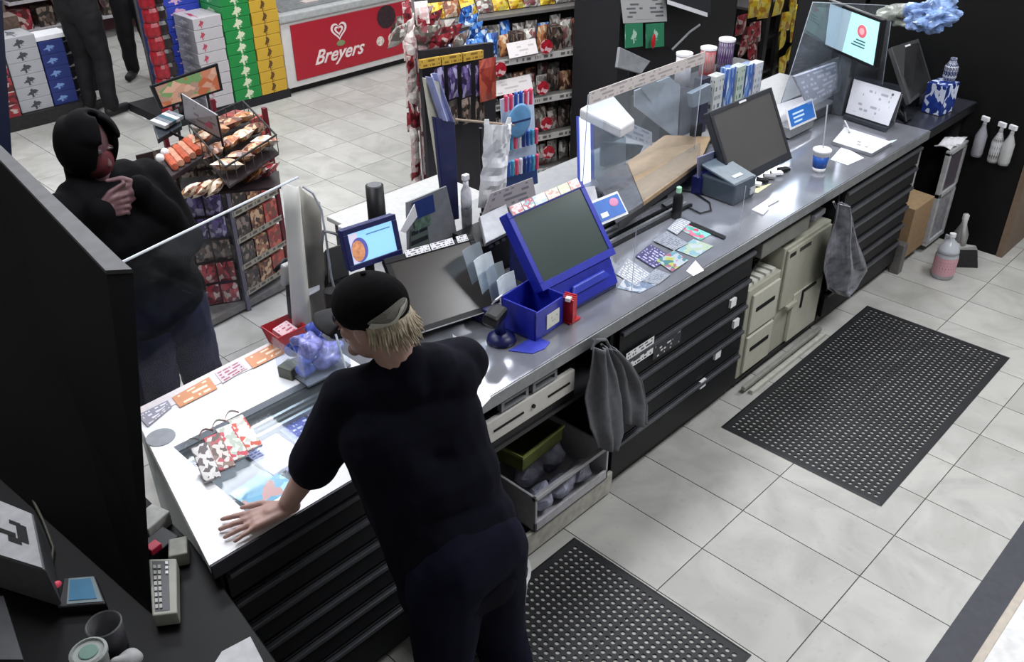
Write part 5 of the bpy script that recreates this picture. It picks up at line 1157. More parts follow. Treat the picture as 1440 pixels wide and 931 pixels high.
mb2 = MB(); mb2.X = mb.X; mb2.box((-.06, -.004, .0055), (.065, .004, .0075)); part('sign_line', mb2, NAVY, t)
part('post', MB().rod(Vector((LP(735, 268).x, 1.38, LP(735, 268).z)), Vector((LP(735, 268).x, 1.38, LZ)), .02), mat('tray_navy'), t)
LC = [('pink', mat('lighter_pink', '#d04868', .3)), ('blue', mat('lighter_blue', '#2a50a0', .3)), ('white', mat('lighter_white', '#c8ccd8', .3)), ('teal', mat('lighter_teal', '#3a8fae', .3)), ('navy', mat('lighter_navy', '#1f3470', .3))]
R.seed(21); rows = ((.0, 148, 136, 'top', 708, 750, 1.37, 6), (.0, 203, 192, 'middle', 710, 757, 1.33, 8), (.0, 240, 228, 'bottom', 712, 758, 1.30, 8))
for (z_, ya, yb, rn, xa, xb, Y, n_) in rows:
    for k in range(n_):
        f = (k + .5) / n_; p = Yp(xa + (xb - xa) * f, ya + (yb - ya) * f, Y); ci, m = LC[(k * 2 + len(rn)) % 5] if rn != 'top' else LC[(0, 0, 1, 1, 0, 0)[k]]
        mb = MB().lathe([(.008, -.03), (.008, .02), (.009, .022), (.009, .038), (.004, .042)], p, 8)
        o = single('lighter', mb, m, '%s lighter, %s from the left in the %s row of the lighter display' % (ci, ORD[k], rn), 'lighter', 'lighters in the blue display')

# glass candy case with a lit edge, between the terminal and the far monitor
t = thing('counter_case', 'white framed clear case with a glowing edge and tan floor', 'case', (1.3, 1.45, LZ))
wf = mat('case_white', '#c4c3c6', .35, var=.04)
T1 = [Zp(872, 192, 1.36), Zp(890, 178, 1.36), Zp(872, 118, 1.36), Zp(815, 150, 1.36)]
part('top_frame', MB().slab([Zp(815, 152, 1.38), Zp(873, 180, 1.38), Zp(893, 168, 1.38), Zp(858, 128, 1.38)], .05), wf, t, bev=.01)
part('light_strip', MB().slab([Yp(819, 262, 1.30), Yp(831, 262, 1.30), Yp(830, 166, 1.30), Yp(817, 166, 1.30)], .01), mat('strip_light', '#dfe6ff', .3, emit=1.6, var=0), t)
part('strip_rim', MB().slab([Yp(815, 262, 1.315), Yp(836, 264, 1.315), Yp(835, 166, 1.315), Yp(813, 164, 1.315)], .012), mat('rim_blue', '#3a4ca8', .3, emit=.3, var=0), t)
part('side_glass', MB().slab([Yp(836, 262, 1.30), Yp(880, 268, 1.22), Yp(880, 188, 1.22), Yp(836, 166, 1.30)], .004), glass('smoke_glass', (.6, .68, .72), .12), t)
bz = LZ + .06
part('tan_floor', MB().slab([Zp(836, 300, bz), Zp(906, 278, bz), Zp(1006, 212, bz), Zp(1000, 180, bz), Zp(920, 200, bz), Zp(850, 240, bz)][:4], .015) if False else MB().prism([(p.x, p.y) for p in (Zp(905, 284, bz), Zp(985, 226, bz), Zp(1000, 192, bz), Zp(935, 190, bz), Zp(882, 228, bz))], bz - .02, bz), mat('tan_board', '#9c8468', .6, var=.1), t)
part('plinth', MB().prism([(p.x, p.y) for p in (Zp(872, 306, bz), Zp(983, 226, bz), Zp(998, 192, bz), Zp(940, 184, bz), Zp(842, 254, bz))], .982, bz - .021), mat('plinth_dark', '#2c2b2d', .5), t)
part('grey_floor', MB().prism([(p.x, p.y) for p in (Zp(868, 308, bz), Zp(904, 285, bz), Zp(881, 229, bz), Zp(838, 252, bz))], bz - .02, bz), mat('case_floor_grey', '#5d5c60', .4, var=.3), t)
part('clear_front', MB().slab([Zp(868, 308, bz), Zp(985, 226, bz), Zp(985, 200, bz + .1), Zp(868, 272, bz + .1)], .003), ACRY, t)
part('hopper_panel', MB().slab([Yp(950, 190, 1.34), Yp(953, 190, 1.34), Yp(956, 118, 1.34), Yp(893, 112, 1.34)][:4], .004), mat('hopper_pale', '#8f959c', .4, var=.1), t)
mb = MB(); a, b, c_, d_, e_ = Yp(893, 150, 1.36), Yp(952, 196, 1.30), Yp(957, 122, 1.30), Yp(942, 108, 1.34), Yp(893, 128, 1.36)
nn = (b - a).cross(e_ - a).normalized() * .01
mb._a([a, b, c_, d_, e_, a - nn, b - nn, c_ - nn, d_ - nn, e_ - nn], [(0, 1, 2, 3, 4), (9, 8, 7, 6, 5)] + [(i, 5 + i, 5 + (i + 1) % 5, (i + 1) % 5) for i in range(5)])
part('hopper_face', mb, mat('hopper_face', '#8d949c', .4, var=.06), t)
part('hopper_side', MB().slab([Yp(955, 196, 1.34), Yp(992, 182, 1.34), Yp(985, 128, 1.34), Yp(958, 122, 1.34)], .03), mat('hopper_dark', '#54545c', .5), t)
part('dark_fittings', MB().slab([Yp(850, 235, 1.34), Yp(895, 225, 1.34), Yp(905, 205, 1.34), Yp(850, 200, 1.34)], .03), mat('fittings', '#2e3a40', .4, var=.5, scale=50), t)
part('price_plate', MB().slab([Yp(874, 191, 1.22), Yp(917, 205, 1.22), Yp(917, 186, 1.22), Yp(877, 168, 1.22)], .003), print_mat('plate_print', '#a8aab0', '#7c7e88', 3, 6, .5, .1), t)
single('small_display', MB().slab([Yp(975, 152, 1.18), Yp(1002, 142, 1.18), Yp(1000, 118, 1.18), Yp(972, 132, 1.18)], .03), mat('display_dim', '#6d7884', .3, var=.15), 'small dim grey blue display beside the grey hopper', 'display', bev=.004)
single('display_post', MB().box((1.80, 1.19, .935), (1.86, 1.225, 1.10)), BLACK, 'black post carrying the dim grey blue display', 'post')
single('dim_disc', MB().lathe([(.04, 0), (.045, .012)], Zp(903, 290, .945), 16), mat('disc_grey', '#8a867e', .4), 'flat pale dish on the steel behind the rails', 'dish')
# canisters and card boxes on the ledge
zc = 1.22
single('canister_shelf', MB().box((1.72, 1.36, LZ), (2.72, 1.56, zc - .02)), mat('canister_shelf', '#2b2b30', .5), 'dark shelf block carrying the tall canisters', 'block', bev=.004)
for k, (x, y0, y1, r, m, lb) in enumerate(((963, 74, 118, .042, mat('can_white', '#b4b0b4', .4), 'white canister with a flat white lid, leftmost of the three'),
                                     (997, 66, 112, .042, pack_mat('can_red', ['#a02838', '#8f8a84', '#b84450', '#7a6a68'], 3, rnd=False), 'red and grey canister with a white lid between the other two'),
                                     (1023, 54, 104, .044, pack_mat('can_purple', ['#3c2050', '#55306a', '#8f8aa0', '#33203f'], 3, rnd=False), 'purple canister with a white lid, rightmost and tallest'))):
    top = Yp(x, y0, 1.44); bot = zc - .018
    tt = thing('canister', lb, 'canister', (top.x, 1.44, bot), 'canisters on the dark shelf')
    part('can_body', MB().lathe([(r, bot + .0), (r, top.z - .012)], (top.x, 1.44, 0), 20), m, tt, smooth=True)
    part('can_lid', MB().lathe([(r + .003, top.z - .012), (r + .003, top.z), (r - .006, top.z + .003)], (top.x, 1.44, 0), 20), WHITE, tt)
for k, (x, w_, m) in enumerate(((985, .07, 0), (1003, .09, 1), (1020, .07, 2), (1034, .07, 3), (1046, .07, 2), (1058, .08, 4))):
    p = Yp(x, 118 - .2 * (x - 985), 1.33); mm = [mat('cbox_dark', '#24243a', .5), print_mat('cbox_white', '#b9bcbc', '#55606a', 6, 4, .5, .08), pack_mat('cbox_blue', ['#6f8fc0', '#b8c4d4', '#3c5aa0'], 3, rnd=False), print_mat('cbox_green', '#a8b4ac', '#4d6a60', 6, 4, .5, .08), print_mat('cbox_pale', '#c4c4ca', '#7f8490', 7, 4, .5, .08)][m]
    single('card_box', MB().box((p.x - .04, 1.29, LZ), (p.x + w_ * .5, 1.345, p.z + .04 + (k >= 2) * .03)), mm, ['narrow navy card box at the left end', 'white card box with a dark picture', 'blue printed card box third from the left', 'green grey card box in the middle right', 'second blue printed card box, next to last', 'pale printed card box at the right end'][k] + ' behind the far monitor', 'box', 'card boxes behind the far monitor', bev=.002)
t = thing('sloped_display', 'grey slanted screen behind the case, under the green signs', 'screen', (Yp(890, 90, 1.9).x, 1.9, 0))
part('panel', MB().slab([Yp(868, 95, 1.9), Yp(902, 104, 1.88), Yp(915, 86, 1.9), Yp(872, 66, 1.92)], .02), mat('slope_grey', '#77797c', .4), t, bev=.004)
part('stand_leg', MB().rod(Yp(890, 92, 1.93), Vector((Yp(890, 92, 1.93).x, 1.93, 0)), .03), BLACK, t)
# spray bottles on the tall cabinet's face
for k, (x, y0, y1, m, lb) in enumerate(((1374, 218, 152, mat('spray_grey', '#8b8b92', .35, var=.1), 'grey spray bottle hanging on the black cabinet, leftmost'), (1397, 226, 160, pack_mat('spray_print', ['#a8a8ac', '#5c5450', '#b8b8bc'], 3, rnd=False), 'printed spray bottle between the other two'), (1412, 230, 160, mat('spray_pale', '#a9aaaa', .35, var=.06), 'pale spray bottle nearest the right edge'))):
    p = Xp(x, y0, 3.72); p.x = 3.70; top = Xp(x + 3, y0 - 60, 3.70).z; h = top - p.z
    tt = thing('spray_bottle', lb, 'bottle', tuple(p), 'spray bottles hanging on the black cabinet')
    part('bottle_body', MB().lathe([(.030, 0), (.034, .02), (.034, h * .5), (.012, h * .72), (.012, h * .78)], p, 16), m, tt, smooth=True)
    part('spray_head', MB().cbox(p + Vector((-.01, -.0, h * .9)), (.05, .02, .03), 1.2), WHITE, tt, bev=.004); part('neck', MB().rod(p + Vector((0, 0, h * .78)), p + Vector((0, 0, h * .88)), .010), WHITE, tt)
    part('hook', MB().rod(p + Vector((0, 0, h * .82)), p + Vector((.049, 0, h * .82)), .004), BLACK, tt)
single('price_hook', MB().box((3.69, -.0, 1.17), (3.748, .03, 1.30)), mat('hook_white', '#b8b8ba', .5), 'slim white label hanging above the spray bottles', 'label')
# jug, dustpan brush, cloths and bags
t = thing('liquid_jug', 'clear gallon jug of red liquid on the floor by the black cabinet', 'jug', tuple(Zp(1323, 388, 0)))
c = Zp(1324, 388, 0)
part('jug_body', MB().lathe([(.060, .0), (.066, .01), (.066, .15), (.058, .165), (.058, .17)], c, 24), glass('jug_clear', (.85, .8, .84), .5), t, smooth=True)
part('shoulder', MB().lathe([(.064, .171), (.060, .19), (.035, .235), (.016, .252), (.016, .27)], c, 24), glass('jug_clear'), t, smooth=True)
part('label', MB().lathe([(.0672, .03), (.0672, .145)], c, 24, cap=False), print_mat('jug_label', '#c89aa4', '#a0485c', 6, 3, .42, .1), t); part('liquid', MB().lathe([(.058, .004), (.060, .025)], c, 20), mat('red_liquid', '#8a1830', .15), t)
part('cap', MB().lathe([(.019, .27), (.019, .29)], c, 16), WHITE, t); part('handle', MB().tube([c + Vector((.02, .02, .25)), c + Vector((.06, .05, .24)), c + Vector((.06, .05, .18))], .01, 8), glass('jug_clear'), t)
t = thing('dustpan_brush', 'white handled brush with black bristles standing behind the jug', 'brush', tuple(Zp(1358, 376, 0)))
q = [Zp(1344, 376, .0), Zp(1375, 377, .0)]
part('bristles', MB().slab([q[0], q[1], q[1] + Vector((.0, .03, .11)), q[0] + Vector((.01, .03, .11))], .05), mat('bristle', '#1e1e20', .8, var=.4, scale=90), t)
part('head', MB().slab([q[0] + Vector((.005, .028, .112)), q[1] + Vector((.005, .028, .112)), q[1] + Vector((-.02, .04, .15)), q[0] + Vector((.02, .04, .15))], .05), mat('brush_white', '#a8a8a8', .4), t, bev=.006)
part('handle', MB().tube([(q[0] + q[1]) / 2 + Vector((0, .06, .14)), (q[0] + q[1]) / 2 + Vector((.0, .08, .24)), (q[0] + q[1]) / 2 + Vector((-.0, .09, .34))], [.02, .013, .016], 10), mat('brush_white'), t, smooth=True)
t = thing('spray_jug', 'pale cleaning bottle standing behind the red jug', 'bottle', tuple(Zp(1347, 352, 0)))
c = Zp(1345, 352, 0); part('bottle_body', MB().lathe([(.04, 0), (.045, .02), (.045, .12), (.018, .19), (.016, .22)], c, 16), mat('jug_grey', '#8c8c90', .35), t, smooth=True); part('cap', MB().lathe([(.02, .22), (.02, .25)], c, 12), WHITE, t)
def drape(name, label, cat, pts, Y, m, seed, group=None, depth=.03, solid=.004):
    """a hanging cloth: rows of (left, right) photo points on the counter's front plane"""
    L_ = [(Yp(a, b, Y), Yp(c, d, Y)) for (a, b), (c, d) in pts]; n_ = len(L_) - 1
    def f(u, v):
        k = min(int(v * n_), n_ - 1); g = v * n_ - k; a = L_[k][0].lerp(L_[k + 1][0], g); b = L_[k][1].lerp(L_[k + 1][1], g)
        p = a.lerp(b, u); p.y += -depth * math.sin(3.1416 * u) + .5 * depth * noise.noise(Vector((u * 5 + seed, v * 3, seed))) - .4 * depth * math.cos(u * 14 + seed); return p
    return MB().sheet(f, 22, 6 * n_)
AP = mat('apron_grey', '#5c5d63', .75, var=.12, scale=40, bump=.2)
t = thing('hanging_apron', 'grey apron hanging from a hook at the bay post', 'apron', tuple(Yp(860, 560, .44)))
part('front_fall', drape('a', '', '', [((832, 488), (848, 485)), ((826, 520), (862, 520)), ((822, 560), (872, 560)), ((826, 600), (874, 605)), ((838, 628), (866, 630))], .42, AP, 1), AP, t, solid=.005, smooth=True)
part('side_fall', drape('b', '', '', [((846, 486), (858, 486)), ((860, 508), (884, 508)), ((866, 530), (900, 535)), ((868, 560), (909, 570)), ((872, 592), (908, 596))], .435, AP, 4), AP, t, solid=.005, smooth=True)
part('hook', MB().rod(Yp(846, 484, .47), Yp(846, 484, .41), .005), CHROME, t)
part('neck_loop', MB().tube([Yp(832, 492, .42), Yp(838, 478, .42), Yp(852, 478, .42), Yp(858, 490, .42)], .006, 6), AP, t)
PBG = mat('poly_bag', '#6e6f78', .25, var=.45, scale=22)  # strong tone variation puts the film's highlights into its colour
t = thing('hanging_bag', 'crumpled clear plastic bag hanging under the steel edge', 'bag', tuple(Yp(1185, 360, .43)))
part('bag_fall', drape('c', '', '', [((1174, 285), (1182, 285)), ((1168, 315), (1192, 315)), ((1158, 350), (1208, 352)), ((1155, 380), (1215, 376)), ((1160, 405), (1200, 402)), ((1172, 412), (1186, 412))], .42, PBG, 7, depth=.05), PBG, t, solid=.003)
part('handle_knot', MB().tube([Yp(1172, 284, .43), Yp(1178, 296, .43), Yp(1184, 284, .43)], .006, 6), PBG, t)
# ------------------------------------------------------------------ the shop behind the counter
def pillow(c, w_, h_, t_, rz=0, rx=0, mb=None, n=5):
    """a filled bag: crimped top and bottom, fat in the middle"""
    mb = mb or MB(); M = Matrix.Translation(c) @ Matrix.Rotation(rz, 4, 'Z') @ Matrix.Rotation(rx, 4, 'X'); o = mb.X; mb.X = M
    for s in (-1, 1):
        def f(u, v, s=s):
            e = math.sin(math.pi * u) ** .6 * math.sin(math.pi * v) ** .6
            return Vector(((u - .5) * w_ * (1 if s < 0 else -1), s * t_ * .5 * e, (v - .5) * h_))
        mb.sheet(f, n, n)
    mb.X = o; return mb
BAGC = {
    'yellow': pack_mat('bag_yellow', ['#c8a820', '#d8bc38', '#a87818', '#d0c060'], 2.4), 'red': pack_mat('bag_red', ['#7c1c26', '#96303a', '#4c1218', '#b09c98'], 2.6),
    'brown': pack_mat('bag_brown', ['#5a3428', '#8a5a40', '#b89878', '#3c2420'], 2.8), 'white': pack_mat('bag_silver', ['#a4a09a', '#847c74', '#c0bcb6', '#7c4448', '#5c5650'], 2.8),
    'grey': pack_mat('bag_grey', ['#7c7874', '#a09c98', '#5a5450', '#c0bcb8'], 2.8), 'purple': pack_mat('bag_purple', ['#3a2c58', '#5c4c80', '#8a84a4', '#241c3c'], 2.6),
    'blue': pack_mat('bag_blue', ['#2456a4', '#4a84cc', '#c8d8e8', '#1a3c80'], 2.6), 'orange': pack_mat('bag_orange', ['#94583a', '#a8784c', '#b8a48c', '#6c3828'], 2.6),
    'dark': pack_mat('bag_dark', ['#2a2422', '#4a3a34', '#7a6a60', '#1c1818'], 2.8)}
# ---- candy shelves (gondola)
ga, gb = Zp(690, 88, .95), Zp(868, 60, .95); ge = (gb - ga).normalized(); gn = Vector((ge.y, -ge.x, 0)); gang = math.atan2(ge.y, ge.x)
def Gp(x, y):
    d = _ray(x, y); t = (ga - CAM).dot(gn) / d.dot(gn); return CAM + d * t
GL = (gb - ga).length
def gpos(s, back, z): return Vector((ga.x, ga.y, 0)) + ge * s - gn * back + Vector((0, 0, z))
gz = [.95, Gp(815, 128).z, Gp(790, 185).z, Gp(790, 232).z, .03]
g = thing('candy_shelves', 'dark steel sweets shelving with pale price rails facing the counter', 'shelving', tuple(gpos(GL / 2, 0, 0)))
S0 = -.35
mb = MB(); mb.X = Matrix.Translation(gpos(0, 0, 0)) @ Matrix.Rotation(gang, 4, 'Z')
def gbox(a, b): m_ = MB(); m_.X = Matrix.Translation(gpos(0, 0, 0)) @ Matrix.Rotation(gang, 4, 'Z'); return m_.box(a, b)
part('back_panel', gbox((S0, .44, 0), (GL, .46, 1.35)), mat('shelf_back', '#3a3433', .6), g)
for x in (S0, GL - .02): part('side_upright', gbox((x, 0.0, 0), (x + .02, .44, 1.0 if x > 0 else .95)), mat('upright_dark', '#2a2628', .5), g)
for i, z in enumerate(gz):
    s = part('shelf', gbox((S0, 0, z - .02), (GL, .438, z)), mat('shelf_metal', '#6a6866', .45), g)
    part('price_rail', gbox((S0, -.012, z - .035), (GL, -.001, z + .008)), print_mat('rail_print', '#b4b0ae', '#5c5654', 1, 40, .5, .0), s)
part('upper_shelf', gbox((S0, .2, 1.18), (GL, .438, 1.20)), mat('shelf_metal'), g)
R.seed(31); names = ['top', 'second', 'third', 'fourth', 'lowest']
seq = [['white', 'white', 'grey', 'orange', 'white', 'grey', 'dark', 'blue', 'blue'], ['brown', 'dark', 'grey', 'white', 'brown', 'orange', 'grey', 'brown'], ['grey', 'brown', 'white', 'grey', 'brown', 'dark', 'grey', 'white'], ['white', 'grey', 'brown', 'grey', 'white', 'brown', 'grey', 'dark'], ['grey', 'dark', 'brown', 'white', 'grey', 'brown', 'grey', 'dark']]
for i, z in enumerate(gz):
    N_ = 13; step = (GL - S0 - .08) / N_
    for row in range(2):
        for k in range(N_):
            kind = seq[i][(k * 3 + row * 2 + i) % len(seq[i])]
            if i == 0 and row == 0 and k < 4: kind = 'blue'
            h_ = R.uniform(.13, .18) if i else R.uniform(.14, .20)
            h_ = min(h_, (gz[i - 1] - z - .06) if i else .3)
            c = gpos(S0 + .05 + (k + .5) * step, .09 + .16 * row, z + h_ / 2 + .002)
            if i == 0 and k in (5, 8, 11) and row == 0:
                mb = MB().cbox(c, (step * .9, .10, h_), gang + R.uniform(-.1, .1)); nm = 'sweet_box'
            else: mb = pillow(c, step * R.uniform(.85, 1.0), h_, .06, gang + R.uniform(-.25, .25), R.uniform(-.25, .05)); nm = 'sweet_bag'
            single(nm, mb, BAGC[kind], '%s %s, %s from the left, %s row of the %s sweets shelf' % (kind if kind != 'white' else 'silvery', 'box' if nm == 'sweet_box' else 'bag', ORD[k], 'front' if row == 0 else 'rear', names[i]), 'sweets', 'bags on the %s sweets shelf' % names[i])
for k in range(12):
    c = gpos(S0 + .10 + k * .125, .33, 1.20 + .055)
    kind = ['yellow', 'orange', 'yellow', 'white', 'yellow', 'yellow', 'white', 'yellow', 'grey', 'white', 'red', 'grey'][k]
    single('snack_bag', pillow(c, .12, .11, .06, gang + .1 * (k % 3 - 1), -.5), BAGC[kind], '%s snack bag, %s from the left on the raised rear shelf' % (kind if kind != 'white' else 'silvery', ORD[k]), 'snacks', 'snack bags on the raised shelf')
TAGR = pack_mat('sale_tag', ['#a01828', '#a01828', '#c8a0a4', '#8c1020'], 2.2, rnd=False)
for k, (x, y, lb) in enumerate(((765, 60, 'red round sale tag on the top sweets shelf rail'), (760, 118, 'red round sale tag on the second sweets rail'), (765, 168, 'red round sale tag on the third sweets rail, left'), (768, 208, 'red round sale tag on the fourth sweets rail'), (700, 92, 'red round sale tag half hidden by the lighter display'))):
    p = Gp(x, y + 4) + gn * .03; mb = MB(); q_ = gn.to_track_quat('Z', 'Y').to_matrix(); mb.lathe([(.05, 0), (.05, .004)], p, 20, q_)
    single('sale_tag', mb, TAGR, lb, 'tag', 'red sale tags on the sweets shelves')
for k, (x0, y0, x1, y1) in enumerate(((712, 80, 752, 72), (683, 135, 745, 122))):
    a, b = Gp(x0, y0) + gn * .05, Gp(x1, y1) + gn * .05
    single('price_card', MB().slab([a, b, b + Vector((0, 0, .09)) - gn * .05, a + Vector((0, 0, .09)) - gn * .05], .003), print_mat('card_pinkish', '#cfc8c8', '#b0a8a8', 4, 6, .45, .1), ['wide pale price card leaning on the top sweets rail', 'pale price card behind the lighter display'][k], 'card')
# ---- peg display at the left end of the shelves: yellow headers, purple pouches
t = thing('pouch_display', 'dark display with yellow header strips above purple pouches', 'display', tuple(Yp(650, 150, 2.75)))
q = [Yp(600, 178, 2.8), Yp(700, 160, 2.8), Yp(694, 60, 2.8), Yp(592, 72, 2.8)]
part('panel', MB().slab([Vector((q[0].x, 2.8, 0)), Vector((q[1].x, 2.8, 0)), q[2], q[3]], .03), mat('display_dark', '#1e1c22', .5), t)
for k in range(3):
    a, b = Yp(592 + 30 * k, 97 - 5 * k, 2.74), Yp(620 + 30 * k, 92 - 5 * k, 2.74)
    part('header_strip', MB().slab([a, b, b + Vector((0, 0, .05)), a + Vector((0, 0, .05))], .02), print_mat('header_yellow', '#b8963c', '#7a5a24', 2, 6, .5, .05), t)
for k in range(4):
    c = Yp(618 + 19 * k, 118 - 2 * k, 2.70); single('hanging_pouch', pillow(c, .085, .19, .04, .1), BAGC['purple'], 'purple pouch under the yellow headers, %s from the left' % ORD[k], 'pouch', 'purple pouches under the yellow strips')
    c = Yp(618 + 19 * k, 162 - 3 * k, 2.70); single('hanging_pouch', pillow(c, .085, .16, .04, .1), BAGC['dark'], 'dark pouch in the lower row of the yellow headed display, %s from the left' % ORD[k], 'pouch', 'dark pouches in the lower row')
c = Yp(686, 112, 2.66); single('hanging_pouch', pillow(c, .13, .26, .05, -.1), pack_mat('pouch_rust', ['#8a3428', '#a04a38', '#7a2820'], 2, rnd=False), 'rust red pouch at the right end of the yellow headed display', 'pouch')
# ---- tall rack of white and red lozenge bags
t = thing('bag_rack', 'tall wire rack strung with small white and red bags at the aisle', 'rack', tuple(Zp(600, 262, .2)))
rx = Yp(590, 150, 3.0); part('pole', MB().rod((rx.x, 3.0, 0.02), (rx.x, 3.0, 1.72), .012), CHROME, t); part('foot', MB().lathe([(.18, 0), (.18, .02), (.03, .03)], (rx.x, 3.0, 0)), BLACK, t)
R.seed(41)
for j in range(15):
    y = 256 - j * 17
    for k in range(2):
        p = Yp(580 - j * .9 + k * 20 + 6, y, 2.96); m = ['white', 'white', 'red'][(j * 2 + k * 2 + j // 3) % 3]
        single('lozenge_bag', pillow(p, .085, .13, .045, R.uniform(-.5, .5), R.uniform(-.2, .2), n=4), BAGC['red'] if m == 'red' else pack_mat('loz_white', ['#d0c4c0', '#e0d8d4', '#c8a8a8', '#dcd0cc'], 2.4),
               '%s lozenge bag, %s tier from the bottom, %s side of the tall rack' % (m, ORD[j], ['left', 'right'][k]), 'sweets', 'bags on the tall wire rack')
for k, (x, y, c_) in enumerate(((575, 35, 'white'), (590, 25, 'red'), (608, 30, 'red'), (620, 42, 'white'), (632, 50, 'red'), (645, 60, 'white'), (600, 50, 'white'), (618, 62, 'red'), (560, 50, 'white'))):
    single('loose_bag', pillow(Yp(x, y, 3.1 - .03 * k), .17, .15, .07, .4 * (k % 3 - 1), .5), BAGC[c_], '%s bag, %s of the loose bags heaped at the rack top' % ('red' if c_ == 'red' else 'pale', ORD[k]), 'sweets', 'loose bags above the tall rack')
single('rack_basket', MB().box((rx.x - .02, 2.95, 1.28), (rx.x + .40, 3.2, 1.30)), mat('wire_basket', '#3a3432', .5), 'flat wire basket holding the loose bags on the tall rack', 'basket')
for k, (x, y) in enumerate(((655, 22), (662, 34), (668, 45), (674, 56), (655, 40))):
    single('blue_bag', pillow(Yp(x, y, 3.35), .15, .14, .06, .2, .3), BAGC['blue'], 'blue and white bag, %s down the cascade left of the sweets shelves' % ORD[k], 'snacks', 'blue bags cascading beside the shelves')
# grey appliance, far
t = thing('glass_cooler', 'pale grey appliance with a dark glass door at the top centre', 'appliance', tuple(Yp(620, 60, 7.2)))
a, b = Yp(590, 45, 7.2), Yp(645, 45, 7.2)
part('body', MB().box((a.x, 7.2, 0), (b.x + .15, 7.8, 1.4)), mat('appliance_white', '#a6a4a4', .5), t, bev=.01); part('door_glass', MB().box((a.x + .05, 7.185, .1), (b.x - .1, 7.198, .8)), mat('door_glass_grey', '#707a78', .2), t)
# ---- chest freezer
FZ = .745
t = thing('chest_freezer', 'white chest freezer with a red lettered front', 'freezer', (3.4, 6.5, 0))
part('body', MB().box((2.50, 6.15, .06), (4.9, 6.95, FZ - .08)), mat('freezer_white', '#cfcccb', .4, var=.04), t, bev=.01)
part('base', MB().box((2.53, 6.2, 0), (4.87, 6.9, .058)), BLACK, t)
part('rim', MB().box((2.48, 6.12, FZ - .079), (4.92, 6.98, FZ)), mat('freezer_rim', '#a9abac', .3), t, bev=.015)
part('lid_glass', MB().box((2.56, 6.2, FZ + .001), (4.84, 6.9, FZ + .012)), mat('lid_grey', '#85888a', .15, var=.2), t)
RP = mat('freezer_red', '#a5152a', .35, var=.06)
pn = part('front_panel', MB().prism([(2.60, 6.138), (4.80, 6.138), (4.80, 6.149), (2.60, 6.149)], .12, FZ - .11), RP, t, bev=.004)
LW = mat('freezer_white_print', '#e6d4d4', .5, var=0)
Mf = Matrix.Translation((2.98, 6.136, .27)) @ Matrix.Rotation(math.pi / 2, 4, 'X') @ Matrix.Rotation(.0, 4, 'Z')
text('brand_lettering', 'Breyers', LW, Matrix.Translation((3.10, 6.135, .285)) @ Matrix.Rotation(math.pi / 2, 4, 'X') @ Matrix.Rotation(.0, 4, 'Z'), .185, t, shear=.5, bold=.003)
mb = MB()
def heart(sc, w_):
    out = []
    for i in range(40):
        a = 2 * math.pi * i / 40; out.append((sc * .9 * math.sin(a) ** 3, sc * (.72 * math.cos(a) - .28 * math.cos(2 * a) - .11 * math.cos(3 * a) - .05 * math.cos(4 * a))))
    return out
def heart_ring(mb, cx, cz, s1, s0, y):
    A_, B_ = heart(s1, 0), heart(s0, 0); n_ = 40
    vs = [(cx + x, y, cz + z) for x, z in A_] + [(cx + x, y, cz + z) for x, z in B_]
    return mb._a(vs, [(i, (i + 1) % n_, n_ + (i + 1) % n_, n_ + i) for i in range(n_)])
heart_ring(mb, 3.13, .50, .105, .078, 6.134); heart_ring(mb, 3.13, .50, .058, .032, 6.134)
part('heart_emblem', mb, LW, t)
part('leaf_mark', MB().ball((3.14, 6.136, .375), (.05, .002, .028), 16, 6), mat('leaf_green', '#7a8a60', .5), t)
for k, (x, z, r, c_) in enumerate(((3.72, .52, .12, '#2c1820'), (3.86, .36, .10, '#3a3428'), (3.62, .30, .05, '#d8c8c0'), (3.78, .30, .06, '#d0c0b8'))):
    part('printed_scoop', MB().ball((x, 6.136, z), (r, .002, r * .95), 18, 6), mat('scoop%d' % k, c_, .5, var=.5, scale=30), t)
for k in range(6):
    part('price_label', MB().box((2.9 + k * .3, 6.3 + .02 * (k % 2), FZ + .013), (3.05 + k * .3, 6.4, FZ + .02)), mat('label_pinkish', '#b8aaa8', .5), t)
# ---- stacks of drink cartons
PAL = single('pallet', MB().box((1.25, 6.12, 0), (2.50, 6.85, .075)), mat('pallet_dark', '#17161c', .7), 'low dark pallet under the stacked drink cartons', 'pallet')
def carton_stack(x0, x1, y0, y1, z0, n, h, m, ms, cname, nm='drink_carton'):
    for k in range(n):
        R_ = R.uniform(-.006, .006)
        mb = MB(); mb.mi = 0; mb.box((x0 + .003 + R_, y0 + .003, z0 + k * h + .001), (x1 - .003 + R_, y1, z0 + (k + 1) * h - .002))
        mb.m = [0, 0, 0, 0, 0, 0]; mb.m[4] = 1
        single(nm, mb, [m, ms], '%s carton, %s from the bottom of its stack beside the freezer' % (cname, ORD[k]), 'carton', '%s cartons beside the freezer' % cname, bev=.004)
R.seed(51)
YL = pack_mat('carton_yellow', ['#c09a30', '#c8a43c', '#b48c28', '#c49e34', '#6a4a20'], 1.1, stretch=(1.6, 1, 1), rnd=True)
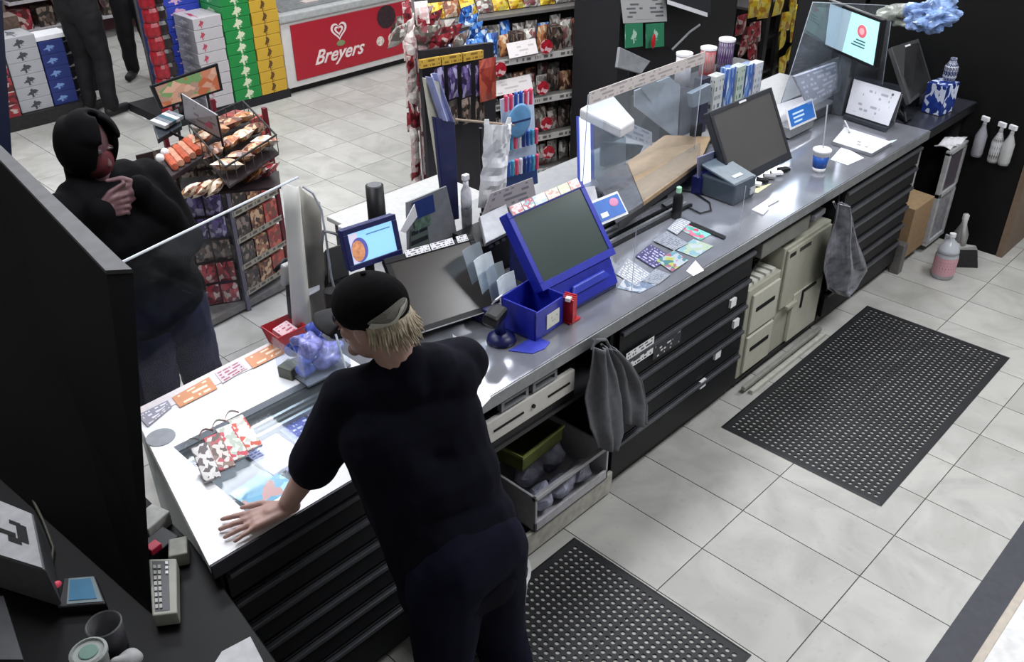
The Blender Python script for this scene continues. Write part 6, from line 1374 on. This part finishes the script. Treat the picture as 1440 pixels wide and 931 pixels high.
def logo_carton(name, base, ink, cx=.5, w_=.12, h_=.55, side=None):
    if name in MATS: return MATS[name]
    m = bpy.data.materials.new(name); MATS[name] = m; m.use_nodes = True; nt = m.node_tree; N = nt.nodes.new; L = nt.links.new
    b = nt.nodes['Principled BSDF']; b.inputs['Roughness'].default_value = .5
    uv = N('ShaderNodeTexCoord'); mp = N('ShaderNodeMapping'); mp.inputs['Location'].default_value = (-cx / w_, -.5 / h_, 0); mp.inputs['Scale'].default_value = (1 / w_, 1 / h_, 0)
    L(uv.outputs['UV'], mp.inputs['Vector']); nz = N('ShaderNodeTexNoise'); nz.inputs['Scale'].default_value = 2.2; L(mp.outputs[0], nz.inputs['Vector'])
    ln = N('ShaderNodeVectorMath'); ln.operation = 'LENGTH'; L(mp.outputs[0], ln.inputs[0])
    s = N('ShaderNodeMath'); s.operation = 'MULTIPLY_ADD'; s.inputs[1].default_value = 1.6; L(nz.outputs['Fac'], s.inputs[0]); L(ln.outputs['Value'], s.inputs[2])
    lt = N('ShaderNodeMath'); lt.operation = 'LESS_THAN'; lt.inputs[1].default_value = 1.25; L(s.outputs[0], lt.inputs[0])
    mx = N('ShaderNodeMix'); mx.data_type = 'RGBA'; L(lt.outputs[0], mx.inputs['Factor']); mx.inputs['A'].default_value = lin(base); mx.inputs['B'].default_value = lin(ink)
    L(mx.outputs['Result'], b.inputs['Base Color']); return m
YC = logo_carton('carton_yellow_front', '#c39c30', '#5a3c18', .48, .16, .9); YS = mat('carton_yellow_side', '#a8862c', .5)
GC = logo_carton('carton_green_front', '#12803a', '#d0d4b8', .55, .30, .8); GS = logo_carton('carton_green_side', '#2a8a48', '#a8c8a8', .5, .4, .5)
WC = logo_carton('carton_white_front', '#b4b0b4', '#a83c50', .28, .16, .6); WS = logo_carton('carton_white_side', '#8d8c92', '#c4c2c6', .5, .4, .4)
BC = logo_carton('carton_blue_front', '#2438a0', '#c49ab8', .5, .3, .6); BS = mat('carton_blue_side', '#3a4478', .5)
carton_stack(2.20, 2.48, 6.12, 6.5, .077, 9, .105, YC, YS, 'yellow')
carton_stack(1.92, 2.195, 6.12, 6.5, .077, 9, .104, GC, GS, 'green')
carton_stack(1.64, 1.915, 6.12, 6.45, .077, 8, .098, WC, WS, 'white')
carton_stack(1.50, 1.915, 6.46, 6.8, .077, 10, .104, BC, BS, 'blue')
COLA = mat('bottle_red', '#8c1a26', .25, var=.25); COLD = mat('bottle_dark', '#1e1216', .2, var=.3)
for k in range(9):
    for j in range(2):
        c = Vector((1.33 + .01 * (k % 2) + j * .0, 6.22 + j * .14, .077 + k * .115))
        if j == 0: mb = MB().lathe([(.06, 0), (.066, .02), (.066, .08), (.055, .11)], c, 12); m = COLA; n_ = 'red'
        else: mb = MB().lathe([(.06, 0), (.066, .02), (.066, .08), (.055, .11)], c + Vector((.08, -.12, 0)), 12); m = COLD; n_ = 'dark'
        single('bottle_pack', mb, m, '%s drink bottle pack, %s from the bottom of the column left of the white cartons' % (n_, ORD[k]), 'bottles', '%s bottle packs left of the cartons' % n_)
# ---- low poster on a stand, chrome post
t = thing('poster_sign', 'black framed poster of food on a low stand before the cartons', 'sign', tuple(Zp(262, 170, 0)))
q = [Yp(228, 152, 4.9), Yp(311, 126, 4.9), Yp(304, 92, 4.9), Yp(215, 122, 4.9)]
n = (q[1] - q[0]).cross(q[3] - q[0]).normalized(); part('frame', MB().slab([in_q(q, a, b) for a, b in ((-.03, -.05), (1.03, -.05), (1.03, 1.05), (-.03, 1.05))], .02), BLACK, t)
part('poster', MB().slab([in_q(q, a, b, .003) for a, b in ((.02, .04), (.98, .04), (.98, .96), (.02, .96))], .001), pack_mat('poster_food', ['#b4745a', '#c49a84', '#a85c3c', '#9a7c6c', '#b88a74', '#6a8a58'], 2.2, stretch=(2, 1, 1), rnd=False), t)
part('leg', MB().rod((q[0].x + .1, 4.93, 0), (q[0].x + .1, 4.93, q[0].z + .05), .012), BLACK, t); part('leg', MB().rod((q[1].x - .1, 4.93, 0), (q[1].x - .1, 4.93, q[1].z + .05), .012), BLACK, t)
t = thing('chrome_post', 'slim grey upright post left of the red bottle column', 'post', tuple(Zp(222, 150, 0)))
b0 = Zp(222, 148, 0); part('post', MB().rod(b0, Vector((b0.x, b0.y, 1.75)), .016), mat('post_chrome', '#6f6d70', .3, metal=.5), t); part('foot', MB().lathe([(.10, 0), (.10, .012)], b0, 20), mat('post_foot', '#3a3a3c', .5), t)
single('floor_paper', MB().slab([Zp(*k, .002) for k in ((190, 158), (205, 168), (213, 160), (205, 150))], .001), PAPER, 'white paper lying on the floor near the post', 'paper')
# ---- stacks at the upper left
def stack2(x0, x1, y0, n, h, m, nm, lb, z0=.12, d=.3, cat='box'):
    for k in range(n):
        single(nm, MB().box((x0 + .003, y0, z0 + k * h + .001), (x1 - .003, y0 + d, z0 + (k + 1) * h - .001)), m, '%s, %s from the bottom, upper left display' % (lb, ORD[k]), cat, lb + 's at the upper left', bev=.003)
R.seed(61)
stack2(.42, .70, 7.1, 6, .105, logo_carton('case_white_front', '#9fa0a6', '#3a3c44', .5, .3, .6), 'drink_case', 'pale printed case')
stack2(.705, .92, 7.1, 5, .11, logo_carton('case_blue_front', '#1c2c6c', '#6f8fc4', .4, .4, .4), 'drink_case', 'deep blue case')
stack2(.95, 1.20, 7.25, 5, .11, logo_carton('case_black_front', '#14141c', '#9a9a98', .4, .5, .5), 'drink_case', 'black and grey case')
stack2(.10, .40, 7.05, 6, .11, BAGC['red'], 'drink_case', 'red and violet case', d=.25)
single('dark_plinth', MB().box((.0, 7.05, 0), (1.0, 7.9, .118)), mat('base_dark', '#1c191a', .6, var=.4), 'dark low plinth under the upper left cases', 'plinth')
single('top_card', MB().box((.70, 7.12, .675), (.98, 7.34, .71)), PAPER, 'bright white box lid on top of the deep blue cases', 'box')
for k in range(8):
    x = .1 + .16 * (k % 4); y = 7.45 + .25 * (k // 4); z = .78 + .1 * (k // 4)
    single('shelf_pack', MB().box((x, y, .12), (x + .14, y + .2, z + .06 * (k % 2))), [mat('pack_tan', '#8f8468', .6, var=.3), mat('pack_rose', '#8a4a50', .6, var=.4), mat('pack_olive', '#9a9668', .6, var=.2), mat('pack_brown', '#5c4a40', .6, var=.4)][k % 4], '%s pack, %s of the mixed packs behind the pale cases' % (['tan', 'rose', 'olive', 'brown'][k % 4], ORD[k]), 'pack', 'mixed packs at the upper left')
t = thing('wall_shelf', 'far white rimmed shelf with dark red goods at the top left', 'shelving', (1.9, 9.6, 0))
for z in (.25, .55, .85): part('shelf', MB().box((1.3, 9.4, z - .03), (3.0, 9.8, z)), mat('far_shelf', '#a8a4a8', .5), t)
part('back', MB().box((1.3, 9.8, 0), (3.0, 9.84, 1.5)), mat('far_back', '#5a3038', .6), t)
for k in range(14):
    single('far_pack', MB().box((1.33 + .12 * (k % 7) * 2, 9.42, .252 + .3 * (k // 7)), (1.33 + .12 * (k % 7) * 2 + .17, 9.6, .252 + .3 * (k // 7) + .2)), [BAGC['red'], BAGC['dark'], BAGC['white']][k % 3], '%s pack, %s along the %s far shelf' % (['red', 'dark', 'silvery'][k % 3], ORD[k % 7], ['lower', 'middle'][k // 7]), 'pack', 'packs on the far shelf')
# dark blue edge at far left (frame edge)
single('blue_banner', MB().slab([Yp(-5, 215, 2.6), Yp(17, 222, 2.6), Yp(3, 0, 2.6), Yp(-20, 0, 2.6)], .03), mat('banner_navy', '#141a30', .4), 'narrow dark navy banner at the left edge of the photo', 'banner')
# ---- snack rack between the shield and the tall cabinet
t = thing('snack_rack', 'black wire rack of yellow and red snack bags beyond the far station', 'rack', tuple(Yp(1080, 100, 2.9)))
def SR(x, y, Y=3.0): return Yp(x, y, Y)
x0, x1 = SR(1030, 60).x, SR(1175, 60).x + .5
part('back_panel', MB().box((x0, 3.2, 0), (x1, 3.24, 2.0)), mat('rack_black', '#17141a', .6), t)
for k, z in enumerate((SR(1080, 130).z, SR(1080, 85).z, SR(1080, 40).z, SR(1080, -5).z)): part('shelf', MB().box((x0, 2.85, z - .02), (x1, 3.2, z)), mat('rack_shelf', '#2a262a', .5), t)
for xx in (1068, 1050): part('upright', MB().box((SR(xx, 80).x - .03, 2.83, 0), (SR(xx, 80).x + .03, 2.87, 1.9)), BLACK, t)
R.seed(71); kk = 0
for (x, y, c_) in ((1042, 35, 'red'), (1052, 50, 'red'), (1045, 68, 'red'), (1058, 75, 'red'), (1062, 45, 'red'), (1075, 12, 'yellow'), (1095, 8, 'yellow'), (1115, 5, 'yellow'), (1060, 10, 'yellow'), (1105, 30, 'yellow'), (1118, 45, 'yellow'), (1100, 55, 'yellow'), (1110, 75, 'yellow'), (1100, 92, 'yellow'), (1120, 20, 'yellow'),
                   (1135, 40, 'red'), (1150, 55, 'red'), (1135, 60, 'red'), (1150, 25, 'red'), (1160, 45, 'red'), (1140, 85, 'dark'), (1160, 80, 'dark')):
    single('crisp_bag', pillow(SR(x, y, 2.78 - .0), .13, .17, .06, R.uniform(-.3, .3), R.uniform(-.2, .2)), BAGC[c_], '%s snack bag, %s counted through the black wire rack' % (c_, (ORD + ['twenty-first', 'twenty-second'])[kk]), 'snacks', 'bags in the black wire rack'); kk += 1
# black column with signs
t = thing('sign_column', 'black column wearing a white notice and two green cards', 'column', tuple(Yp(930, 90, 2.45)))
a, b = Yp(866, 90, 2.5), Yp(1030, 60, 2.5)
part('column_body', MB().box((a.x + .02, 2.5, 0), (b.x, 2.9, 2.4)), mat('column_black', '#131317', .5), t)
part('notice', MB().slab([Yp(878, 33, 2.45), Yp(938, 30, 2.45), Yp(936, -20, 2.45), Yp(872, -20, 2.45)], .01), print_mat('notice_white', '#a8a8a8', '#606064', 9, 3, .5, .08), t)
for k, (x0_, x1_) in enumerate(((880, 904), (909, 934))):
    part('green_card', MB().slab([Yp(x0_, 68, 2.45), Yp(x1_, 65, 2.45), Yp(x1_, 32, 2.45), Yp(x0_, 34, 2.45)], .008), logo_carton('card_green2', '#2c7a58', '#a8c4b4', .5, .3, .5), t)
part('dark_board', MB().slab([Yp(940, 2, 2.4), Yp(1000, 22, 2.4), Yp(1000, -40, 2.4), Yp(935, -60, 2.4)], .02), mat('board_charcoal', '#26282c', .5), t)
part('board_edge', MB().slab([Yp(940, 6, 2.39), Yp(995, 24, 2.39), Yp(995, 18, 2.39), Yp(940, 0, 2.39)], .01), WHITE, t)
part('red_figure', MB().ball(Yp(919, 58, 2.42), (.02, .01, .05)), RED, t)
t = thing('hanging_tags', 'strip of pale clips dangling beside the green cards', 'clip strip', tuple(Yp(945, 60, 2.3)))
part('strip', MB().tube([Yp(984, 35, 2.35), Yp(970, 45, 2.35), Yp(955, 60, 2.35), Yp(945, 70, 2.35)], .008, 6), mat('strip_grey', '#77787c', .4), t)
part('bracket', MB().rod(Yp(945, 70, 2.35), Yp(945, 70, 2.52), .006), BLACK, t)

# ---- display rack with baskets on the customer side
t = thing('snack_stand', 'black wire stand with sloping baskets on a grey floor base', 'stand', tuple(Zp(335, 430, 0)))
BWM = mat('stand_dark_metal', '#2a2024', .5)
def K(x, y, Y): return Yp(x, y, Y)
# right hand tower: frame in the room
P0 = Zp(350, 438, 0); P0 = Vector((.06, 2.98, 0)); e1 = Vector((.36, .10, 0)); e2 = Vector((-.12, .34, 0))
tower_h = 1.10
cr = [P0, P0 + e1, P0 + e1 + e2, P0 + e2]
for k, c in enumerate(cr): part('post', MB().box((c.x - .012, c.y - .012, 0), (c.x + .012, c.y + .012, tower_h)), mat('post_violet', '#5c5866', .4) if k == 0 else mat('post_maroon', '#5a1420', .4), t)
part('base', MB().prism([(c.x * 1.0, c.y) for c in (P0 + Vector((-.38, -.05, 0)), P0 + e1 + Vector((.04, -.05, 0)), P0 + e1 + e2, P0 + e2 + Vector((-.38, .02, 0)))], .02, .06), mat('base_grey', '#6e6a68', .6, var=.2), t)
R.seed(81)
for i in range(6):
    z = .12 + i * .165
    part('shelf', MB().prism([(c.x, c.y) for c in cr], z - .012, z), BWM, t)
    part('price_strip', MB().slab([P0 + Vector((0, -.014, z - .02)), P0 + e1 + Vector((0, -.014, z - .02)), P0 + e1 + Vector((0, -.014, z + .012)), P0 + Vector((0, -.014, z + .012))], .003), print_mat('strip_tan', '#8a8478', '#4a4440', 1, 10, .5, 0), t)
    for k in range(3):
        c = P0 + e1 * (.2 + .3 * k) + e2 * .25 + Vector((0, 0, z + .065))
        m = [BAGC['dark'], BAGC['brown'], pack_mat('box_rust', ['#9a3c34', '#7c2c2c', '#b05848', '#6a4038'], 2.4)][(k + (k == 2)) % 3] if k < 2 else pack_mat('box_rust', ['#9a3c34', '#7c2c2c', '#b05848', '#6a4038'], 2.4)
        single('snack_box', MB().cbox(c, (.105, .20, .12), math.atan2(e1.y, e1.x)), m, '%s snack box, %s shelf from the bottom of the wire stand' % (['dark left', 'brown middle', 'rust red right'][k], ORD[i]), 'box', 'snack boxes in the wire stand', bev=.003)
# left face: hanging packets falling toward the floor
cc = ['dark', 'dark', 'brown', 'purple', 'blue', 'grey', 'red', 'red']
for j in range(7):
    for k in range(3):
        p = P0 + Vector((-.10 - .085 * k, -.02 + .05 * k, .98 - .135 * j)); p.x += -.0
        kind = ['dark', 'dark', 'purple', 'purple', 'dark', 'red', 'red'][j]
        single('packet', pillow(p, .09, .13, .04, -.5 + .1 * k, .15, n=4), BAGC[kind], '%s packet, %s row from the top, %s column left of the stand post' % (kind, ORD[j], ORD[k]), 'packet', 'packets on the left face of the wire stand')
part('left_panel', MB().slab([P0 + Vector((-.36, .20, .06)), P0 + Vector((-.02, .03, .06)), P0 + Vector((-.02, .03, 1.05)), P0 + Vector((-.36, .20, 1.0))], .01), mat('panel_maroon', '#2c1a1c', .6), t)
# top tray heaped with buns
tz = 1.12
trq = [Zp(322, 262, tz), Zp(392, 215, tz), Zp(345, 165, tz), Zp(270, 200, tz)]
tb = thing('wire_basket', 'wide wire basket on top of the stand heaped with pale packets', 'basket', tuple(sum(trq, Vector()) / 4))
part('tray', MB().slab(trq, .01), BWM, tb)
for i in range(4):
    part('top_wire', MB().rod(trq[i] + Vector((0, 0, .09)), trq[(i + 1) % 4] + Vector((0, 0, .09)), .005), BLACK, tb)
    for k in range(6):
        p = trq[i].lerp(trq[(i + 1) % 4], k / 6); part('upright_wire', MB().rod(p, p + Vector((0, 0, .09)), .0022, 5), mat('wire_grey', '#4e4c4a', .4, metal=.4), tb)
R.seed(91); WH = pack_mat('bun_pack', ['#c8b49c', '#e0d0bc', '#a8805c', '#8a4a38', '#d8c8b8'], 2.6)
for k in range(12):
    u_, v_ = (k % 4 + .5) / 4, (k // 4 + .5) / 3; p = trq[0].lerp(trq[1], u_).lerp(trq[3].lerp(trq[2], u_), v_) + Vector((0, 0, .045))
    single('bun_packet', pillow(p, .13, .10, .06, R.uniform(-1, 1), 1.2, n=5), [WH, BAGC['brown'], BAGC['orange']][k % 3] if k not in (0,) else WH, '%s packet, %s in the basket on top of the wire stand' % (['cream', 'brown', 'orange'][k % 3], ORD[k]), 'packet', 'packets in the top basket')
# front row of bright packets at the edge below the basket
for k in range(7):
    p = Zp(268 + 18 * k, 258 - 3 * k + (10 if k < 3 else 0), 1.06); kind = ['white', 'white', 'white', 'white', 'orange', 'orange', 'red'][k]
    single('bun_packet', pillow(p, .12, .10, .05, .4 + .2 * (k % 3), .9), BAGC[kind] if k > 3 else WH, '%s packet, %s from the left along the stand edge below the basket' % ({'white': 'cream', 'orange': 'orange', 'red': 'red'}[kind], ORD[k]), 'packet', 'packets along the edge of the stand')
part('edge_shelf', MB().slab([Zp(255, 275, 1.02), Zp(395, 262, 1.02), Zp(392, 240, 1.02), Zp(255, 250, 1.02)], .012), BWM, t)
# flat tray of orange rolls
t = thing('roll_tray', 'shallow black tray of orange wrapped rolls hanging left of the basket', 'tray', tuple(Zp(265, 225, 1.15)))
tq = [Zp(238, 250, 1.12), Zp(298, 212, 1.12), Zp(272, 192, 1.14), Zp(222, 226, 1.14)]
part('tray_body', MB().slab(tq, .03), BWM, t, bev=.004)
part('arm', MB().rod((tq[0] + tq[1]) / 2 + Vector((0, 0, -.03)), P0 + e2 * .5 + Vector((0, 0, 1.0)), .008), BLACK, t)
for k in range(6):
    u_ = .18 + .14 * k; a = tq[0].lerp(tq[1], u_) + Vector((0, 0, .018)); b = tq[3].lerp(tq[2], u_) + Vector((0, 0, .018))
    single('wrapped_roll', MB().rod(a.lerp(b, .12), a.lerp(b, .9), .017, 10), [mat('roll_orange', '#b4563c', .35, var=.3), mat('roll_peach', '#c89078', .35, var=.3)][k % 2], '%s wrapped roll, %s from the left in the shallow tray' % (['orange', 'peach'][k % 2], ORD[k]), 'roll', 'rolls in the shallow tray')
for k in range(2): single('white_puck', MB().ball(Zp(232 - 7 * k, 214 + 8 * k, 1.17), .02), WHITE, ['upper', 'lower'][k] + ' small white round pack at the end of the roll tray', 'pack')
t = thing('glasses_tray', 'small dark tray of shiny packets reaching out left of the signs', 'tray', tuple(Zp(238, 178, 1.25)))
gq = [Zp(222, 196, 1.2), Zp(256, 176, 1.2), Zp(250, 152, 1.22), Zp(215, 172, 1.22)]
part('tray_body', MB().slab(gq, .025), mat('tray_blue_black', '#20262e', .4), t, bev=.003); part('arm', MB().rod((gq[0] + gq[1]) / 2, trq[3], .007), BLACK, t)
for k in range(5):
    p = gq[0].lerp(gq[1], .2 + .15 * k).lerp(gq[3].lerp(gq[2], .2 + .15 * k), .5) + Vector((0, 0, .02)); single('shiny_packet', MB().cbox(p, (.03, .09, .02), .4, .2), [mat('shine_white', '#b8bcc0', .2), mat('shine_grey', '#6c7076', .2, var=.4), mat('shine_teal', '#3a5460', .25)][k % 3], '%s shiny packet, %s from the left in the small dark tray' % (['white', 'grey', 'teal'][k % 3], ORD[k]), 'packet', 'shiny packets in the small tray', bev=.003)
t = thing('stand_sign', 'grey printed sign card rising from the top basket', 'sign', tuple(Zp(283, 190, 1.15)))
sq_ = [Zp(260, 168, 1.22), Zp(312, 196, 1.22), Zp(305, 162, 1.36), Zp(255, 132, 1.36)]
part('card', MB().slab(sq_, .006), print_mat('sign_grey', '#8f8e94', '#6a5860', 5, 6, .45, .1), t); n = (sq_[1] - sq_[0]).cross(sq_[3] - sq_[0]).normalized()
part('red_mark', MB().slab([in_q(sq_, a, b, .003) for a, b in ((.6, .25), (.8, .25), (.8, .5), (.6, .5))], .001), mat('mark_rose', '#a0405c', .5), t)
part('frame_edge', MB().tube([sq_[3], sq_[0], sq_[1], sq_[2]], .005, 6), BLACK, t); part('stem', MB().rod(sq_[1], sq_[1] + Vector((0, 0, -.12)), .006), BLACK, t)
